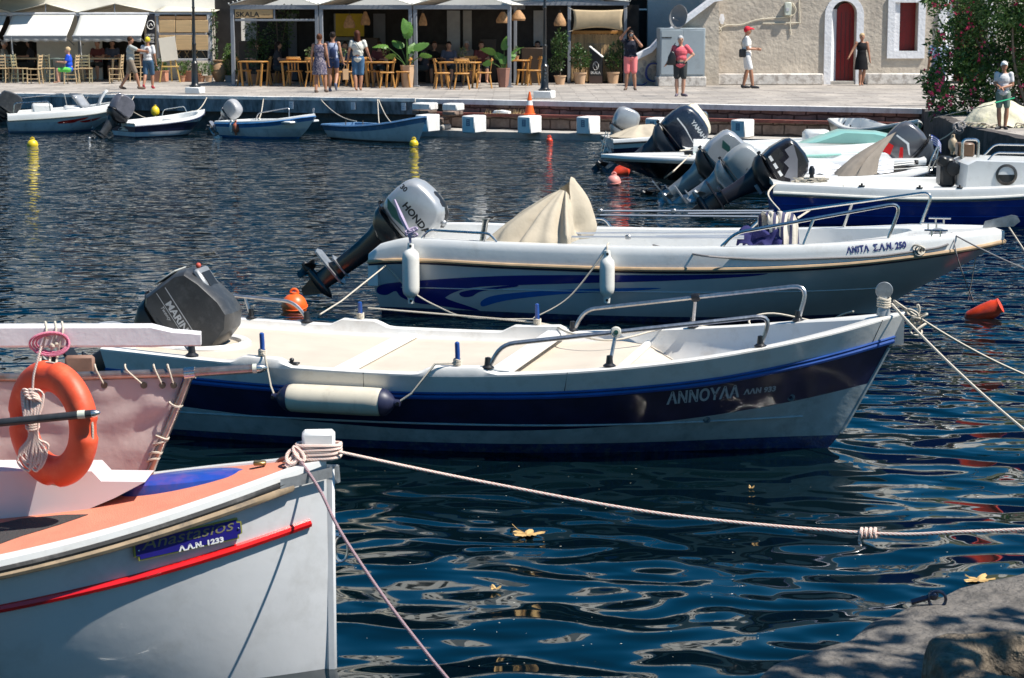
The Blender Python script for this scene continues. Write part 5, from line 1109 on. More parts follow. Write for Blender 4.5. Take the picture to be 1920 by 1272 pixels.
# white timber boom
YB = 10.05
BOOM = mat('painted_timber', (.74, .70, .70), .5, var=.05, vs=4, bump=.002, bs=25, dirt=(.45, .4, .38), ds=9, damt=.3)
bo = [sl(-250, 630, YB), sl(285, 629, YB), sl(325, 633, YB), sl(352, 634, YB), sl(377, 635, YB)]; hs_b = [.052, .052, .036, .034, .030]
b = MB(); vs = []
for p, hh in zip(bo, hs_b):
    for y, z in ((-1, -.8), (-1, .8), (-.8, 1), (.8, 1), (1, .8), (1, -.8), (.8, -1), (-.8, -1)): vs.append(p+Vector((0, y*.045, z*hh)))
fs = [(i*8+j, i*8+(j+1) % 8, (i+1)*8+(j+1) % 8, (i+1)*8+j) for i in range(4) for j in range(8)]+[tuple(range(8)), tuple(32+j for j in range(8))[::-1]]
b.add(vs, fs); b.build('mast_boom', BOOM, sb.root, ang=25)
b = MB()
for i in range(7): p = sl(88+i*3, 640+i, YB-.07); b.ball(p+Vector((0, random.uniform(-.01, .01), random.uniform(-.03, .03))), random.uniform(.008, .013), n=7)
b.build('knotted_lashing', ROPE, sb.root)
for k in range(3):
    c_ = sl(97, 640, YB-.075); b = MB(); rr = .058+.008*k; b.tube([c_+Vector((rr*1.25*cos(a)-.004*k, -.012*k+.02*sin(a*2), -.01+rr*.75*sin(a))) for a in [2*pi*i/24 for i in range(24)]], .0055, n=6, closed=True); b.build('pink_cord_loop', ROPEP, sb.root)
for x0, m_ in ((103, ROPE), (116, ROPE), (85, ROPE)):
    b = MB(); b.tube(crom([sl(x0, 604, YB), sl(x0+2, 620, YB-.06), sl(x0-5, 650, YB-.07), sl(x0-9, 672, YB-.08), sl(x0-12, 690, 9.75)], 5), .006, n=6); b.build('hanging_cord', m_, sb.root)
# lower tube in front of the lifebuoy
YT = 9.28; b = MB(); b.tube([sl(-200, 801, YT), sl(0, 793, YT), sl(172, 776, YT)], .0185, n=12); tt = b.build('handrail_tube', mat('black_wrapped_tube', (.03, .032, .035), .35, var=.4, vs=20), sb.root)
b = MB(); e = sl(172, 776, YT); e2 = sl(189, 774, YT); b.lathe([(.0185, 0), (.017, .015), (.009, .035), (0, .04)], e, 14, ax=e2-e); b.build('tube_tip', STEEL, tt)
b = MB(); b.tube([sl(146, 778, YT), sl(160, 777, YT)], .0195, n=12); b.build('tube_collar', mat('pale_tape', (.6, .62, .52), .6), tt)
b = MB(); p = sl(150, 690, 10.6); b.box(p, (.15, .03, .13), b=.02); b.build('wood_board', mat('worn_brown_board', (.24, .13, .09), .7, var=.3, vs=9), sb.root)
# lifebuoy
Lb = Q(99, 795, 9.47); lr = empty('lifebuoy', Lb, 0, 'orange ring lifebuoy hanging under the white boom, with a coil of rope on it', 'lifebuoy')
lr.rotation_euler = (Matrix.Rotation(R(-40), 3, 'Z') @ Matrix.Rotation(R(90), 3, 'X') @ Matrix.Rotation(R(4), 3, 'Y')).to_euler()
b = MB()
def lb(u, v):
    a = 2*pi*u; c_ = 2*pi*v; Rm = .203; x = .066*math.copysign(abs(cos(c_))**.85, cos(c_)); z = .058*math.copysign(abs(sin(c_))**.85, sin(c_))
    for a0 in (pi*.5, 0, pi, -pi/2+.05):
        dd = (a-a0+pi) % (2*pi)-pi
        if abs(dd) < .16 and x > .01: x -= .013*(1-(dd/.16)**4)
    return ((Rm+x)*cos(a), (Rm+x)*sin(a)*1.08, z)
b.sheet(lb, 120, 24, cu=True, cv=True); b.build('ring', LBUOY, lr, ang=70)
for a0 in (0, pi/2, pi, -pi/2):
    b = MB(); b.tube([((.259)*cos(a0+d)*1, .259*1.08*sin(a0+d), 0) for d in (-.14, -.07, 0, .07, .14)], .006, n=6); b.build('grab_line', ROPE, lr)
coil = empty('rope_coil', Q(60, 800, 9.36), 0, 'hank of cream rope with red flecks hanging over the left of the lifebuoy', 'rope coil')
for k in range(9):
    w = .03+.008*(k % 3); o1_ = -.02+.006*k; b = MB()
    t1_, b1_ = .17-.012*(k % 4), -.20+.012*((k*3) % 5)
    pts = [(o1_-.02, -.01*(k % 3), t1_-.02), (o1_+.0, -.015-.006*(k % 4), t1_), (o1_+.03, -.01, t1_-.03), (.012+.003*k, -.02-.004*(k % 3), .04), (.02+o1_*.4, -.02, -.05), (o1_*1.6+.03, -.02, b1_+.07), (o1_*1.2+.005, -.015, b1_), (o1_*1.6-.035, -.012, b1_+.05), (-.004+o1_*.3, -.018, -.04), (o1_*.7-.015, -.022, .06)]
    b.tube(crom(pts, 6, True), .0062, n=6, closed=True); b.build('rope_loop', ROPER, coil)
for k in range(4):
    b = MB(); b.tube([(.006+.028*cos(a), -.016+.02*sin(a), -.0+.011*k+.008*sin(a)) for a in [2*pi*i/14 for i in range(14)]], .0058, n=6, closed=True); b.build('rope_wrap', ROPER, coil)
b = MB(); b.tube(crom([coil.location*0+Vector((.01, -.01, .13)), Vector((.015, -.01, .22)), Vector((.035, .0, .30)), Vector((.05, .02, .36))], 5), .0058, n=6); b.build('hanging_end', ROPER, coil)
# bow rope turns and mooring lines
b0 = sb.world(Vector((tp.x-.035, 0, 0)))
b = MB()
for k in range(4): b.tube([Vector((b0.x+.102*math.copysign(abs(cos(a))**.6, cos(a)), b0.y+.075*math.copysign(abs(sin(a))**.6, sin(a)), 1.035+.016*k+.006*sin(a+k))) for a in [2*pi*i/28 for i in range(28)]], .0098, n=7, closed=True)
for k in range(5): b.tube([Vector((b0.x-.105+.02*sin(k*1.9)+.028*cos(a), b0.y-.085+.022*sin(a*1.0+k), 1.02+.014*k-.02+.03*sin(a+k))) for a in [2*pi*i/12 for i in range(12)]], .0088, n=6, closed=True)
tag(b.build('bow_rope_turns', ROPER), 'turns and knot of red flecked rope round the white bow post', 'rope')
ps = Vector((b0.x+.10, b0.y-.06, 1.06)); pk = Q(1628, 1000, 9.2); pe = Q(1985, 990, 8.9)
rope('mooring_rope', crom([ps, Q(900, 903, 9.8), Q(1250, 965, 9.5), pk, Q(1800, 998, 9.05), pe], 14), .0078, ROPER, 'long red flecked mooring rope running right from the white bow post', n=8)
b = MB()
for k in range(4): b.tube([pk+Vector((-.03+.02*k+.006*cos(a), .020*cos(a), .020*sin(a))) for a in [2*pi*i/12 for i in range(12)]], .0085, n=6, closed=True)
b.tube([pk+Vector((-.035, 0, 0)), pk+Vector((-.04, -.01, -.03)), pk+Vector((-.035, -.012, -.055))], .007, n=6); tag(b.build('rope_knot', ROPER), 'knot in the middle of the long red flecked mooring rope', 'knot')
rope('mooring_rope', crom([Vector((b0.x-.08, b0.y-.10, 1.03)), Q(600, 920, 9.6), Q(640, 1000, 9.3), Q(720, 1120, 8.95), Q(800, 1225, 8.6), Q(862, 1300, 8.3)], 10), .0075, rope_mat('mauve_fleck_rope', (.30, .25, .27), (.28, .05, .06), 45), 'red flecked mooring rope dropping from the white bow post to the lower edge', n=8)
rope('bow_chain_rope', crom([Vector((b0.x-.14, b0.y-.03, 1.03)), Vector((b0.x-.19, b0.y+.02, 1.0)), Vector((b0.x-.20, b0.y+.0, .975))], 6), .011, mat('brown_rope', (.3, .14, .1), .8), 'short brown rope loop behind the bow post')
# ropes from the navy boat's bow post
pp = nb.world(Vector((nb.L-.09, -.03, 1.06)))
rope('mooring_rope', sag(pp, Q(1960, 838, 13.2), .04), .010, ROPE, 'lower of two mooring ropes leaving the navy bow for the right edge', 'mooring ropes from the navy bow')
rope('mooring_rope', sag(pp+Vector((.02, .02, .02)), Q(1990, 728, 16.5), .06), .010, ROPE, 'upper of two mooring ropes leaving the navy bow for the right edge', 'mooring ropes from the navy bow')
kp = Q(1718, 606, 14.9); b = MB()
for k in range(6): b.tube([kp+Vector((.035*sin(k*2.1)+.04*cos(a), .03*sin(a+k), -.06+.026*k+.025*sin(a*1+k*2))) for a in [2*pi*i/14 for i in range(14)]], .009, n=6, closed=True)
b.tube(crom([kp+Vector((0, 0, .03)), kp+Vector((.02, 0, .09)), kp+Vector((.01, 0, .13)), kp+Vector((-.0, 0, .11))], 4), .009, n=6); tag(b.build('rope_knot', ROPE), 'loose knot standing in the ropes at the navy bow', 'knot')
# ropes of the white boat's bow with a red float
af = ab.world(ab.top(.92, -1, .08)); fl = P(1845, 587, .05)
rope('mooring_rope', sag(af, Q(1960, 520, 20), .02), .008, ROPEG, 'dark thin rope from the white bow fairlead to the right edge')
rope('mooring_rope', [ab.world(Vector((ab.L+.02, 0, 1.0))), Q(1960, 530, 20.5)], .008, ROPE, 'pale rope from the anchor roller to the right edge')
rope('float_line', crom([af+Vector((.02, -.02, -.02)), af+Vector((.05, -.12, -.25)), Q(1825, 565, fl.y)], 6), .006, ROPEG, 'dark line from the white bow down to the red cylinder float')
fr2 = empty('float', fl, 0, 'red orange cylinder float tilting in the water under the white bow', 'float'); fr2.rotation_euler = (0, R(62), R(-20))
b = MB(); b.lathe([(0, -.20), (.06, -.19), (.088, -.15), (.095, .0), (.09, .12), (.075, .155), (.078, .185), (.05, .19), (0, .19)], n=22); b.build('body', mat('red_orange_float', (.75, .06, .02), .4, var=.15, vs=6, dirt=(.12, .03, .02), ds=4, damt=.6), fr2)
b = MB(); b.tube([(.03*cos(a), 0, -.21+.03*sin(a)) for a in [2*pi*i/10 for i in range(10)]], .01, n=6, closed=True); b.build('eyelet', BLK, fr2)
rope('float_line', [fl+Vector((-.16, .04, .12)), ab.world(Vector((ab.L-.25, 0, .80)))], .005, ROPE, 'pale line rising from the red float to the white bow')
# buoys on the water
buoy('orange ball fender floating behind the navy boat, under the silver outboard', 552, 574, .135, ORANGE, up=.35)
buoy('yellow ball buoy floating alone on the left water', 61, 272, .13, YEL, up=.1); buoy('yellow cone topped buoy below the bow of the blue rowing boat', 776, 270, .105, YEL, up=.35)
buoy('small red ball buoy below the concrete landing', 1030, 264, .08, mat('red_orange_float', (.75, .06, .02)), up=.1); buoy('faded pink ball buoy near the black bow', 1151, 341, .125, mat('faded_pink_plastic', (.72, .30, .27), .5, var=.1), up=.5)
buoy('brown orange ball fender half sunk under the light blue trimmed boat', 506, 257, .12, mat('rusty_orange', (.45, .12, .06), .6, var=.3), up=.2)
c_ = P(1164, 322, .06); r_ = empty('float', c_, 0, 'red cone float lying behind the pink ball buoy', 'float'); r_.rotation_euler = (0, R(70), R(20)); b = MB(); b.lathe([(0, -.17), (.05, -.16), (.12, -.05), (.13, .1), (.08, .16), (0, .17)], n=18); b.build('body', mat('red_orange_float', (.75, .06, .02)), r_)
# floating leaves
LF = mat('dry_leaf', (.50, .32, .12), .7, var=.25, vs=20, dirt=(.3, .15, .05), ds=20, damt=.5)
def star_leaf(px, py, s, lab, lobes=5, rz=0.0):
    b = MB(); n = lobes*8; vs = [(0, 0, .004)]
    for i in range(n):
        a = 2*pi*i/n; k = abs(((i/8) % 1)-.5)*2; r = s*(.42+.58*k**1.4)*(1+.15*sin(i*3.1)); vs.append((r*cos(a), r*sin(a), .006+.02*k*abs(sin(a*2+1))))
    b.add(vs, [(0, 1+i, 1+(i+1) % n) for i in range(n)]); b.tube([(0, 0, .008), (-s*.5, s*.3, s*.25), (-s*.8, s*.5, s*.5)], .0022*min(1, s/.08), n=4)
    o = b.build('fallen_leaf', LF, None, smooth=False); o.location = P(px, py, .003); o.rotation_euler.z = rz; md = o.modifiers.new('s', 'SOLIDIFY'); md.thickness = .0015
    tag(o, lab, 'leaf')
star_leaf(988, 1004, .11, 'large dry star shaped leaf floating below the long mooring rope'); star_leaf(928, 1106, .035, 'small brown leaf floating on the blue reflection at bottom centre', 3); star_leaf(1408, 917, .022, 'small orange leaf floating just below the navy boat', 3)
star_leaf(1835, 1090, .10, 'dry leaf floating against the near stone edge', 5, 1.0); 
# bits drifting on the water
b = MB()
for i in range(120):
    p = P(random.uniform(640, 1900), random.uniform(870, 1260), .003); s = random.uniform(.0015, .0045); a = random.uniform(0, 3)
    b.add([(p.x+s*cos(a+k*pi/2)*(1+.6*(k % 2)), p.y+s*sin(a+k*pi/2), .003) for k in range(4)], [(0, 1, 2, 3)])
o = b.build('drifting_specks', mat('pale_specks', (.5, .5, .42), .9), None, smooth=False); tag(o, kind='stuff')
# ================================================================== NEAR STONE QUAY
NST = mat('near_stone', (.135, .12, .105), .9, var=.4, vs=7, bump=.035, bs=22, dirt=(.045, .04, .035), ds=6, damt=.7)
NST2 = mat('tan_stone_block', (.22, .17, .115), .92, var=.45, vs=12, bump=.07, bs=22, dirt=(.07, .055, .04), ds=7, damt=.75, dlo=.42, dhi=.58)
ZN = .7
def edge(u):
    k = [(1380, 1300), (1455, 1240), (1590, 1190), (1640, 1150), (1735, 1122), (1800, 1095), (1900, 1078), (2000, 1055), (2200, 1030)]
    i = min(int(u*8), 7); f = u*8-i; return P(k[i][0]+(k[i+1][0]-k[i][0])*f, k[i][1]+(k[i+1][1]-k[i][1])*f, ZN)
def nfn(u, v):
    e = edge(u); 
    if v < .25: w = v/.25; return Vector((e.x-.03*(1-w), e.y+.05-.0*w, -.5+(ZN+.46)*w))
    w = (v-.25)/.75; q = e.lerp(Vector((e.x+2.2, min(e.y, 7)-2.6-2*w, ZN)), w**1.5); return Vector((q.x, q.y, ZN+.012*noise.noise(q*4)+.03*noise.noise(q*1.7)-.02*(1-min(1, w*14))))
b = MB(); b.sheet(nfn, 90, 70); o = b.build('near_quay', NST, None, ang=60); tag(o, kind='structure')
def stone_block(c, sz, label, rz=0, rnd=5, seed=0, hollow=False, amp=.02):
    b = MB(); n = 26
    def pt(d):
        m_ = max(abs(d.x), abs(d.y), abs(d.z)); q = d/m_; r = (abs(q.x)**rnd+abs(q.y)**rnd+abs(q.z)**rnd)**(1/rnd); q = q/r*1.0
        p = Vector((q.x*sz[0]/2, q.y*sz[1]/2, q.z*sz[2]/2)); p += d.normalized()*(noise.noise(p*5+Vector((seed, 0, 0)))*amp*1.6+noise.noise(p*16+Vector((seed, 3, 0)))*amp*.6)
        if hollow and q.z > .3: k = max(0, 1-((p.x/(sz[0]*.33))**2+(p.y/(sz[1]*.3))**2)); p.z -= .17*min(1, k*1.6)
        return p
    for a in range(3):
        for sg in (-1, 1):
            def fn(u, v, a=a, sg=sg):
                d = [0, 0, 0]; d[a] = sg; d[(a+1) % 3] = 2*u-1; d[(a+2) % 3] = 2*v-1; return pt(Vector(d))
            b.sheet(fn, n, n, flip=sg < 0)
    bm_ = b; o = b.build('stone_block', NST2, None, ang=70, fix=False); o.location = c; o.rotation_euler.z = rz; tag(o, label, 'stone block', 'rough stone blocks at the near quay')
    bm = bmesh.new(); bm.from_mesh(o.data); bmesh.ops.remove_doubles(bm, verts=bm.verts, dist=.0008); bmesh.ops.recalc_face_normals(bm, faces=bm.faces); bm.to_mesh(o.data); bm.free()
c1 = P(1905, 1215, ZN+.14); stone_block(Vector((c1.x+.04, c1.y-.24, ZN+.05)), (.74, .60, .26), 'large pitted tan stone block with a hollow, in the bottom right corner', R(-4), 7, 2, True, .03)
rb = P(1738, 1132, ZN); rr_ = empty('mooring_ring', rb, 0, 'dark steel mooring ring on a bolt at the near stone edge', 'mooring ring')
b = MB(); b.tube([(-.06, .02, .0), (.02, 0, .03)], .012, n=8); b.ball((.025, 0, .035), .022, n=10); b.build('ring_bolt', mat('blue_black_steel', (.05, .06, .09), .25, .9), rr_)
b = MB(); b.tube([(.04+.035*cos(a), -.01, .02+.035*sin(a)) for a in [2*pi*i/14 for i in range(14)]], .007, n=6, closed=True); b.build('ring', mat('blue_black_steel', (.05, .06, .09)), rr_)
# ================================================================== OTHER BOATS
def craft(name, label, stern, zs_, tip, zt_, b0, mats, bands=None, B=None, df=.3, w=.12, cap=.05, L=None, head=None, ta=.75, t1=.9, rub=None, keelz=-.2, full=.3, mids=None, stem=None, rake=.08, floor=None, rr=.018, inner=None, nt=50, tc=.03, group=None):
    B = B or b0*1.12; inner = inner or WB; m_ = mids if mids is not None else (zs_+zt_)/2-.08
    bt = Boat(name, label, stern, zs_+cap*0, tip, zt_, b0, sheer=[(0, zs_-cap), (.4, m_-cap), (.75, m_+(zt_-m_)*.4-cap), (1, zt_-cap)], keel=[(0, keelz), (.7, keelz-.05), (1, keelz*.3)],
              plan=[(0, b0), (.3, B), (.6, B*.95), (.8, B*.7), (.93, B*.33), (1, 0)], pw=[(0, full), (.6, full+.08), (.85, full+.3), (1, .8)], stem=stem or [(0, .6), (.5, .22), (1, 0)], rake=rake, L=L, head=head)
    if group: bt.root['group'] = group
    bt.hu = bt.hull(bands(bt) if bands else [(zf(bt, .06), 1, 3), (1.0, 0, 8)], mats, nt=30)
    bt.gu, bt.fl = bt.deck(w, cap, df, ta=ta, t1=t1, tc=tc, t0=.003, mats=(inner or mats[0], floor or inner or mats[0]), nt=nt)
    if rub: bt.strake(.985, rr, rub, out=.008)
    return bt
WB = W_GEL2; DKB = mat('black_hull', (.012, .012, .014), .25, var=.3, coat=.3); SKYB = mat('sky_blue_paint', (.03, .17, .42), .4, var=.15, vs=6, dirt=(.3, .4, .45), ds=7, damt=.3)
OLDB = mat('faded_blue_paint', (.07, .17, .32), .6, var=.2, vs=5, dirt=(.3, .36, .4), ds=8, damt=.5); OLDW = mat('worn_shaded_white', (.56, .60, .64), .6, var=.12, vs=4, dirt=(.28, .34, .38), ds=5, damt=.6, dz=.5)
GRN = mat('dark_green_hull', (.012, .09, .05), .3, var=.25, vs=4, coat=.3); TEAL = mat('pale_sea_green', (.26, .50, .44), .3, var=.08, vs=3, coat=.3, dirt=(.1, .36, .36), ds=1.2, damt=.6)
CRM = mat('cream_strip', (.62, .52, .42), .6)
# left row -------------------------------------------------------
L1 = craft('motor_boat', 'white motor boat with small windscreen and red side flash at the left quay', (14, 214), .50, (236, 187), .80, .8, [WB, OLDB, OLDW], bands=lambda b: [(zf(b, .05), 1, 2), (zf(b, .28), 2, 4), (.995, 0, 5)], rub=mat('grey_rub', (.25, .26, .24), .6), cap=.17, df=.35, stem=[(0, 1.0), (.5, .5), (1, 0)])  # grey lower band puts the hull's shade into the colour
c = L1.top(.62, -1, .3); b = MB()
def ws(u, v): a = (u-.5)*pi*.9; return (L1.hp(.60, 1, 1).x+.35*cos(a)-.25*v, .62*sin(a), c.z-.02+.36*v)
b.sheet(ws, 12, 3); o = b.build('windscreen', mat('tinted_screen', (.30, .31, .33), .12, var=.1, vs=8), L1.root); o.modifiers.new('s', 'SOLIDIFY').thickness = .012
for x0, wz, y_ in ((.9, .34, 0), (1.7, .22, -.2)): b = MB(); b.box((x0, y_, .55), (.5, .8, wz), b=.04); b.build('seat', WB, L1.root)
L1.pipe([L1.top(.05, -1)+Vector((0, 0, 0)), L1.top(.06, -1)+Vector((0, 0, .26)), L1.top(.34, -1)+Vector((0, 0, .26)), L1.top(.35, -1)], .013, STEEL); L1.pipe([L1.top(.05, 1), L1.top(.06, 1)+Vector((0, 0, .30)), L1.top(.5, 1)+Vector((0, 0, .36)), L1.top(.52, 1)], .013, STEEL)
L1.pipe([L1.top(.66, 1), L1.top(.70, 1)+Vector((0, 0, .24)), L1.top(.93, 1)+Vector((.1, 0, .22)), L1.top(.95, 1)], .013, STEEL)
side_decal(L1, L1.hu, [[(112, 228), (140, 224), (165, 220), (160, 224), (142, 228), (120, 232), (140, 230), (110, 232)], [(150, 228), (175, 223), (190, 220), (178, 226), (160, 230)]], RED, 'red_flash')
side_text(L1, L1.hu, 'Ν.Σ. 2045', 42, 222, 62, 220, .4, .10, HBK, bold=.003)
outboard('dark outboard cut by the left edge of the picture', L1.world(Vector((-.12, 0, .42))), L1.h, R(38), .95, None, DGREY, BLK, style='wedge', text=None)
fender('white fender hanging near the bow of the left motor boat', Q(171, 204, 55.6), .50, .07)
cr = empty('folded_dinghy_seat', L1.world(Vector((2.35, .2, .66))), L1.h, 'white curved seat back standing in the bow of the left motor boat', 'seat'); b = MB(); b.sheet(lambda u, v: (.22*v**2, (u-.5)*.5, .42*v-.02), 6, 6); o = b.build('seat_back', WB, cr); o.modifiers.new('s', 'SOLIDIFY').thickness = .05
L2 = craft('dinghy', 'small white and navy dinghy with grey outboard moored second from the left', (253, 232), .36, (384, 205), .62, .62, [WB, NAVY, OLDW], bands=lambda b: [(zf(b, .03), 1, 2), (zf(b, .14), 2, 2), (zf(b, .34), 1, 3), (.995, 0, 3)], rub=NAVY, cap=.07, df=.2, full=.25)
b = MB(); b.box((1.6, 0, .36), (.35, 1.0, .07), b=.02); b.build('thwart', WB, L2.root)
L2.pipe([L2.top(.62, 1), L2.top(.64, 1)+Vector((0, 0, .16)), L2.top(.84, 1)+Vector((0, 0, .16)), L2.top(.86, 1)], .012, STEEL)
outboard('grey ribbed outboard tilted up on the small dinghy', L2.world(Vector((-.22, -.05, .42))), L2.h, R(36), .92, None, mat('worn_grey_cowl', (.10, .10, .12), .4, var=.3, vs=9), DGREY, style='boxy', text=None, prop=MSILV)
bb_ = empty('buoy', Q(291, 209, 54.6), 0, 'yellow ball buoy lifted on the rail of the small dinghy', 'buoy', 'round buoys'); b = MB(); b.ball((0, 0, 0), (.11, .11, .135), n=16); b.build('ball', YEL, bb_); b = MB(); b.lathe([(.03, .12), (.03, .16), (0, .165)], n=8); b.build('neck', YEL, bb_)
rope('buoy_line', [Q(291, 218, 54.5), Q(290, 235, 54.3), Q(291, 252, 53.8)], .008, ROPE, 'wet line trailing from the lifted yellow buoy')
L3 = craft('motor_boat', 'white boat with bright blue top band and grey outboard, third from the left', (402, 227), .40, (590, 213), .63, .68, [WB, SKYB, OLDW], bands=lambda b: [(zf(b, .05), 1, 2), (zf(b, .26), 2, 3), (below(b, .11), 0, 2), (1.0, 1, 2)], rub=SKYB, cap=.06, df=.22, full=.28)
b = MB(); b.box((2.2, 0, .42), (.3, 1.1, .06), b=.02); b.build('thwart', WB, L3.root)
L3.pipe([L3.top(.42, -1)+Vector((0, .3, 0)), L3.top(.45, -1)+Vector((0, .3, .17)), L3.top(.80, -1)+Vector((0, .15, .24)), L3.top(.80, -1)+Vector((.02, .12, 0))], .014, GALV)
L3.pipe([L3.top(.90, 1), L3.top(.90, 1)+Vector((-.02, 0, .14)), L3.top(.96, 1)+Vector((.02, 0, .14)), L3.top(.97, 1)], .012, GALV)
outboard('round grey outboard tilted up on the blue banded boat', L3.world(Vector((-.22, 0, .42))), L3.h, R(48), .74, None, mat('pale_grey_cowl', (.33, .33, .34), .35, var=.15), GALV, style='round', text=None, prop=MSILV)
fender('white fender at the stern of the blue banded boat', Q(434, 225, 52.6), .34, .055); fender('white fender amidships on the blue banded boat', Q(486, 222, 52.4), .36, .055); fender('cream fender near the bow of the blue banded boat', Q(556, 220, 52.4), .38, .06)
fender('rusty orange teardrop fender beside the white stern fender', Q(442, 226, 52.5), .36, .08, m=mat('rusty_orange', (.45, .12, .06), .6, var=.3)); fender('small white float block under the stern of the blue banded boat', P(409, 254, .05), .2, .1, m=WHITEP, name='float')
L4 = craft('rowing_boat', 'old blue and white wooden rowing boat right of the quay ropes', (602, 232), .36, (798, 217), .66, .56, [OLDW, OLDB, ROCKSHADE], bands=lambda b: [(zf(b, .03), 2, 1), (below(b, .13), 0, 5), (1.0, 1, 2)], rub=OLDB, cap=.03, df=.28, full=.33, inner=OLDB, stem=[(0, .35), (.5, .12), (1, 0)], rake=.22, mids=.38)
for t in (.28, .52, .75): crossbar(L4, t, .2, .025, m=OLDB, z=L4.top(t, 1).z-.09)
L4.pipe([L4.top(.3, -1), L4.top(.3, -1)+Vector((0, 0, .10))], .012, BARK, 'thole_pin'); L4.pipe([L4.top(.5, -1), L4.top(.5, -1)+Vector((0, 0, .10))], .012, BARK, 'thole_pin')
# ropes from the left boats up to the quay edge
def qp(px, z=ZQ): k = px/778.0; q = qA+(qB-qA)*k; return Vector((q.x, q.y-.02, z))
for (x0, z0), e, lb in (((505, .80), L3.world(L3.top(.1, 1)), 'rope sagging from the quay edge to the stern of the blue banded boat'), ((400, .82), L2.world(L2.top(.9, 1)), 'rope from the quay edge to the bow of the small dinghy'), ((610, .80), L4.world(Vector((.3, .3, .4))), 'thin rope tied from the quay edge to the stern of the blue rowing boat'), ((712, .82), L4.world(Vector((1.6, 0, .4))), 'left of two ropes from the quay edge into the blue rowing boat'), ((714, .82), L4.world(Vector((2.2, 0, .4))), 'right of two ropes from the quay edge into the blue rowing boat'), ((262, .82), L1.world(L1.top(.97, 1)), 'rope from the quay edge to the bow of the left motor boat'), ((305, .2), L1.world(L1.top(.95, 1)), 'long rope from the left motor boat bow along the quay face')):
    rope('mooring_rope', sag(qp(x0, z0), e, .12), .013, ROPE, lb)
# right group ------------------------------------------------------
R1 = craft('motor_boat', 'navy hulled open boat with a boarding ladder and silver outboard by the landing', (1150, 262), .42, P(1330, 232, .7), .7, .75, [NAVY, ANTIF, WB], bands=lambda b: [(zf(b, .04), 1, 2), (below(b, .12), 0, 4), (1.0, 2, 2)], rub=BLK, cap=.08, df=.3, inner=WB)
ld = empty('boarding_ladder', R1.world(Vector((-.06, -.35, .35))), R1.h, 'small folding boarding ladder on the navy stern', 'ladder')
for yy in (-.13, .13): b = MB(); b.tube([(0, yy, .22), (-.10, yy, -.22)], .012, n=6); b.build('stile', STEEL, ld)
for k in range(3): b = MB(); b.tube([(-.01-.04*k, -.13, .16-.17*k), (-.01-.04*k, .13, .16-.17*k)], .012, n=6); b.build('rung', STEEL, ld)
outboard('silver outboard with exposed leg standing behind the boarding ladder', R1.world(Vector((.30, .10, .42))), R1.h, R(26), .88, None, SILV, MSILV, style='round', text=None, prop=MSILV, extra={'clamp': MSILV, 'notiller': 1})
drape('cream canvas over the seat of the navy hulled boat', R1, [(1.5, -.45, .5), (2.1, -.45, .5), (2.2, .4, .5), (1.5, .4, .5)], [(1.75, -.15, 1.12), (2.05, .1, 1.15), (1.75, .25, 1.1)], mat('cream_canvas', (.62, .58, .46), .9, var=.08, bump=.004, bs=12), seed=4, ripple=.03)
drape('crumpled beige canvas lying over the stern of the navy hulled boat', R1, [(.15, -.6, .45), (1.3, -.6, .45), (1.4, .5, .45), (.2, .5, .45)], [(.5, -.2, .68), (.9, .1, .72), (1.1, -.1, .70)], CANV, seed=6, ripple=.06)
R1.pipe([R1.top(.80, 1), R1.top(.80, 1)+Vector((.04, 0, .32)), R1.top(.93, 1)+Vector((.12, -.1, .30)), R1.top(.93, 1)+Vector((.2, 0, 0))], .02, STEEL, fr=.12)
R2 = craft('motor_boat', 'white motor boat with a big navy outboard behind the black bow', (1285, 278), .52, (1620, 250), .75, .85, [WB, ANTIF, WB], rub=GALV, cap=.10, df=.25, floor=WB)
outboard('large navy outboard, biggest of the row, pale lettering on its cowl', R2.world(Vector((-.38, .0, .42))), R2.h, R(54), 1.36, None, NCOWL, mat('slate_grey_plastic', (.05, .055, .065), .35), style='round', text=[('YAMAHA', .085, -.12, .55, .36, WHITEP, 0, {'bold': .003}), ('70', .05, -.28, .60, None, wt_, 0, {})], extra={'notiller': 1, 'decal': [([[(-.28, .42), (-.1, .43), (.24, .40), (-.1, .45), (-.28, .44)]], WHITEP, 'trim_stripe')]})
b = MB(); b.box((2.6, -.2, .68), (.5, .5, .3), b=.06); b.build('seat', WB, R2.root)
R4 = craft('speedboat', 'pale sea green boat with white deck moored behind the silver outboards', P(1300, 272, .74), .74, P(1722, 258, .84), .84, .9, [TEAL, CRM, ROCKSHADE], bands=lambda b: [(zf(b, .12), 2, 2), (zf(b, .20), 1, 1), (1.0, 0, 6)], rub=TEAL, cap=.14, df=.15, inner=WB, w=.25)  # dark bottom band paints the shadow below the cream strip
b = MB(); b.pillow([(1.9, .74), (2.6, .98), (3.3, .95), (3.8, .84), (3.3, .72)], .5, n=7, rnd=.3); b.build('foredeck', TEAL, R4.root)
R8 = craft('motor_boat', 'white boat under a white tarpaulin between the green boat and the blue hull', P(1480, 326, .42), .42, P(1740, 312, .52), .52, .75, [WB, ANTIF, WB], rub=GALV, cap=.1, df=.12)
b = MB()
def tarp(u, v): t = .05+.7*u; y = (v-.5)*2*(ip(t, R8.plan)-.05); return (R8.hp(t, 1, 1).x, y, R8.top(t, 1).z+.02+.13*cos((v-.5)*pi)*(1+.3*sin(u*9))+noise.noise(Vector((u*14, v*9, 2)))*.04)
b.sheet(tarp, 50, 24); o = b.build('tarpaulin', mat('white_tarp', (.66, .67, .70), .7, var=.06, bump=.01, bs=9), R8.root, ang=80)
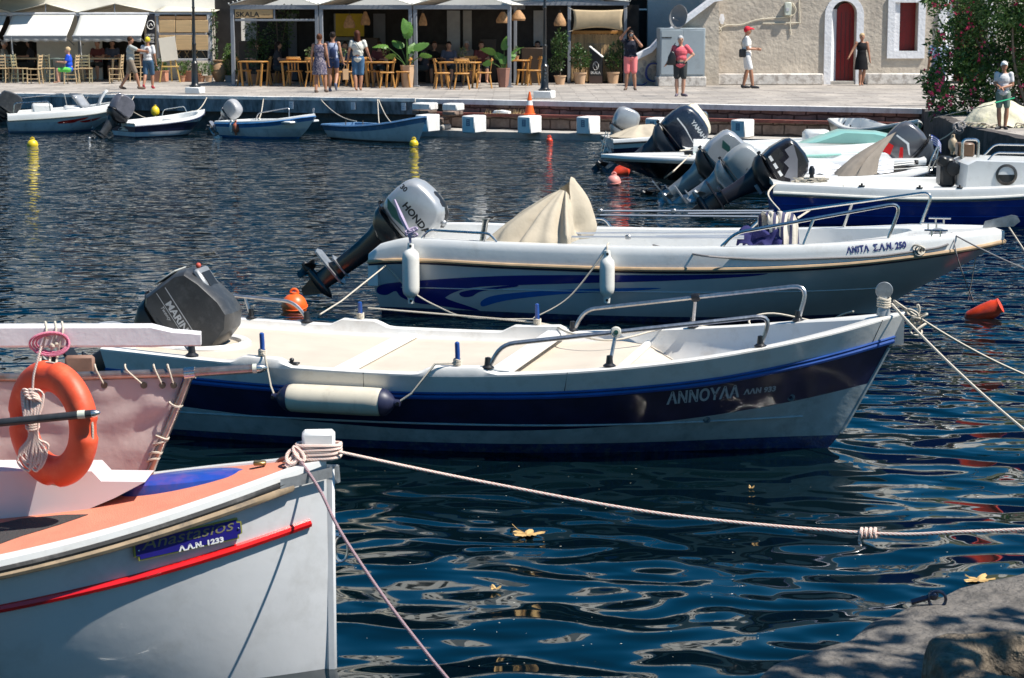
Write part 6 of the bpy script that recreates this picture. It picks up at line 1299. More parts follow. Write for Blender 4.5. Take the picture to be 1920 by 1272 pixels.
R3 = craft('speedboat', 'black hulled speedboat with white deck, its sharp bow pointing left', None, .62, (1127, 289), .60, .85, [DKB, mat('slate_bottom', (.10, .13, .14), .4, var=.1), WB], bands=lambda b: [(zf(b, lambda t: .06+.22*max(0, t-.5)*1.2), 1, 4), (below(b, .045), 0, 6), (1.0, 2, 1)], cap=.06, df=.10, L=5.6, head=R(172), w=.3, ta=.25, t1=.45, stem=[(0, 1.5), (.5, .75), (1, 0)], rub=None, mids=.60, rake=.15)
TREES.clear()
outboard('grey outboard with red and white flashes, its cowl leaning left over the black speedboat', R3.world(Vector((-.0, 0, .50))), R3.h, R(50), 1.08, None, mat('metallic_grey_cowl', (.13, .13, .14), .25, .3, var=.1, coat=.4), mat('slate_grey_plastic', (.05, .055, .065)), style='round', text=None, extra={'notiller': 1})
_m = [o for o in SC.objects if o.get('label', '').startswith('grey outboard with red')][0]; _cw = _m.children[0]; TREES.clear()
decal([[(-.30, .70), (-.12, .74), (-.10, .62), (-.26, .56)], [(-.20, .42), (-.05, .52), (-.02, .48), (-.16, .36)]], (0, .5, 0), (-1, 0, 0), (0, 0, 1), RED, _m, _cw, .003, 'red_flash', .06, .15)
decal([[(.05, .70), (.08, .70), (.10, .45), (-.05, .30), (-.05, .33), (.06, .47)]], (0, .5, 0), (-1, 0, 0), (0, 0, 1), WHITEP, _m, _cw, .004, 'white_line', .06, .15)
b = MB(); cc = R3.l(1292, 292, .62); b.pillow([(cc.x-.08, .63), (cc.x+.08, .63), (cc.x+.1, .70), (cc.x-.06, .71)], .05, M=Matrix.Translation((0, cc.y, 0))); b.build('deck_hatch', BLK, R3.root)
b = MB(); b.tube(crom([R3.l(1275+14*k, 283-(k % 3)*2, .66) for k in range(6)], 5), .014, n=6); b.build('deck_rope', ROPE, R3.root)
rope('mooring_rope', [R3.world(R3.l(1295, 290, .64)), Q(1262, 322, 36.0), P(1232, 345, 0)], .014, ROPE, 'pale rope slanting from the black speedboat into the water')
# blue hulled cabin boat
cV = P(1450, 343, .62); R6 = craft('cabin_boat', 'white cabin boat with royal blue hull and round porthole at the right edge', cV, .62, cV+Vector((6.4, .55, .3)), .92, .95, [DBLUE, ANTIF, WB], bands=lambda b: [(zf(b, .0), 1, 2), (1.0, 0, 9)], rub=None, cap=.14, df=.12, w=.22, mids=.56, B=1.1, full=.22, tc=.06)
R6.strake(.985, .028, mat('grey_white_fendering', (.55, .54, .50), .5), name='rub_rail', out=.01); R6.strake(.93, .010, GALV, name='rub_rail_bead', out=.004)
R6.strake(lambda t: zf(R6, .30)(t), .008, DBLUE, name='hull_spray_strip', t1=.95, out=.003, wrap_bow=False); R6.strake(lambda t: zf(R6, .14)(t), .008, DBLUE, name='hull_spray_strip', t1=.95, out=.003, wrap_bow=False)
xk = R6.l(1832, 330, .8).x; b = MB(); zz = R6.top(.5, 1).z
cab = [(xk-.05, zz-.05), (xk-.02, zz+.30), (xk+.10, zz+.36), (xk+2.3, zz+.30), (xk+2.8, zz+.02)]
b.pillow(cab, .72, rnd=.06, n=9); cb_ = b.build('cabin', WB, R6.root, ang=40)
p = R6.l(1887, 335, .93); TRc = BVHTree.FromPolygons([v.co for v in cb_.data.vertices], [tuple(p_.vertices) for p_ in cb_.data.polygons]); o_ = R6.inv(Vector((0, 0, H))); d_ = (R6.inv(P(1887, 328, 0))-o_).normalized(); h_, hn_, _, _ = TRc.ray_cast(o_, d_); h_ = h_ if h_ else p
b = MB(); b.lathe([(.155, -.02), (.155, .015), (.12, .025), (.115, .0)], h_, 28, ax=(0, -1, .1)); po = b.build('porthole', mat('dark_bronze', (.10, .09, .08), .35, .7), R6.root); b = MB(); b.lathe([(0, .0), (.116, .0), (.116, -.02)], h_, 24, ax=(0, -1, .1)); b.build('glass', mat('smoked_glass', (.09, .085, .08), .05), po)
R6.pipe([Vector((xk+.35, -.5, zz+.34)), Vector((xk+.45, -.5, zz+.46)), Vector((xk+2, -.45, zz+.44)), Vector((xk+2.1, -.45, zz+.32))], .016, STEEL); R6.pipe([Vector((xk+.45, .5, zz+.36)), Vector((xk+.6, .5, zz+.52)), Vector((xk+2, .45, zz+.5)), Vector((xk+2.1, .45, zz+.32))], .016, STEEL)
c_ = R6.l(1795, 300, 1.0); b = MB(); wc = Vector((c_.x-.15, -.1, zz+.33)); b.tube([wc+Vector((.07*cos(a), .17*sin(a)*.35-.0, .20*cos(a)*1.0)) if 0 else wc+Vector((.05*sin(a)+.06*cos(a), .10*sin(a), .19*cos(a))) for a in [2*pi*i/24 for i in range(24)]], .013, n=7, closed=True)
for k in range(3): a = 2*pi*k/3+.4; b.tube([wc+Vector((.04, .02, 0)), wc+Vector((.05*sin(a)+.06*cos(a), .10*sin(a), .19*cos(a)))], .010, n=5)
b.build('steering_wheel', STEEL, R6.root)
b = MB(); b.box((c_.x+.05, .05, zz+.14), (.22, .5, .44), b=.04); b.box((c_.x-.02, -.15, zz+.30), (.16, .12, .16), b=.03, R3=Matrix.Rotation(.5, 3, 'Y')); b.lathe([(.10, 0), (.10, .05), (.05, .06), (0, .05)], (c_.x+.12, -.24, zz+.20), 18, ax=(0, -1, 0)); b.build('helm_console', BLK, R6.root)
b = MB(); b.box((xk+.12, .25, zz+.46), (.25, .3, .2), b=.02); b.build('wooden_locker', mat('varnished_brown', (.16, .09, .05), .4), R6.root); R6.pipe([Vector((xk+.05, .0, zz+.3)), Vector((xk+.05, .0, zz+.62)), Vector((xk+.28, .0, zz+.62)), Vector((xk+.28, .0, zz+.3))], .024, STEEL, fr=.07)
drape('taupe canvas cover peaked over the engine box of the blue hulled boat', R6, [(R6.l(1578, 318, .8).x, -.45, .68), (R6.l(1638, 318, .8).x, -.45, .70), (R6.l(1648, 318, .8).x, .2, .7), (R6.l(1585, 318, .8).x, .25, .7)], [(R6.l(1622, 240, 1.3).x+.28, -.15, 1.33), (R6.l(1622, 240, 1.3).x+.36, .0, 1.30)], mat('taupe_canvas', (.28, .24, .20), .9, var=.12, bump=.005, bs=12), seed=1, ripple=.05)
za6 = R6.top(.35, -1).z+.02
for (x0, y0, x1, y1) in ((1560, 318, 1718, 303), (1565, 324, 1780, 312), (1600, 321, 1718, 306)):
    o_p = rope('fishing_rod', [R6.world(R6.l(x0, y0, za6+.02)), R6.world(R6.l(x1, y1, za6+.12))], .009, VINYL, {(1718, 303): 'upper white rod on the deck of the blue hulled boat', (1780, 312): 'longest white rod on the blue hulled boat, reaching nearest the helm', (1718, 306): 'white rod lying close under the upper one on the blue hulled boat'}[(x1, y1)], cat='rod')
    e = R6.world(R6.l(x1, y1, za6+.12)); b = MB(); b.box(e-R6.pos*0, (.07, .03, .05), b=.01); q = b.build('rod_tip', BLK, None); q.parent = o_p
for px, py in ((1620, 345), (1668, 345), (1550, 342), (1682, 326)): h_ = on_side(R6, R6.gu, px, py, .0); 
for t in (.20, .33, .42): p = R6.top(t, -1, .03); b = MB(); b.box(p+Vector((0, 0, .012)), (.09, .04, .022), b=.006); b.box(p+Vector((0, 0, .035)), (.03, .02, .03), b=.006); b.build('deck_fitting', BLK, R6.root)
p = R6.top(.09, -1, .3); b = MB(); b.lathe([(.035, 0), (.03, .12), (.045, .13), (.045, .20), (.02, .25), (0, .25)], p-Vector((0, 0, .0)), 12); b.build('stern_light', BLK, R6.root)
b = MB(); p = R6.top(.06, -1, .35)
for k in range(12): b.tube([p+Vector((.35*random.random()+.10*cos(a), .12*random.random()-.05+.06*sin(a), .03+.025*sin(a+k))) for a in [2*pi*i/10 for i in range(10)]], .014, n=5, closed=True)
tag(b.build('rope_heap', ROPE), 'heap of beige rope on the stern deck of the blue hulled boat', 'rope').location = (0, 0, 0)
_o = bpy.data.objects['rope_heap']; _o.location = R6.pos; _o.rotation_euler.z = R6.h
rope('mooring_rope', crom([R6.world(R6.top(.16, -1, .03)), on_side(R6, R6.hu, 1525, 390) or Q(1525, 390, 30), Q(1495, 410, 29.5)], 6), .016, ROPE, 'cream rope hanging down the royal blue hull')
rope('mooring_rope', crom([R6.world(R6.top(.01, -1, .1)), Q(1440, 365, 30.6), Q(1462, 395, 30.0)], 6), .014, ROPE, 'short knotted rope at the royal blue stern corner')
STK = mat('black_cowl_gloss', (.018, .018, .024), .18, var=.2, coat=.5)
outboard('black square shouldered outboard, rightmost of the tilted row', R6.world(Vector((-.12, .30, .52))), R6.h, R(57), 1.1, None, STK, mat('dark_plum_leg', (.028, .026, .034), .3, var=.2), style='boxy', text=None, extra={'clamp': MSILV, 'decal': [([[(-.26, .62), (-.05, .56), (.2, .40), (.28, .20), (.12, .34), (.05, .28), (-.02, .40), (-.12, .38), (-.14, .48), (-.26, .48)]], mat('grey_wing_decal', (.18, .18, .20), .35), 'wing_decal'), ([[(-.30, .24), (-.22, .24), (-.22, .28), (-.30, .28)], [(-.18, .24), (-.10, .24), (-.10, .28), (-.18, .28)], [(-.06, .24), (.02, .24), (.02, .28), (-.06, .28)]], WHITEP, 'vent_marks')]}, prop=MSILV, steer=.1)
outboard('plain silver outboard, middle one of the tilted row', Q(1355, 346, 34.6), R(-2), R(54), 1.05, None, mat('silver_cowl_worn', (.40, .41, .40), .35, .3, var=.06, coat=.2), MSILV, style='round', text=[('V6', .07, -.02, .42, None, HBK, 0, {})], extra={'clamp': MSILV, 'notiller': 1}, prop=MSILV, steer=-.05)
outboard('silver outboard with dark lettering, leftmost of the tilted row', Q(1322, 330, 36.4), R(0), R(50), 1.2, None, mat('silver_cowl_b', (.44, .45, .46), .25, .4, var=.05, coat=.5), mat('silver_leg', (.30, .32, .33), .3, .5, var=.1), style='boxy', text=[('HONDA', .08, -.05, .54, .32, HBK, 0, {'bold': .003})], extra={'clamp': MSILV, 'notiller': 1, 'decal': [([[(-.28, .50), (-.14, .52), (-.06, .46), (-.2, .42)]], HGR, 'green_decal')]}, prop=BLK)
R5 = craft('rowing_boat', 'dark green rowing boat with white inside resting against the quay wall', P(1552, 238, .55), .74, P(1722, 224, 1.0), 1.0, .42, [GRN, GRN, WB], bands=lambda b: [(zf(b, .3), 0, 2), (below(b, .05), 0, 4), (1.0, 2, 1)], cap=.03, df=.22, inner=WB, keelz=.18, mids=.66, rub=WB, rr=.012, B=.55)
for k, t in enumerate((.35, .6)): crossbar(R5, t, .16, .025, m=WB, z=R5.top(t, 1).z-.08)
R9 = craft('inflatable_boat', 'grey inflatable boat with a rail, cut by the right edge behind the cabin boat', P(1856, 262, .45), .45, P(2140, 258, .7), .7, .7, [mat('grey_inflatable', (.30, .31, .33), .5), BLK, WB], cap=.10, df=.2, inner=mat('grey_inflatable', (.30, .31, .33), .5), w=.3)
R9.pipe([R9.top(.0, -1)+Vector((0, 0, 0)), R9.top(.3, -1)+Vector((0, 0, .35)), R9.top(.6, -1)+Vector((0, 0, .4)), R9.top(.62, -1)], .02, STEEL, fr=.1)
# flag, fender, line on posts near the right
fg = empty('flag', Q(1743, 286, 38), 0, 'small blue and white striped flag on a short white staff', 'flag'); b = MB(); b.tube([(0, 0, 0), (-.01, 0, .32)], .010, n=6); b.build('flagstaff', WHITEP, fg)
b = MB(); b.sheet(lambda u, v: (.02+.19*u, .03*sin(u*8), .31-.17*v-.16*u*u), 14, 9)
b.m = [(1 if (i % 9) % 2 == 0 else 0) for i in range(len(b.f))]; o = b.build('cloth', [WHITEP, mat('flag_blue', (.02, .06, .40), .7)], fg)
fender('tan bottle shaped fender standing behind the steering wheel', Q(1787, 252, 36), .34, .075, m=mat('tan_vinyl', (.45, .34, .22), .5))
rope('mooring_rope', sag(Q(1712, 268, 39), Q(1795, 240, 38), .12), .012, ROPE, 'sagging rope left of the rope tangle on the dark rocks'); rope('fishing_line', [Q(1752, 221, 45), Q(1862, 196, 39.5)], .008, ROPE, 'taut thin line rising to the boy with the white cap')
b = MB(); kk = Q(1798, 240, 37.6)
for k in range(9): b.tube([kk+Vector((.05*sin(k*2.3)+.06*cos(a), .04*sin(a+k), .05*sin(k*1.3)+.06*sin(a))) for a in [2*pi*i/10 for i in range(10)]], .014, n=5, closed=True)
tag(b.build('rope_tangle', ROPEG), 'tangle of frayed rope hanging on the dark rock edge', 'rope')
# ================================================================== CAFES
PA_main = Pl(P(440, 162, ZQ), R(-6)); PB = Pl(P(955, 156.5, ZQ), R(0)); PA = Pl(P(296, 152, ZQ), R(0))
def au(px): return PA.uv(px, 90)[0]
def az(py, px=600): return PA.uv(px, py)[1]
def beam(b, px0, py0, px1, py1, d=0.0, th=.08, m=0):
    u0, z0 = PA.uv(px0, py0); u1, z1 = PA.uv(px1, py1); b.box(((u0+u1)/2, d, (z0+z1)/2), (abs(u1-u0), th, abs(z1-z0)), b=.006, m=m)
lc = PA.root('cafe_pavilion', 'left cafe pavilion with cream tent roofs and bamboo blinds at its end', 'pavilion')
WFR = mat('white_grey_frame', (.50, .50, .51), .5)
u0l, u1l = au(-260), au(400); ztop = az(27, 300)
for px in (22, 148, 296, 396, -105): b = MB(); u = au(px); b.box((u, .04, (ZQ+ztop)/2), (.07, .07, ztop-ZQ), b=.01); b.build('post', WFR if px > 200 else GREYF, lc)
b = MB(); b.box(((u0l+u1l)/2, .02, ztop), (u1l-u0l, .1, .12), b=.01); b.build('front_beam', WFR, lc)
b = MB(); b.box(((u0l+u1l)/2, 3.6, ztop), (u1l-u0l, .1, .12), b=.01); b.build('rear_beam', WFR, lc)
pk = [(-260, 27), (-190, 14), (-105, 26), (-40, 13), (22, 26), (88, 13), (148, 25), (217, 9), (296, 22)]
for k in range(0, 8, 2):
    a, c, e = pk[k], pk[k+1], pk[k+2]; b = MB(); ua, uc, ue = au(a[0]), au(c[0]), au(e[0]); zp = ztop+.28
    b.sheet(lambda u, v: (ua+(uc-ua)*u, -.05+3.7*v, ztop+.07+(zp-ztop)*u-.03*sin(pi*v)), 4, 8); b.sheet(lambda u, v: (uc+(ue-uc)*u, -.05+3.7*v, ztop+.07+(zp-ztop)*(1-u)-.03*sin(pi*v)), 4, 8)
    o = b.build('tent_roof', mat('cream_tent', (.64, .60, .50), .8, trans=.1), lc); o.modifiers.new('s', 'SOLIDIFY').thickness = .02
    b = MB(); b.box((uc, .0, ztop+.17), (.03, .05, .3)); b.build('ridge_strut', GREYF, o)
b = MB(); ua, ue = au(292), au(404); b.sheet(lambda u, v: (ua+(ue-ua)*u, -.06+3.8*v, ztop+.09+.26*sin(pi*min(1, v*1.2)/1.2*.5)*(1-.55*u)), 8, 8); o = b.build('tent_roof', mat('cream_tent', (.64, .60, .50)), lc); o.modifiers.new('s', 'SOLIDIFY').thickness = .02
for y0, y1 in ((62, 66), (110, 114)): b = MB(); beam(b, 296, y0, 396, y1); b.build('cross_bar', WFR, lc)
b = MB(); beam(b, 388, 24, 396, 152, .02, .12); b.build('end_post', WFR, lc)
for y0, y1, nm in ((38, 61, 0), (66, 94, 0), (27, 37, 1)):
    b = MB(); 
    for k in range(3): beam(b, 299+31*k, y0, 299+31*(k+1)-.8, y1, -.08 if not nm else -.02, .02)
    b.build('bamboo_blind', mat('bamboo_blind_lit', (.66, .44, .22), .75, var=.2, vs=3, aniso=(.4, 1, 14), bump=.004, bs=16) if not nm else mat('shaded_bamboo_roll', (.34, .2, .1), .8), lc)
b = MB(); beam(b, 299, 95, 389, 110, .1, .01); b.build('window_pane', mat('dark_glass', (.03, .035, .04), .08), lc)
b = MB()
for k in range(8): x = 322+k*8; u, z = PA.uv(x, 96); u2, z2 = PA.uv(x+(8 if k % 2 else -8), 109); b.tube([(u, .06, z), (u2, .06, z2)], .012, n=4)
b.build('window_lattice', WOOD3, lc)
b = MB(); b.box(((u0l+u1l)/2, 3.9, 2.2), (u1l-u0l, .08, 2.7)); b.build('shade_rear_screen', DARKI, lc)  # dark sheet painted as the shade at the back of the cafe
b = MB(); b.box(((au(398)+au(441))/2, 1.2, 2.2), (au(441)-au(398)+.1, .1, 2.75)); b.build('shade_panel', DARKI, lc)  # dark panel in place of the shade between the two pavilions
b = MB(); b.box(((au(60)+au(445))/2, 3.2, 3.75), (au(445)-au(60), .3, .5)); b.build('grey_fascia', mat('grey_balcony', (.35, .36, .38), .7), lc)
# banner
bn = PA.root('banner', 'tall black banner with a round white crest between awning and blinds', 'banner'); b = MB(); beam(b, 274, 26, 292, 84, -.03, .02); b.build('cloth', mat('black_banner', (.015, .017, .025), .8), bn)
u, z = PA.uv(283, 47); b = MB(); b.tube([(u+.12*cos(a), -.045, z+.14*sin(a)) for a in [2*pi*i/10 for i in range(10)]], .012, n=4, closed=True); b.tube([(u-.05, -.045, z-.05), (u, -.045, z+.05), (u+.05, -.045, z-.03)], .014, n=4); b.build('crest', WHITEP, bn)
for k, t in enumerate(("L'ART DI", 'CREARE', 'MIXOL')): lettering(t, .10, (PA.uv(275.5, 68)[0], -.043, PA.uv(280, 68+6*k)[1]), (1, 0, 0), (0, 0, 1), WHITEP, bn, width=.24, off=0, bold=.003)
# awnings
def awning(px0, px1, label, vs_=0):
    r = PA.root('awning', label, 'awning', 'white sloping awnings of the left cafe'); u0, u1 = au(px0), au(px1); zt = ztop-.02; zb_ = 2.30; D = 1.35
    b = MB(); b.sheet(lambda u, v: (u0+.06+(u1-u0-.12)*u, -.1-D*v, zt+(zb_-zt)*v-.035*sin(pi*v)+.008*sin(u*26)*v), 16, 10); o = b.build('fabric', FABW, r); o.modifiers.new('s', 'SOLIDIFY').thickness = .008
    b = MB(); b.sheet(lambda u, v: (u0+.06+(u1-u0-.12)*u, -.1-D-.012*sin(u*40)*v, zb_-.17*v-.015*sin(u*40)*v), 48, 3); o = b.build('valance', mat('grey_valance', (.34, .34, .33), .85), r); o.modifiers.new('s', 'SOLIDIFY').thickness = .006
    b = MB(); b.tube([(u0+.03, -.08, zt+.03), (u1-.03, -.08, zt+.03)], .045, n=10); b.build('roller', WFR, r); b = MB(); b.tube([(u0+.05, -.1-D, zb_), (u1-.05, -.1-D, zb_)], .022, n=8); b.build('front_bar', GREYF, r)
    for u in (u0+.12, u1-.12): b = MB(); b.tube([(u, -.02, 2.0), (u, -.09-D, zb_-.01)], .015, n=6); b.build('arm', GREYF, r)
    b = MB(); u = u0+.3; b.tube([(u, -.1-D, zb_-.02), (u+.02, -.1-D+.1, 1.55)], .012, n=6); b.build('crank_rod', WHITEP, r)
awning(-228, -108, 'white awning beyond the left edge, mostly out of view'); awning(-103, 20, 'white awning cut by the left edge of the picture'); awning(24, 146, 'white sloping awning in the middle of the left cafe'); awning(150, 283, 'white sloping awning beside the black banner')
# restaurant pavilion
PA = PA_main
rc = PA.root('restaurant_pavilion', 'grey framed restaurant pavilion with pitched white roofs and open bays', 'pavilion')
zt2 = az(15, 600)
rp = [437, 595, 603, 770, 779, 955]
for px in rp: b = MB(); u = au(px); b.box((u, .0, (ZQ+zt2)/2), (.11, .11, zt2-ZQ), b=.01); p_ = b.build('post', GREYF, rc); b = MB(); b.box((u, 0, ZQ+.02), (.22, .22, .03), b=.005); b.build('foot_plate', GREYF, p_)
for a, c in ((437, 595), (603, 770), (779, 955), (958, 1176)):
    if a > 950:
        PA = PB; rc0 = rc; rc = PA.root('side_pavilion', 'set back end bay of the restaurant with the tan sail and bamboo screen', 'pavilion'); zt2 = az(8, 1100)
        for px in (966, 1067, 1172): b = MB(); u = au(px); b.box((u, .0, (ZQ+zt2)/2), (.10, .10, zt2-ZQ), b=.01); b.build('post', GREYF, rc)

    b = MB(); b.box(((au(a)+au(c))/2, 0, zt2+.02), (au(c)-au(a)+.1, .14, .13), b=.01); b.build('front_beam', GREYF, rc); b = MB(); b.box(((au(a)+au(c))/2, 4.2, zt2+.02), (au(c)-au(a)+.1, .14, .13), b=.01); b.build('rear_beam', GREYF, rc)
    ua, ue = au(a)-.08, au(c)+.08; uc = (ua+ue)/2; zp = zt2+(.42 if a < 900 else .16); b = MB()
    b.sheet(lambda u, v: (ua+(uc-ua)*u, -.1+4.5*v, zt2+.10+(zp-zt2)*u), 4, 6); b.sheet(lambda u, v: (uc+(ue-uc)*u, -.1+4.5*v, zt2+.10+(zp-zt2)*(1-u)), 4, 6)
    o = b.build('tent_roof', mat('white_tent', (.66, .65, .60), .8, trans=.05), rc); o.modifiers.new('s', 'SOLIDIFY').thickness = .025
    b = MB(); 
    for k in range(22): f = k/21; zz = zt2+.13+(zp-zt2)*(1-abs(2*f-1)); b.ball((ua+(ue-ua)*f, -.12, zz), .022, n=5)
    b.build('edge_lacing', WHITEP, o)
PA = PA_main; rc = rc0
b = MB(); beam(b, 441, 36, 592, 40, .0, .1); b.build('cross_bar', GREYF, rc); b = MB(); beam(b, 513, 18, 516, 36, 0, .08); b.build('cross_bar', GREYF, rc)
b = MB(); b.box((au(700), 4.6, 2.1), (au(960)-au(437)-.3, .05, 2.5)); 
b = MB(); beam(b, 441, 18, 512, 34, -.02, .05); sg = b.build('sign_board', mat('tan_sign_wood', (.50, .32, .15), .6, var=.15, vs=3, aniso=(1, 1, 6)), rc)
lettering('SKALA', .20, (au(444), -.048, az(31.5, 450)), (1, 0, 0), (0, 0, 1), HBK, sg, width=au(488)-au(444), off=0, bold=.004)
for k in range(3): lettering('coffee food', .05, (au(492), -.048, az(25+4*k, 450)), (1, 0, 0), (0, 0, 1), HBK, sg, width=(au(507)-au(492)), off=0) if k == 1 else None
# near-black backdrop holds the interior's shade in its colour; panels and greenery
b = MB(); b.box(((au(437)+au(1172))/2, 4.35, 2.05), (au(1172)-au(437)+.4, .06, 2.45)); b.build('shade_rear_wall', DARKI, rc)
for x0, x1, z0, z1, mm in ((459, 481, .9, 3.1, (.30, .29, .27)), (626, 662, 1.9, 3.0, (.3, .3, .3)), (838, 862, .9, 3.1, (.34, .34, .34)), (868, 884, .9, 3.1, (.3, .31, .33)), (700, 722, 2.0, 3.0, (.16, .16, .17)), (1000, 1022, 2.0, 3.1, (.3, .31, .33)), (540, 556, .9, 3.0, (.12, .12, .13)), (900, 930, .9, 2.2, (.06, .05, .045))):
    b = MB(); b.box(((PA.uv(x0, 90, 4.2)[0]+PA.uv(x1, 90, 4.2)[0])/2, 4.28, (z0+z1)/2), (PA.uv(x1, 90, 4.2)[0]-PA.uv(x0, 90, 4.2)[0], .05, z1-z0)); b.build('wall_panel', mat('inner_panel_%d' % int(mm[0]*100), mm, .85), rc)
b = MB()
for k in range(7): u = au(640)+k*.1; b.box((PA.uv(628, 90, 4.2)[0]+.32, 4.24, 2.0+.14*k), (.55, .012, .03))
b.build('louvre_slats', DARKI, rc)
for x0, h_ in ((470, 1.3), (612, 1.1), (690, 1.4), (820, 1.2), (1000, 1.1)):
    u = PA.uv(x0, 90, 3.6)[0]; b = MB(); b.box((u, 3.6, ZQ+h_/2), (.7, .4, h_), b=.02); b.build('service_counter', mat('dark_wood', (.06, .035, .02), .6), rc)
b = MB(); b.box((au(617), 3.5, 2.65), (.9, .05, .7)); b.build('yellow_poster', mat('mustard_poster', (.45, .30, .02), .8), rc)
BASK = mat('rattan', (.40, .22, .10), .8, var=.35, vs=12, bump=.008, bs=30)
for i, (px, py, w, h_, d, lb) in enumerate(((655, 42, .36, .42, 1.2, 'round dark rattan pendant lamp in the second bay'), (685, 36, .30, .44, 1.3, 'cone shaped rattan pendant lamp right of the round one'), (793, 38, .26, .40, .9, 'small rattan pendant lamp beside the grey post of the third bay'), (943, 34, .42, .36, .8, 'wide tan rattan pendant lamp left of the street lamp post'), (972, 30, .44, .34, 1.4, 'wide tan rattan pendant lamp directly left of the tall black post'), (1050, 38, .38, .42, 1.6, 'dark rattan pendant lamp right of the tall black post'))):
    u, z = PA.uv(px, py, d); r = empty('pendant_lamp', PA.o+PA.t*u+PA.n*d+Vector((0, 0, z)), 0, lb, 'pendant lamp', 'rattan pendant lamps'); b = MB(); rr_2 = w/2
    b.lathe([(rr_2*.25, h_*.5), (rr_2*.45, h_*.35), (rr_2*.85, 0), (rr_2, -h_*.25), (rr_2*.9, -h_*.42), (rr_2*.85, -h_*.42), (rr_2*.9, -h_*.25), (rr_2*.7, .05), (rr_2*.2, h_*.45)], n=16); b.build('shade', BASK, r); b = MB(); b.tube([(0, 0, h_*.5), (0, 0, max(h_*.5+.05, 3.12-z))], .008, n=4); b.build('cord', BLK, r)
# sun sail and bamboo fence
PA = PB
ss = PA.root('sun_sail', 'tan fabric sun sail stretched above the bamboo fence', 'sun sail'); ua, ue = au(1073), au(1168); za_, zb_ = az(18, 1120), az(58, 1120)
def sail(u, v): return Vector((ua+(ue-ua)*u+.05*sin(pi*v)*(1 if u < .5 else -1)*abs(2*u-1), -.12-.04*sin(pi*v), za_-.03*sin(pi*u)+(zb_-za_)*v+.13*sin(pi*u)*v))
b = MB(); b.sheet(sail, 16, 10); o = b.build('fabric', mat('tan_sail', (.58, .44, .27), .85, trans=.1), ss); o.modifiers.new('s', 'SOLIDIFY').thickness = .006
for u, v in ((0, 0), (1, 0), (0, 1), (1, 1)): p = Vector(sail(u, v)); b = MB(); b.tube([p, p+Vector((-.12 if u == 0 else .12, 0, .05 if v == 0 else -.02))], .008, n=4); b.build('corner_cord', ROPE, ss)
bf = PA.root('bamboo_fence', 'bamboo screen fence under the tan sun sail', 'fence'); b = MB()
u = ua
while u < ue: b.tube([(u, .35+random.uniform(-.01, .01), ZQ+.05), (u, .35, az(64, 1120)+random.uniform(-.03, .02))], random.uniform(.016, .024), n=6); u += .042
b.build('canes', BAMBV, bf); b = MB(); beam(b, 1073, 58, 1168, 64, .32, .12); b.build('top_rail', mat('orange_wood', (.45, .2, .04), .5), bf)
# menu stand
def gp_(px, py): return P(px, py, ZQ)
ms = empty('menu_stand', gp_(1118, 157), R(-10), 'black menu stand with sloping white top and lettering', 'menu stand'); b = MB(); pr = [(-.20, 0), (.20, 0), (.20, .80), (-.20, 1.12)]
b.prism(pr, -.14, .14, M=Matrix.Rotation(pi/2, 4, 'X')); b.build('box', mat('matt_black_panel', (.018, .018, .018), .6), ms, smooth=False); b = MB()
b.box((0, 0, .985), (.54, .38, .02), R3=Matrix.Rotation(math.atan2(.32, .40), 3, 'Y')); b.build('sloping_top', WHITEP, ms)
b = MB(); b.box((0, -.146, .12), (.41, .012, .24)); b.build('base_panel', mat('brown_panel', (.08, .05, .04), .6), ms)
lettering('SKALA', .12, (-.16, -.148, .30), (1, 0, 0), (0, 0, 1), WHITEP, ms, width=.31, off=0, bold=.003)
b = MB(); b.tube([(.085*cos(a), -.146, .55+.125*sin(a)) for a in [2*pi*i/20 for i in range(20)]], .009, n=4, closed=True); b.tube([(-.06, -.146, .60), (-.02, -.146, .62), (-.02, -.146, .55), (.03, -.146, .55), (.03, -.146, .48), (.07, -.146, .48)], .009, n=4); b.build('emblem', WHITEP, ms)
b = MB(); b.tube([(-.28, .05, 1.22), (.25, .05, 1.22)], .01, n=5); b.tube([(-.12, .05, 1.22), (-.1, .0, 1.06)], .008, n=4); b.tube([(.12, .05, 1.22), (.12, .0, .9)], .008, n=4); b.build('lamp_bar', BLK, ms)
# easel
ea = empty('easel', gp_(320, 155), R(10), 'light wooden easel holding a blank white board', 'easel')
for x0, x1, y0 in ((-.34, -.10, 0), (.30, .02, 0), (.05, -.02, .45)): b = MB(); b.box(((x0+x1)/2, y0/2, .72), (.045, .03, 1.46), b=.005, R3=Matrix.Rotation(atan2(x1-x0, 1.45), 3, 'Y') @ Matrix.Rotation(atan2(y0, 1.45), 3, 'X')); b.build('leg', mat('yellow_pine', (.62, .40, .12), .5), ea)
b = MB(); b.box((-.0, -.03, .50), (.55, .04, .04), b=.005); b.build('ledge', mat('yellow_pine', (.62, .40, .12)), ea); b = MB(); b.box((-.05, -.05, 1.05), (.52, .02, .74), b=.004, R3=Matrix.Rotation(R(-7), 3, 'Y')); b.build('board', mat('paper_board', (.66, .60, .50), .8, var=.06), ea)
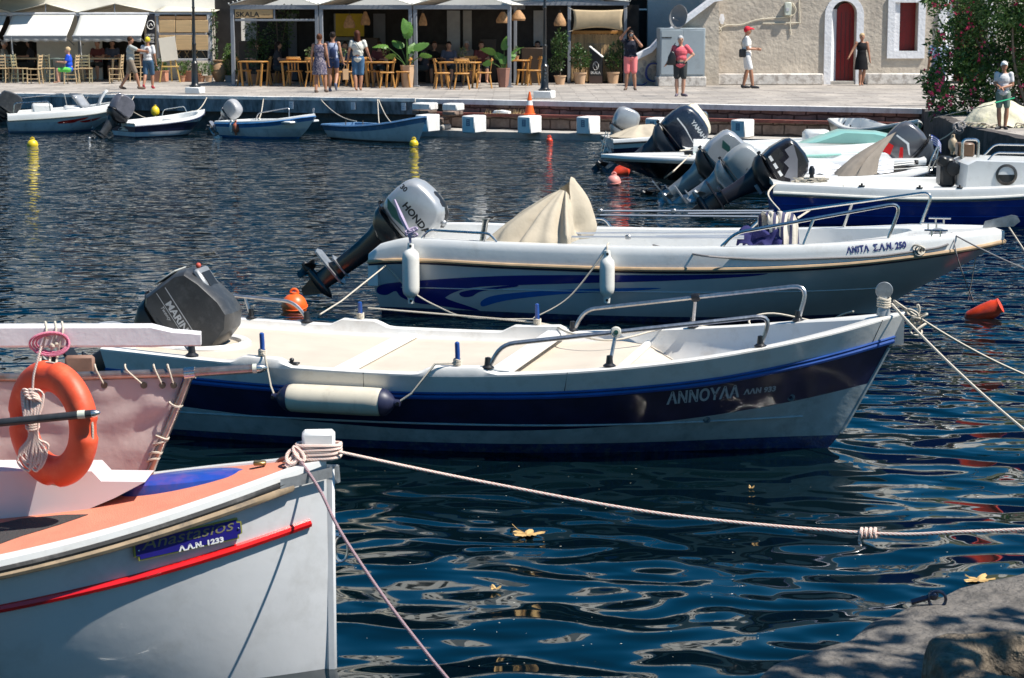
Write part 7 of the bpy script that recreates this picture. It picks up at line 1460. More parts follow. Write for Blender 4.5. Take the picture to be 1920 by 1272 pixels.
# ------------------------------------------------------------------ chairs and tables
def chair_a(wood, nm):
    r = empty('ladderback_chair', (0, 0, 0)); s = .40
    for x in (-1, 1):
        b = MB(); b.tube([(x*.185, -.17, 0), (x*.18, -.17, .45)], .019, n=6); b.build('leg', wood, r)
        b = MB(); b.tube([(x*.175, .22, 0), (x*.175, .17, .45), (x*.18, .22, .90)], .019, n=6); b.build('leg', wood, r)
    b = MB(); b.box((0, 0, .455), (.42, .40, .03), b=.01); b.build('seat', mat('woven_rush', (.42, .30, .16), .85, var=.3, vs=14), r)
    b = MB()
    for k in range(4): b.box((0, .19+.012*k, .56+k*.095), (.34, .016, .05), b=.005)
    b.build('back_slats', wood, r); b = MB()
    for z in (.15, .28):
        b.tube([(-.18, -.17, z), (.18, -.17, z)], .011, n=5)
        for x in (-.18, .18): b.tube([(x, -.17, z), (x, .2, z)], .011, n=5)
    b.build('stretchers', wood, r); return r
def chair_b():
    r = empty('wooden_chair', (0, 0, 0))
    for x in (-1, 1):
        for y in (-1, 1): b = MB(); b.tube([(x*.22, y*.22, 0), (x*.15, y*.15, .44)], [.02, .026], n=7); b.build('leg', WOOD, r)
    b = MB(); b.box((0, 0, .455), (.44, .42, .04), b=.015); b.build('seat', WOOD, r)
    b = MB(); b.tube(crom([(-.22, .19, .80), (-.1, .235, .82), (.1, .235, .82), (.22, .19, .80)], 5), .028, n=7, sy=1); b.box((0, .22, .84), (.42, .03, .08), b=.01); b.build('top_rail', WOOD, r)
    for x in (-.15, -.045, .045, .15): b = MB(); b.box((x*.97, .20, .64), (.035, .018, .36), b=.004, R3=Matrix.Rotation(R(-8), 3, 'X')); b.build('back_spindle', WOOD, r)
    return r
def table(wood, w, d, nm='cafe_table', top=.04):
    r = empty(nm, (0, 0, 0)); b = MB(); b.box((0, 0, .735), (w, d, top), b=.01); b.build('tabletop', wood, r)
    for x in (-1, 1):
        for y in (-1, 1): b = MB(); b.box((x*(w/2-.09), y*(d/2-.09), .36), (.055, .055, .715), b=.006, R3=Matrix.Rotation(R(5*x), 3, 'Y')); b.build('leg', wood, r)
    return r
protos = {}
def place(kind, px, py, rz, label, group, cat='chair'):
    if kind not in protos:
        protos[kind] = {'a1': lambda: chair_a(WOOD3, ''), 'a2': lambda: chair_a(WOOD2, ''), 'a3': lambda: chair_a(mat('green_grey_wood', (.16, .20, .17), .6), ''), 'b': chair_b, 't1': lambda: table(WOOD, .8, .75), 't2': lambda: table(WOOD, 1.15, .75), 't3': lambda: table(WOOD3, 1.2, .75), 't4': lambda: table(mat('green_grey_wood', (.16, .20, .17)), .85, .75)}[kind](); o = protos[kind]
    else: o = copy_tree(protos[kind])
    o.location = gp_(px, py); o.rotation_euler.z = R(rz); tag(o, label, cat, group); return o
ORD = ['leftmost', 'second', 'third', 'fourth', 'fifth', 'sixth', 'seventh', 'eighth', 'ninth', 'tenth', 'eleventh', 'twelfth', 'thirteenth', 'fourteenth']
g1 = 'ladder-back chairs under the white awnings'
for i, (k, x, y, rz, what) in enumerate([('a1', 3, 156, 180, 'honey'), ('a3', 20, 155.5, 175, 'grey'), ('a2', 38, 156, 80, 'dull brown'), ('a1', 65, 157.5, -95, 'honey'), ('a2', 88, 156, 170, 'pale green grey'), ('a1', 134, 157.5, -95, 'honey'), ('a2', 160, 156, 180, 'shaded brown'), ('a1', 218, 157, -90, 'honey'), ('a1', 258, 153, 170, 'honey')]):
    place(k, x, y, rz, f'{what} ladder-back chair under the awnings, {ORD[i]} from the left' if i else f'{what} ladder-back chair cut by the left edge, leftmost under the awnings', g1)
for k, x, y, lb in (('t3', 52, 153, 'cafe table under the middle awning, left of the green grey one'), ('t4', 111, 154, 'green grey cafe table beside the seated child in blue'), ('t3', 190, 153.5, 'long cafe table left of the two walking boys')): place(k, x, y, -12, lb, 'cafe tables', 'table')
g2 = 'pine chairs in front of the grey pavilion'; nb_ = ['in front of the first bay, at its left table', 'at the right of the first bay table']
cl = [(459, 161, 95, 'left of the small table by the first grey post'), (495, 161, -90, 'right of the small table in the first bay'), (530, 157, 80, 'standing back in the shade of the first bay'), (553, 162, 175, 'at the left end of the long table behind the walking women'), (590, 163.5, 165, 'just left of the woman in the patterned dress'), (648, 164, -85, 'between the backpack woman and the woman in white'), (677, 163, -95, 'right behind the woman in the white top'), (700, 163, 80, 'left of the table by the small potted olive'), (726, 165.5, -85, 'right of the table by the small potted olive'), (757, 164, -95, 'against the large banana plant pot'), (829, 167, 100, 'left side of the table under the third bay'), (866, 168, 180, 'near side of the table under the third bay, back to the water'), (908, 166, -90, 'right side of the table under the third bay'), (882, 160, 0, 'far side of the table under the third bay'), (982, 160, -85, 'left one of the pair beyond the tall banana plant'), (1000, 160.5, -80, 'right one of the pair, beside the tall black lamp post')]
for x, y, rz, lb in cl: place('b', x, y, rz, 'pine chair '+lb, g2)
for k, x, y, lb in (('t1', 478, 162, 'small pine table in the first bay of the grey pavilion'), ('t2', 566, 162.5, 'long pine table left of the walking women'), ('t1', 638, 162, 'pine table hidden behind the walking women'), ('t1', 712, 164, 'small pine table behind the woman in white'), ('t2', 862, 164.5, 'pine table with a potted sprig under the third bay'), ('t1', 966, 159, 'small pine table right of the tall banana plant')): place(k, x, y, -13, lb, 'pine tables', 'table')
# ------------------------------------------------------------------ plants
def leaves(cl_, n, size, asp, seed=0, up=.3, hollow=.55, drop=0.0):
    """many small pointed leaves spread through ellipsoids (centre, radii)"""
    rd = random.Random(seed); b = MB(); tot = sum(r[0]*r[1]*r[2] for c, r in cl_)
    for c, r in cl_:
        for _ in range(int(n*r[0]*r[1]*r[2]/tot)):
            while 1:
                d = Vector((rd.uniform(-1, 1), rd.uniform(-1, 1), rd.uniform(-1, 1)))
                if hollow < d.length < 1 or (d.length < 1 and rd.random() < .35): break
            p = Vector((c[0]+d.x*r[0], c[1]+d.y*r[1], c[2]+d.z*r[2]))
            if noise.noise(p*2.1/max(.3, max(r)))*1.0+rd.random()*.35 < -.02: continue
            a = d.normalized()*.7+Vector((rd.uniform(-1, 1), rd.uniform(-1, 1), rd.uniform(-.6, 1)*1+up)); a.normalize(); s = size*rd.uniform(.6, 1.3); w = a.cross(Vector((rd.uniform(-1, 1), rd.uniform(-1, 1), rd.uniform(-1, 1)))).normalized()*s*asp
            q = len(b.v); mid = p+a*s*.5+Vector((0, 0, -s*.04)); tip = p+a*s+Vector((0, 0, -s*(.15+drop)))
            b.v += [tuple(p), tuple(mid+w), tuple(tip), tuple(mid-w)]; b.f.append((q, q+1, q+2, q+3)); b.m.append(0 if rd.random() < .68 else 1)
    return b
def pot(r0, r1, h, sq=False):
    b = MB()
    if sq: b.lathe([(r0, 0), (r1, h), (r1*1.04, h), (r1*1.04, h+.03), (r1*.9, h+.03), (r1*.85, h-.04), (0, h-.04)], n=6)
    else: b.lathe([(r0, 0), (r1*.96, h*.85), (r1*1.06, h*.86), (r1*1.08, h), (r1*.94, h), (r1*.9, h-.05), (0, h-.05)], n=20)
    return b
def shrub(px, py, r0, r1, h, pm, cl_, n, size, asp, mats, label, name='potted_shrub', seed=1, stem=None, group='potted plants'):
    r = empty(name, gp_(px, py), 0, label, 'potted plant', group); pot(r0, r1, h).build('pot', pm, r); leaves(cl_, n, size, asp, seed).build('foliage', mats, r, smooth=False, fix=False)
    top = max(c[2] for c, _ in cl_); b = MB(); b.tube(crom([(0, 0, h-.06), (.03, .0, (h+top)/2), (cl_[0][0][0], 0, top)], 5), .016, n=6)
    for c, _ in cl_: b.tube([(.02, 0, h+.05), (c[0], c[1], c[2])], .009, n=4)
    b.build('stem', BARK, r); return r
shrub(1050, 159, .13, .18, .28, TERRP, [((.0, 0, 1.15), (.27, .25, .38)), ((-.12, 0, .62), (.24, .22, .22)), ((.05, 0, 1.5), (.16, .15, .2))], 1500, .10, .18, [LEAFD, LEAFM], 'tall weeping tree in a terracotta pot right of the lamp post', 'potted_tree', 2)
shrub(1087, 158, .15, .20, .36, TERRP, [((.02, 0, .78), (.32, .25, .32)), ((-.1, 0, 1.05), (.18, .15, .2))], 1300, .08, .25, [LEAFD, LEAFM], 'leafy shrub in a terracotta pot left of the black menu stand', seed=3)
shrub(1149, 157, .15, .20, .36, TERRP, [((.0, 0, .72), (.26, .24, .30)), ((.12, 0, 1.05), (.2, .18, .28))], 1200, .09, .2, [LEAFD, LEAFM], 'leafy shrub in a terracotta pot right of the black menu stand', seed=4)
shrub(1178, 156, .13, .17, .36, TERRP, [((.0, 0, .60), (.1, .1, .16))], 160, .08, .2, [LEAFD, LEAFM], 'terracotta pot mostly hidden behind the photographer', seed=5)
shrub(432, 153.5, .16, .2, .2, mat('grey_pot', (.3, .3, .3), .8), [((.0, 0, .55), (.30, .28, .42)), ((-.02, 0, .95), (.18, .18, .25))], 2600, .05, .35, [LEAFM, LEAFL], 'bright green rounded conifer shrub beside the big clay jar', seed=6)
for i, (px, w, lb) in enumerate(((302, .3, 'small dark shrub in a terracotta trough behind the easel'), (341, .22, 'bright herb pot right of the easel'), (378, .28, 'feathery green herb in a terracotta pot near the lamp post foot'), (391, .22, 'small herb in a pale pot at the end of the blinds'), (352, .35, 'mixed herbs in a long pink planter box'))):
    if i in (0, 4):
        r = empty('planter_box', gp_(px if i == 0 else 358, 153.6), R(-13), lb, 'planter', 'potted plants'); b = MB(); W_ = .42 if i == 0 else .62; b.box((0, 0, .17), (W_, .28, .33), b=.015); b.box((0, 0, .335), (W_+.04, .32, .03), b=.008); b.build('trough', mat('pink_terracotta', (.52, .24, .15), .8), r); leaves([((0, 0, .45), (W_*.45, .15, .20 if i else .3))], 500, .08, .2, 10+i).build('foliage', [LEAFD, LEAFM], r, smooth=False, fix=False)
    else: shrub(px, 154, .09, .12, .2, TERR if i != 3 else TERRP, [((0, 0, .42), (w*.65, w*.6, .2))], 420, .06, .2, [LEAFM, LEAFL], lb, seed=20+i)
jr = empty('clay_jar', gp_(412, 153.5), 0, 'large ribbed clay jar at the end of the left cafe', 'jar'); b = MB(); b.lathe([(.13, 0), (.22, .15), (.27, .32), (.25, .48), (.18, .60), (.16, .63), (.21, .66), (.21, .69), (.15, .69), (.13, .6), (0, .58)], n=24); b.build('body', mat('ochre_clay', (.40, .24, .13), .85, var=.15, vs=5, bump=.004, bs=15), jr)
for z in (.2, .3, .4): b = MB(); rr2 = {.2: .243, .3: .268, .4: .268}[z]; b.tube([(rr2*cos(a), rr2*sin(a), z) for a in [2*pi*i/24 for i in range(24)]], .010, n=5, closed=True); b.build('raised_band', mat('ochre_clay', (.4, .24, .13)), jr)
PA = Pl(P(296, 152, ZQ), R(0))
vn = PA.root('climbing_plant', 'thin climbing plant on the white end post of the left cafe', 'climber'); leaves([((au(402), -.02, z), (.12, .08, .25)) for z in (1.3, 1.7, 2.1, 2.5, 2.9)], 700, .07, .35, 31).build('foliage', [LEAFD, LEAFM], vn, smooth=False, fix=False); b = MB(); b.tube(crom([(au(402)+.03*sin(k), 0, ZQ+.4*k) for k in range(6)], 4), .012, n=5); b.build('stem', BARK, vn)
shrub(480, 158, .13, .16, .3, TERR, [((.05, 0, 1.0), (.35, .2, .5)), ((-.1, 0, 1.6), (.25, .2, .3))], 900, .09, .25, [LEAFD, LEAFM], 'climbing shrub inside the first bay of the grey pavilion', 'potted_shrub', 33)
shrub(520, 156, .13, .16, .3, TERR, [((0, .3, 1.5), (.5, .3, .5)), ((.3, .3, 2.1), (.4, .3, .3))], 900, .10, .25, [LEAFD, LEAFM], 'large dim shrub deep inside the first bay', 'potted_tree', 34)
for px, z_, lb in ((580, 0, 'little potted olive sprig on the table left of the dress'), (643, 0, 'little potted olive sprig on the table between the women'), (725, 0, 'little potted olive sprig on the table right of the woman in white'), (867, 0, 'little potted olive sprig on the round table under the third bay'), (969, 0, 'pale bowl with a sprig on the table right of the banana plant')):
    y_ = 163 if px < 900 else 159; q = gp_(px, y_); r = empty('table_plant', q+Vector((0, 0, .758)), 0, lb, 'table plant', 'small table plants'); pot(.05, .07, .12).build('pot', TERRP, r); leaves([((0, 0, .26), (.11, .1, .16))], 130, .05, .3, px).build('foliage', [LEAFM, mat('olive_leaf', (.22, .26, .12), .6)], r, smooth=False, fix=False); b = MB(); b.tube([(0, 0, .08), (.01, 0, .3)], .008, n=4); b.build('stem', BARK, r)
def banana(px, py, label, specs, potm, pr_, seed):
    r = empty('banana_plant', gp_(px, py), R(-8), label, 'banana plant', 'banana plants in tall planters'); pot(*pr_, sq=True).build('pot', potm, r, smooth=False); rd = random.Random(seed)
    for (az_, lean, L, w, h0) in specs:
        b = MB(); d = Vector((cos(az_), sin(az_)*.6, 0)); h_ = pr_[2]; base = Vector((d.x*.03, d.y*.03, h_-.05)); h0 *= .62; w *= 1.25; L *= .85; p1 = base+Vector((d.x*lean*.4, d.y*lean*.4, h0*.55)); p2 = base+Vector((d.x*lean, d.y*lean, h0)); st_ = crom([base, p1, p2], 8)
        b.tube(st_, [.022-.012*i/len(st_) for i in range(len(st_))], n=5, m=1); dr = (p2-p1).normalized(); pts = []; q = p2.copy(); dv = dr.copy()
        for i in range(13): pts.append(q.copy()); q = q+dv*(L/12); dv = (dv+Vector((d.x*.06, d.y*.06, -.075*(1+lean)))).normalized()
        sd = dr.cross(Vector((rd.uniform(-.3, .3), rd.uniform(-1, 1), rd.uniform(-.2, .2)))).normalized(); 
        if abs(sd.x)+abs(sd.z) < .5: sd = Vector((.8, .2, .3)).normalized()
        def lf(u, v): k = u*12; i = min(int(k), 11); p = pts[i].lerp(pts[i+1], k-i); ww = w*(sin(pi*min(1, u*1.0))**.6)*(1-.25*u); a = (v-.5)*2; return p+sd*a*ww+Vector((0, -.02, -.30*abs(a)*ww+.01*sin(u*40)*abs(a)))
        b.sheet(lf, 24, 6); b.build('leaf', [LEAFB, LEAFM], r)
    return r
banana(764, 164, 'banana plant in a tall tan planter left of the third bay', [(3.0, .55, .62, .13, .95), (1.6, .12, .75, .16, 1.35), (2.3, .25, .55, .14, .9), (.5, .22, .6, .13, .8), (2.0, .05, .6, .12, 1.6), (.1, .35, .45, .12, .55), (3.3, .3, .4, .10, .5), (1.2, .1, .5, .11, .65)], TERRP, (.16, .21, .62), 3)
banana(944, 164, 'banana plant in a brown hexagonal planter right of the third bay', [(2.8, .25, .6, .12, .75), (1.4, .06, .55, .13, .95), (.4, .20, .55, .13, .75), (2.2, .12, .45, .12, .5), (3.0, .28, .4, .11, .35), (.8, .12, .42, .11, .45), (1.7, .02, .38, .11, .3)], mat('brown_terracotta', (.30, .15, .11), .85), (.14, .20, .54), 5)
# ------------------------------------------------------------------ lamp posts, cone, net
def lamp(px, py, label, s=1.0):
    r = empty('street_lamp', gp_(px, py), R(-17), label, 'street lamp', 'black street lamps on white blocks'); b = MB(); b.box((0, 0, .095*s), (.46*s, .40*s, .19*s), b=.02); b.build('base_block', WHITEP, r)
    b = MB(); prof = [(.16, .19), (.16, .22), (.12, .25), (.10, .28), (.09, .80), (.10, .83), (.075, .87), (.055, .90), (.05, 1.3), (.062, 1.32), (.062, 1.36), (.045, 1.38), (.038, 2.3), (.05, 2.32), (.035, 2.36), (.032, 3.6)]
    b.lathe([(a*s, c if i > 1 else c*s) for i, (a, c) in enumerate(prof)], n=14); b.build('post', LAMPG, r)
    b = MB(); b.lathe([(.03, 3.6), (.10, 3.66), (.15, 3.72), (.17, 4.0), (.03, 4.16), (0, 4.2)], n=8); b.build('lantern', LAMPG, r)
    return r
lamp(366, 176, 'left black street lamp rising in front of the bamboo blinds', .95); l2_ = lamp(1021, 185, 'right black street lamp rising in front of the restaurant', 1.05)
for k, ch in enumerate('SOIL'): lettering(ch, .07, (.03, -.103, .72-.09*k), (1, 0, 0), (0, 0, 1), mat('white_spray', (.6, .6, .6), .8), l2_, off=0)
cn = empty('traffic_cone', Vector((P(993, 216, .54).x, P(993, 216, .54).y+.12, .545)), 0, 'orange traffic cone with one white band on the red ledge', 'traffic cone'); b = MB(); b.lathe([(.125, .02), (.085, .22), (.08, .24)], n=18); b.lathe([(.062, .35), (.02, .56), (0, .57)], n=18); b.box((0, 0, .012), (.30, .30, .024), b=.006); b.build('body', ORANGE, cn); b = MB(); b.lathe([(.0825, .235), (.060, .355)], n=18); b.build('reflective_band', WHITEP, cn)
b = MB(); b.pillow([(-.25, 0), (.25, 0), (.22, .06), (0, .09), (-.2, .07)], .12, n=5); o = b.build('plastic_bag', WHITEP); o.location = Vector((P(941, 214, .54).x, P(941, 214, .54).y+.14, .545)); o.rotation_euler.z = R(-25); tag(o, 'crumpled white bag lying on the red ledge left of the cone', 'bag')
b = MB()
for i in range(420):
    px = random.choice([random.gauss(985, 26), random.gauss(1090, 12), random.uniform(900, 1500), random.gauss(1440, 30)]); q = P(px, 214.5, .54); q.y = P(px, 214.5, .54).y+random.uniform(.05, .3); a = random.uniform(0, 6.3); h_ = random.uniform(.02, .16)
    b.add([(q.x, q.y, .54), (q.x+.012, q.y, .54), (q.x+.08*cos(a), q.y+.08*sin(a), .54+h_)], [(0, 1, 2)])
tag(b.build('dry_grass', mat('straw', (.42, .30, .14), .9), None, smooth=False, fix=False), kind='stuff')
npl_ = empty('net_pile', P(1876, 238, ZQ), 0, 'heap of fishing net under a cream cover behind the boy', 'net'); 
def heap(u, v): a = 2*pi*u; r = (1-v)**.7; q = Vector((.80*r*cos(a), .5*r*sin(a), .52*(1-r**2.2))); n = noise.noise(Vector((cos(a)*2.2*r*2, sin(a)*2.2*r*2, v*2)))*.10+.035*sin(a*11+v*9)*r; return q*(1+n*.5)+Vector((0, 0, abs(n)*.5*(1-v)*r))
b = MB(); b.sheet(heap, 90, 24, cu=True); b.build('cover', mat('cream_net_cover', (.62, .58, .44), .9, var=.12, vs=6, bump=.012, bs=14, dirt=(.55, .55, .2), ds=4, damt=.4), npl_, ang=80); b = MB()
for k in range(26): a = random.uniform(pi, 2*pi); c_ = Vector((.8*cos(a), .5*sin(a), .06)); b.tube([c_+Vector((.12*cos(t), .05*sin(t), .04*sin(t+k))) for t in [2*pi*i/10 for i in range(10)]], .012, n=4, closed=True)
b.build('net_rope', ROPE, npl_)
# ------------------------------------------------------------------ oleander and the tree over the near quay
OY = 46.5; oc = []
rd = random.Random(5)
for (px, py, rx, rz_) in ((1800, 170, .75, .85), (1860, 150, .8, .8), (1790, 90, .6, .6), (1860, 60, .9, .8), (1930, 100, .9, 1.0), (1800, 20, .6, .5), (1900, -10, 1.1, .7), (1760, 175, .28, .35), (1765, -20, .5, .4), (1960, 170, .6, .6), (1745, 150, .2, .25), (1980, 30, .9, .9)): q = Q(px, py, OY+rd.uniform(-.3, .9)); oc.append(((q.x, q.y, q.z), (rx, .9, rz_)))
ob = P(1855, 205, ZQ); ob.y = OY; ol = empty('oleander_tree', (ob.x, ob.y, ZQ), 0, 'large dark green oleander with pink flowers at the right of the quay', 'tree'); rel = [((c[0]-ob.x, c[1]-ob.y, c[2]-ZQ), r) for c, r in oc]
leaves([q for q in rel if q[0][2] < 2.4], 21000, .14, .17, 9, hollow=.25).build('crown', [foliage('oleander_leaf', (.05, .115, .03), .3), foliage('oleander_leaf_light', (.11, .21, .05), .35)], ol, smooth=False, fix=False)
leaves([q for q in rel if q[0][2] >= 2.4], 8500, .14, .15, 19, hollow=.3).build('upper_crown', [MC['oleander_leaf'], MC['oleander_leaf_light']], ol, smooth=False, fix=False)
for k, (c, r) in enumerate(rel[:11]): b = MB(); b.tube(crom([(rd.uniform(-.25, .25), rd.uniform(-.1, .1), 0), (c[0]*.35+rd.uniform(-.2, .2), c[1]*.4, c[2]*.45), (c[0], c[1], c[2])], 7), [.05-.04*i/14 for i in range(15)], n=6); b.build('trunk', mat('oleander_bark', (.16, .13, .10), .9), ol)
b = MB()
for k in range(130):
    c, r = rd.choice(rel); d = Vector((rd.gauss(0, 1), -abs(rd.gauss(0, 1)), rd.gauss(0, 1))).normalized(); p = Vector((c[0]+d.x*r[0]*1.02, c[1]+d.y*r[1]*1.02, c[2]+d.z*r[2]*1.02))
    for j in range(rd.choice((2, 3, 5))):
        o_ = p+Vector((rd.gauss(0, .05), rd.gauss(0, .03), rd.gauss(0, .05))); f0 = rd.uniform(0, 6)
        for m_ in range(5): a = f0+m_*1.257; w = Vector((cos(a), -.3, sin(a))); t_ = Vector((-sin(a), 0, cos(a))); b.add([o_, o_+w*.018+t_*.011, o_+w*.032, o_+w*.018-t_*.011], [(0, 1, 2, 3)])
b.build('flowers', PINK, ol, smooth=False, fix=False)
tc_ = Vector((1.75, 7.1, .8))+SV*5.2; tr = empty('shade_tree', (tc_.x+1.6, tc_.y-2.2, ZN), 0, 'broad leafed tree standing by the near quay, casting dappled shade', 'tree'); cr_ = [(tuple(tc_-tr.location+Vector(v)), (1.0, 1.0, .5)) for v in ((-.9, -.6, -.2), (.2, .3, 0), (1.0, -.6, .3), (.2, -1.5, .2), (-.5, .4, .4), (1.4, .5, 0))]
leaves(cr_, 2600, .17, .36, 12, hollow=.2).build('crown', [LEAFM, LEAFD], tr, smooth=False, fix=False); b = MB(); b.tube(crom([(0, 0, -.2), (.1, 0, 1.5), (-.3, .6, 3.0), (-1.0, 1.5, 4.2)], 7), [.18-.006*i for i in range(22)], n=9); b.build('trunk', BARK, tr)
# ================================================================== PEOPLE

def remesh(mb, name, m, parent, vox=.016, sm=3):
    me = bpy.data.meshes.new(name); me.from_pydata(mb.v, [], mb.f); bm = bmesh.new(); bm.from_mesh(me); bmesh.ops.recalc_face_normals(bm, faces=bm.faces); bm.to_mesh(me); bm.free()
    t = bpy.data.objects.new('t', me); COL.objects.link(t); r = t.modifiers.new('r', 'REMESH'); r.mode = 'VOXEL'; r.voxel_size = vox
    if sm: k = t.modifiers.new('s', 'SMOOTH'); k.iterations = sm; k.factor = .5
    dg = bpy.context.evaluated_depsgraph_get(); n = bpy.data.meshes.new_from_object(t.evaluated_get(dg)); bpy.data.objects.remove(t); bpy.data.meshes.remove(me)
    n.name = name; n.materials.clear(); n.materials.append(m); n.polygons.foreach_set('use_smooth', [True]*len(n.polygons)); o = bpy.data.objects.new(name, n); COL.objects.link(o); o.parent = parent; return o
SK = {'fair': mat('fair_skin', (.50, .27, .18), .55, var=.06, vs=20), 'tan': mat('tanned_skin', (.36, .17, .10), .5, var=.06, vs=20)}
def V(*a): return Vector(a)
BASE = dict(pel=(0, 0, .95), che=(0, .0, 1.27), nek=(0, -.01, 1.47), hed=(0, .02, 1.62), shR=(.175, 0, 1.41), elR=(.235, -.02, 1.13), wrR=(.25, .06, .90), shL=(-.175, 0, 1.41), elL=(-.235, -.02, 1.13), wrL=(-.25, .06, .90),
            hiR=(.09, 0, .92), knR=(.10, .02, .50), anR=(.10, -.01, .08), hiL=(-.09, 0, .92), knL=(-.10, .02, .50), anL=(-.10, -.01, .08), toR=(.115, .16, .03), toL=(-.115, .16, .03))
def person(label, px, py, face, Hh, skin, pose=None, top=None, bottom=None, shoes=None, hair=None, girth=1.0, z=ZQ, group=None, hold=None, loc=None, vox=.016, look=0.0):
    J = {k: V(*v) for k, v in BASE.items()}
    for k, v in (pose or {}).items(): J[k] = V(*v)
    k = Hh/1.75; girth *= 1.1; r = empty('person', loc if loc is not None else P(px, py, z), R(face), label, 'person', group); r.scale = (k, k, k); g = girth
    b = MB(); pe, ch, ne, he = J['pel'], J['che'], J['nek'], J['hed']; E = Matrix.Identity(3)
    hx = Matrix.Rotation(look, 3, 'Z')
    b.ball(pe, (.155*g, .11*g, .12), 14); b.caps(pe, pe.lerp(ch, .5), .115*g, .11*g, 12); b.ball(ch, (.155*g, .105*g, .17), 14); b.ball(pe.lerp(ch, .5), (.13*g, .10*g, .14), 12)
    b.ball(ch.lerp(ne, .62), (.15, .07, .07), 12); b.caps(ch.lerp(ne, .7), he-V(0, .02, .06), .056, .05, 10)
    b.ball(he, (.082, .099, .118), 16); b.ball(he+hx @ V(0, .035, -.06), (.052, .055, .05), 10); b.ball(he+hx @ V(0, .103, -.01), (.013, .02, .02), 8)
    for s in (-1, 1): b.ball(he+hx @ V(s*.078, -.0, -.005), (.012, .022, .03), 8)
    for s in 'RL':
        sh, el, wr = J['sh'+s], J['el'+s], J['wr'+s]; b.ball(sh, .058*g, 10); b.caps(sh, el, .051*g, .042*g); b.caps(el, wr, .042, .029)
        d = (wr-el).normalized(); sx = 1 if s == 'R' else -1; x = d.cross(V(0, 1, .2)).normalized(); x = x if x.length > .1 else V(1, 0, 0); y = d.cross(x)
        b.caps(wr, wr+d*.075, .026, .030, 8)
        for q, L in ((-.027, .060), (-.009, .072), (.009, .068), (.026, .052)):
            a = wr+d*.085+y*q; m1 = a+d*L*.55+x*.006*sx; b.caps(a, m1, .0105, .0095, 6); b.caps(m1, m1+(d*.75+x*.55*sx).normalized()*L*.5, .0095, .0085, 6)
        b.caps(wr+d*.03-y*.02, wr+d*.07-y*.052, .012, .010, 6)
        hi, kn, an, to = J['hi'+s], J['kn'+s], J['an'+s], J['to'+s]; b.caps(hi, kn, .082*g, .056); b.caps(kn, kn.lerp(an, .35), .058, .064); b.caps(kn.lerp(an, .35), an, .064, .040); b.caps(an-V(0, .0, .02)+(an-to)*.15, to, .036, .026)
    body = remesh(b, 'body', SK[skin], r, vox*.75)
    f = he+hx @ V(0, .088, .012)
    for s in (-1, 1): b = MB(); b.ball(he+hx @ V(s*.03, .086, .012), (.012, .008, .008), 8); b.build('eye', BLK, r)
    b = MB(); b.ball(he+hx @ V(0, .086, -.062), (.022, .008, .006), 8); b.build('mouth', mat('lip', (.30, .08, .07), .5), r)
    def cl_torso(b, lo, w=.013, loose=1.0, neck=.05):
        b.ball(ch, (.160*g+w, .112*g+w, .175), 14); b.ball(pe.lerp(ch, .5), (.140*g*loose+w, .112*g*loose+w, .16), 12); b.ball(ch.lerp(ne, .58), (.165, .08, .07), 12)
        if lo < .5: b.ball(pe.lerp(ch, lo), (.155*g*loose+w, .118*g*loose+w, .12), 12)
        for s in 'RL': b.ball(J['sh'+s], (.068 if top and top[1] > 0 else .045)*g, 10)
    if top:
        m, sl_, lo, nm = top; b = MB(); cl_torso(b, lo)
        for s in 'RL':
            if sl_ > 0: b.caps(J['sh'+s], J['sh'+s].lerp(J['el'+s], sl_), .064*g, .058*g)
        remesh(b, nm, m, r, vox)
    if bottom:
        m, ln, nm = bottom; b = MB()
        if nm in ('dress', 'skirt'):
            pr = [(.135*g, .22), (.15*g, .06), (.185*g, -.10), (.215*g, -.26 if ln < .8 else -.42)]; b.lathe(pr[::-1], pe, 20, M=Matrix.Translation(pe) @ Matrix.Diagonal((1, .8, 1, 1)) @ Matrix.Translation(-pe))
            if nm == 'dress': cl_torso(b, .5, .01)
        else:
            b.ball(pe, (.168*g, .124*g, .12), 14)
            for s in 'RL':
                hi, kn, an = J['hi'+s], J['kn'+s], J['an'+s]; e = hi.lerp(kn, ln) if ln <= 1 else kn.lerp(an, ln-1); b.caps(hi, hi.lerp(kn, min(ln, 1)), .096*g, .078*g if ln < 1 else .066)
                if ln > 1: b.caps(kn, e, .066, .056)
        remesh(b, nm, m, r, vox)
    if shoes:
        for s in 'RL': an, to = J['an'+s], J['to'+s]; b = MB(); b.caps(an-V(0, 0, .025)+(an-to)*.2, to, .045, .036); b.caps(an-V(0, 0, .05)+(an-to)*.2, to-V(0, 0, .01), .04, .038); remesh(b, 'shoe', shoes, r, vox)
    if hair:
        m, st = hair; b = MB(); b.ball(he+hx @ V(0, -.014, .030), (.094, .108, .108), 14)
        if st == 'long': b.caps(he+hx @ V(0, -.06, .02), he+hx @ V(0, -.075, -.20), .07, .06); b.caps(he+hx @ V(.05, -.03, 0), he+hx @ V(.06, -.03, -.17), .04, .035); b.caps(he+hx @ V(-.05, -.03, 0), he+hx @ V(-.06, -.03, -.17), .04, .035)
        if st == 'bun': b.ball(he+hx @ V(0, -.09, .07), .05)
        if st in ('cap', 'hat'): b.caps(he+hx @ V(0, .06, .045), he+hx @ V(0, .15, .035), .06, .045)
        h = remesh(b, 'cap' if st in ('cap', 'hat') else 'hair', m, r, vox)
        # keep the face clear
        for v in h.data.vertices:
            q = hx.inverted() @ (v.co-he)
            if q.y > .045 and q.z < (.045 if st != 'cap' else .03) and abs(q.x) < .09: q.y = .045-(q.y-.045)*.2; v.co = he+hx @ q
    return r, J
def addp(r, mb, name, m): return mb.build(name, m, r)
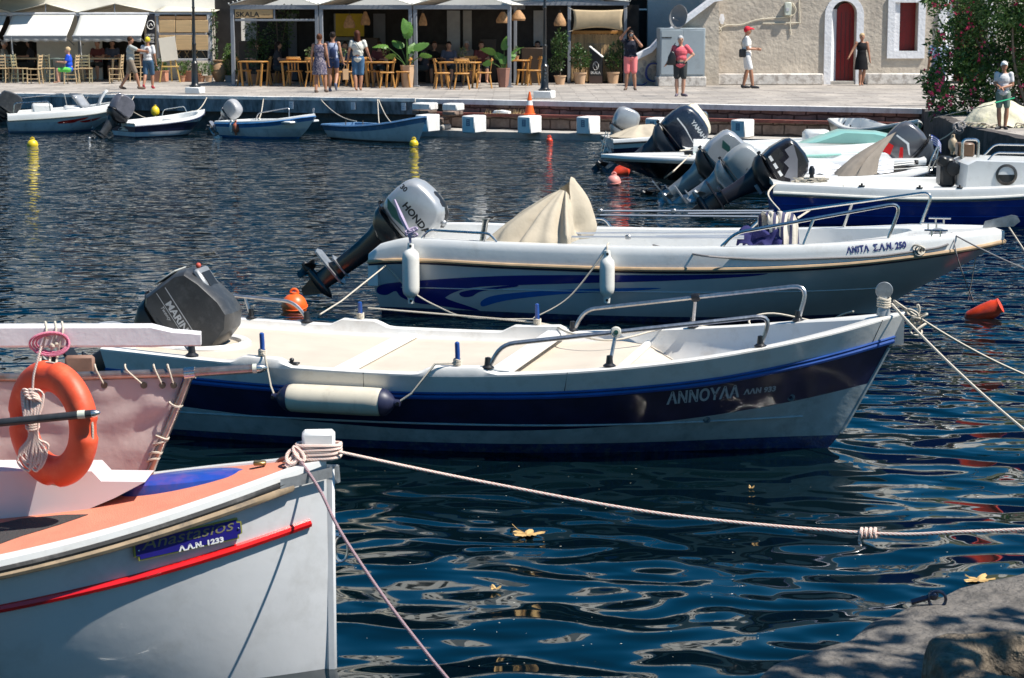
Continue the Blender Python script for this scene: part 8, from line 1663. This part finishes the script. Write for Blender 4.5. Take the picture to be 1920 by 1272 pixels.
GT = mat('grey_tee', (.36, .38, .36), .9, var=.1); WT = mat('white_tee', (.62, .62, .62), .9, var=.08, dirt=(.4, .42, .45), ds=9, damt=.3); KH = mat('khaki_shorts', (.22, .18, .14), .9, var=.2); JN = mat('denim', (.06, .12, .20), .9, var=.2, vs=10)
NVS = mat('dark_figured_tee', (.02, .022, .035), .85, var=.5, vs=12, dirt=(.12, .12, .14), ds=22, damt=.4, dlo=.55, dhi=.6); PNK = mat('salmon_shorts', (.80, .22, .22), .85, var=.06); CRT = mat('coral_pink_tee', (.68, .13, .16), .85, var=.08); DGS = mat('dark_grey_shorts', (.05, .055, .055), .9, var=.2)
BRH = mat('brown_hair', (.055, .028, .016), .6, var=.3, vs=20); DKH = mat('dark_hair', (.02, .014, .012), .5, var=.3, vs=20); BLH = mat('blond_hair', (.50, .36, .20), .6, var=.2, vs=20); GYH = mat('grey_hair', (.42, .42, .42), .7, var=.2, vs=20); SND = mat('sandal_brown', (.12, .08, .06), .8); SNK = mat('dark_sneaker', (.03, .03, .035), .7)
PTN = mat('floral_print', (.05, .05, .10), .9, var=.2, dirt=(.5, .42, .42), ds=34, damt=.9, dlo=.52, dhi=.56)
# two boys
person('boy in a grey tee and khaki shorts reaching out to the boy ahead', 246, 168, -75, 1.52, 'tan', dict(elR=(.20, .24, 1.30), wrR=(.10, .46, 1.27), elL=(-.16, .25, 1.28), wrL=(-.04, .47, 1.24), knR=(.1, .16, .52), anR=(.1, .26, .09), toR=(.1, .42, .04), knL=(-.1, -.08, .50), anL=(-.1, -.32, .10), toL=(-.1, -.18, .03)), (GT, .75, .15, 't_shirt'), (KH, .85, 'shorts'), SND, (BRH, 'short'))
r_, J_ = person('boy in a white tee, denim shorts and yellow cap walking away', 279, 167, -10, 1.50, 'tan', dict(knR=(.1, .12, .50), anR=(.1, .1, .09), toR=(.1, .25, .03), knL=(-.1, -.02, .50), anL=(-.1, -.22, .13), toL=(-.1, -.12, .03)), (WT, .7, .1, 't_shirt'), (JN, .95, 'shorts'), mat('red_sneaker', (.35, .02, .04), .7), (mat('yellow_cap', (.75, .58, .02), .8, var=.2, dirt=(.03, .08, .05), ds=9, damt=.9), 'cap'))
b = MB(); b.ball(V(.02, -.125, 1.28), (.07, .01, .12), 10); addp(r_, b, 'shirt_print', mat('grey_pink_print', (.25, .2, .22), .9))
# three women walking
person('woman in a dark floral dress walking beside the grey post', 600, 174, -12, 1.62, 'tan', dict(knR=(.10, .18, .52), anR=(.13, .16, .09), toR=(.14, .32, .04), anL=(-.08, -.15, .08), toL=(-.08, 0, .03)), None, (PTN, 1, 'dress'), SND, (mat('auburn_hair', (.10, .04, .02), .6, var=.3), 'bun'))
r_, J_ = person('woman in a pale blue sleeveless top with a navy backpack', 625, 172, -8, 1.66, 'tan', dict(knR=(.10, .08, .52), anR=(.12, -.22, .22), toR=(.12, -.14, .08), wrR=(.27, .1, .92), wrL=(-.30, .05, .92)), (mat('pale_blue_top', (.36, .40, .52), .9), 0, .2, 'sleeveless_top'), (mat('navy_shorts', (.03, .05, .12), .9), .45, 'shorts'), mat('blue_sneaker', (.12, .14, .22), .8), (DKH, 'bun'))
b = MB(); b.pillow([(-.10, 1.0), (.10, .98), (.11, 1.22), (.02, 1.32), (-.09, 1.24)], .06, n=7, M=Matrix.Translation((.03, -.17, 0)) @ Matrix.Rotation(R(0), 4, 'Z')); addp(r_, b, 'backpack', mat('navy_bag', (.015, .03, .09), .6))
for s in (-1, 1): b = MB(); b.tube(crom([V(s*.12, .06, 1.44), V(s*.12, -.04, 1.47), V(s*.10, -.13, 1.38), V(s*.03+.03, -.17, 1.22)], 4), .012, n=5); addp(r_, b, 'backpack_strap', mat('navy_bag', (.015, .03, .09)))
bg_ = empty('paper_bag', P(648, 172, ZQ)+V(0, 0, .36), R(20), 'brown paper bag held by the backpack woman', 'bag'); b = MB(); b.box((0, 0, .12), (.16, .08, .30), b=.004); b.build('bag', mat('kraft_paper', (.45, .28, .15), .8), bg_)
b = MB(); b.tube(crom([(-.05, 0, .26), (-.02, 0, .38), (.03, 0, .38), (.05, 0, .26)], 4), .006, n=4); b.build('handle', mat('kraft_paper', (.45, .28, .15)), bg_)
r_, J_ = person('woman in a loose white top and knee length jeans, her head turned left', 672, 171, -5, 1.70, 'tan', dict(knR=(.08, .04, .50), anR=(.06, 0, .08), toR=(.06, .15, .03), anL=(-.05, -.10, .08), toL=(-.05, .05, .03), elR=(.27, .02, 1.15), wrR=(.33, .12, .95), elL=(-.26, -.03, 1.15), wrL=(-.30, .04, .92), hed=(-.03, .03, 1.62)), (mat('cream_white_top', (.66, .65, .58), .9, var=.06), .45, -.05, 't_shirt'), (mat('mid_denim', (.07, .15, .26), .9, var=.2, vs=10), .98, 'jeans'), None, (mat('reddish_brown_hair', (.075, .025, .014), .6, var=.3), 'long'), look=.5)
b = MB(); b.tube(crom([V(-.12, -.06, 1.47), V(0, -.14, 1.33), V(.14, -.12, 1.12), V(.19, -.02, 1.02)], 5), .008, n=5); addp(r_, b, 'bag_strap', BLK)
# photographer
r_, J_ = person('man in a dark tee and salmon shorts raising a camera to his face', 1182, 169.5, 178, 1.72, 'tan', dict(elR=(.30, .08, 1.50), wrR=(.12, .16, 1.72), elL=(-.30, .14, 1.28), wrL=(-.08, .22, 1.56), hed=(0, .04, 1.60), anR=(.13, 0, .08), anL=(-.13, 0, .08), toR=(.17, .15, .03), toL=(-.15, .15, .03)), (NVS, .55, .1, 't_shirt'), (PNK, .88, 'shorts'), SND, (DKH, 'short'), girth=1.08)
cm_ = empty('camera', r_.location+V(0, -.26, 1.56), R(-3), 'black camera held up by the man in salmon shorts', 'camera'); b = MB(); b.box((0, 0, 0), (.13, .06, .09), b=.012); b.build('body', BLK, cm_); b = MB(); b.lathe([(.034, 0), (.036, .05), (.030, .09), (0, .085)], (0, -.03, 0), 14, ax=(0, -1, 0)); b.build('lens', mat('lens_grey', (.2, .2, .2), .3), cm_)
# woman in pink tee
r_, J_ = person('older woman in a coral pink tee with hand on hip and a black bag', 1275, 181, 172, 1.60, 'fair', dict(elR=(.26, .0, 1.16), wrR=(.38, .10, .96), shR=(.18, 0, 1.40), elL=(-.36, -.05, 1.20), wrL=(-.20, .10, 1.05), anR=(.09, .02, .08), anL=(-.08, -.02, .08), toR=(.11, .17, .03), toL=(-.20, .10, .03)), (CRT, .62, -.1, 't_shirt'), (DGS, .82, 'shorts'), mat('mauve_shoe', (.12, .10, .13), .8), (GYH, 'short'), girth=1.14, look=.35)
b = MB(); b.box(V(0, 0, 0), (.2, .2, .2)) if 0 else b.tube([V(-.07, .088, 1.635), V(0, .1, 1.635), V(.07, .06, 1.635)], .016, n=6); addp(r_, b, 'sunglasses', BLK)
bgb = empty('shoulder_bag', r_.location+V(-.24, -.10, .98), R(0), 'black shoulder bag hanging on the woman in the coral tee', 'bag'); b = MB(); b.pillow([(-.12, -.16), (.11, -.16), (.12, .05), (.06, .20), (-.02, .22), (-.10, .06)], .07, n=7); b.build('bag', BLK, bgb); b = MB(); b.tube(crom([(0, 0, .18), (.06, .02, .36), (.10, .08, .42)], 4), .012, n=5); b.build('strap', BLK, bgb)
# man with red cap
r_, J_ = person('man in white polo and shorts wearing a red cap, facing right', 1399, 166, -95, 1.80, 'tan', dict(elR=(.22, .02, 1.12), wrR=(.12, .26, 1.10), elL=(-.22, .04, 1.12), wrL=(-.08, .28, 1.12), anR=(.10, .18, .08), toR=(.13, .34, .03), knR=(.1, .12, .5), anL=(-.1, -.08, .08), toL=(-.1, .09, .03)), (WHITEP, .65, .1, 'polo_shirt'), (SHIRTW, .80, 'shorts'), SNK, (mat('red_cap', (.62, .01, .03), .8), 'cap'))
cb_ = empty('camera_bag', r_.location+V(-.14, -.16, 1.02), R(0), 'black camera bag at the hip of the man in the red cap', 'bag'); b = MB(); b.box((0, 0, 0), (.20, .14, .24), b=.03); b.build('bag', BLK, cb_); b = MB(); b.tube(crom([(0, 0, .12), (-.02, .04, .32), (.08, .1, .50)], 4), .010, n=5); b.build('strap', BLK, cb_)
# woman in black dress
person('blond woman in a short black dress stepping past the red door', 1614, 161, 185, 1.58, 'tan', dict(elR=(.30, .02, 1.20), wrR=(.44, .12, .98), elL=(-.24, 0, 1.12), wrL=(-.27, .05, .88), knR=(.04, .06, .50), anR=(.06, .1, .08), toR=(.09, .25, .03), anL=(-.05, -.08, .08), toL=(-.05, .07, .03)), None, (mat('black_dress', (.012, .012, .014), .8), 1, 'dress'), None, (BLH, 'bun'))
# boy with white cap
person('boy in a white cap, white tee and sage shorts standing by the net pile', 1879, 243, 165, 1.30, 'tan', dict(elR=(.20, .04, 1.16), wrR=(.05, .24, 1.06), elL=(-.22, .02, 1.14), wrL=(.02, .24, 1.08), anR=(.07, 0, .08), anL=(-.07, 0, .08), toR=(.15, .12, .03), toL=(-.12, .12, .03)), (WT, .6, 0, 't_shirt'), (mat('sage_shorts', (.17, .23, .19), .9), .75, 'shorts'), SNK, (WHITEP, 'cap'), look=.3)
person('person in a pale blue checked shirt half hidden behind the oleander', 1757, 199, 175, 1.70, 'tan', dict(elR=(.22, .1, 1.13)), (mat('checked_shirt', (.34, .40, .52), .9, var=.3, vs=20), .6, 0, 'shirt'), (mat('blue_trousers', (.05, .08, .18), .9), 1.8, 'trousers'), SNK, (DKH, 'short'))
gr_ = rope('landing_net_handle', [Q(1866, 193, 37.9), Q(1902, 184, 38.4)], .012, mat('bright_green_plastic', (.01, .36, .15), .5), 'bright green rod held by the boy in the white cap', cat='rod')
# seated guests
SIT = dict(pel=(0, 0, .52), che=(0, .02, .86), nek=(0, .02, 1.05), hed=(0, .05, 1.20), shR=(.17, .02, .99), shL=(-.17, .02, .99), elR=(.22, .10, .76), wrR=(.12, .34, .78), elL=(-.22, .10, .76), wrL=(-.12, .34, .78), hiR=(.09, .02, .50), knR=(.12, .42, .50), anR=(.12, .40, .08), toR=(.13, .56, .03), hiL=(-.09, .02, .50), knL=(-.12, .42, .50), anL=(-.12, .40, .08), toL=(-.13, .56, .03))
person('child in a bright blue tee and green shorts seated under the awning', 131, 156.5, 90, 1.45, 'fair', SIT, (mat('bright_blue_tee', (.02, .08, .55), .9), .6, 0, 't_shirt'), (mat('lime_shorts', (.15, .6, .12), .9), .8, 'shorts'), None, (BLH, 'short'), z=ZQ+.06)
shades = [((.05, .05, .06), DKH, 'long'), ((.16, .05, .05), BRH, 'short'), ((.10, .12, .18), DKH, 'short'), ((.28, .27, .25), GYH, 'short'), ((.02, .02, .02), BRH, 'long')]
seat = [(60, 150, 95, 0, 'left of the first table under the awnings'), (84, 149, 180, 1, 'facing the water behind the green grey table'), (112, 148, 175, 2, 'behind the child in blue, in shade'), (160, 149, 185, 4, 'deep under the middle awning'), (185, 150, 170, 1, 'behind the long table under the awning'), (212, 149, 190, 2, 'deep shade left of the two boys'), (8, 152, -90, 3, 'at the far left edge under the awning'),
        (489, 157, 90, 4, 'raising a glass in the first bay'), (520, 158, -90, 0, 'back right of the first bay table'), (648, 158, 180, 2, 'behind the women walking, cap in the shade'), (712, 158, 175, 1, 'behind the potted olive table'), (797, 158, 80, 0, 'left side inside the third bay'), (815, 156, 185, 4, 'second from the left inside the third bay'), (842, 157, 175, 2, 'behind the table under the third bay'), (875, 155, 180, 3, 'pale hat deep in the third bay'), (902, 156, 190, 1, 'deep shade left of the tall banana plant'), (1008, 155, 175, 0, 'deep shade behind the black lamp post')]
prs = {}
for x, y, f, k, lb in seat:
    if k not in prs:
        c, hm, st = shades[k]; o, _ = person('seated guest in '+['a black', 'a dark red', 'a slate', 'a pale', 'a dark'][k]+' top, '+lb, x, y, f, 1.72, 'fair', SIT, (mat('guest_top_%d' % k, c, .9), .6, 0, 'shirt'), (DGS, .95, 'trousers'), None, (hm, st), z=ZQ-.0, group='guests seated in the shade', vox=.022); prs[k] = o
    else: o = copy_tree(prs[k]); o.location = P(x, y, ZQ); o.rotation_euler.z = R(f); o['label'] = 'seated guest in '+['a black', 'a dark red', 'a slate', 'a pale', 'a dark'][k]+' top, '+lb
for m_ in list(bpy.data.materials):
    if m_.use_nodes and 'Principled BSDF' in m_.node_tree.nodes and any(w in m_.name for w in ('tee', 'shorts', 'dress', 'denim', 'top', 'canvas', 'cloth', 'trousers', 'interior', 'shirt', 'print', 'hair')): m_.node_tree.nodes['Principled BSDF'].inputs['Specular IOR Level'].default_value = .15
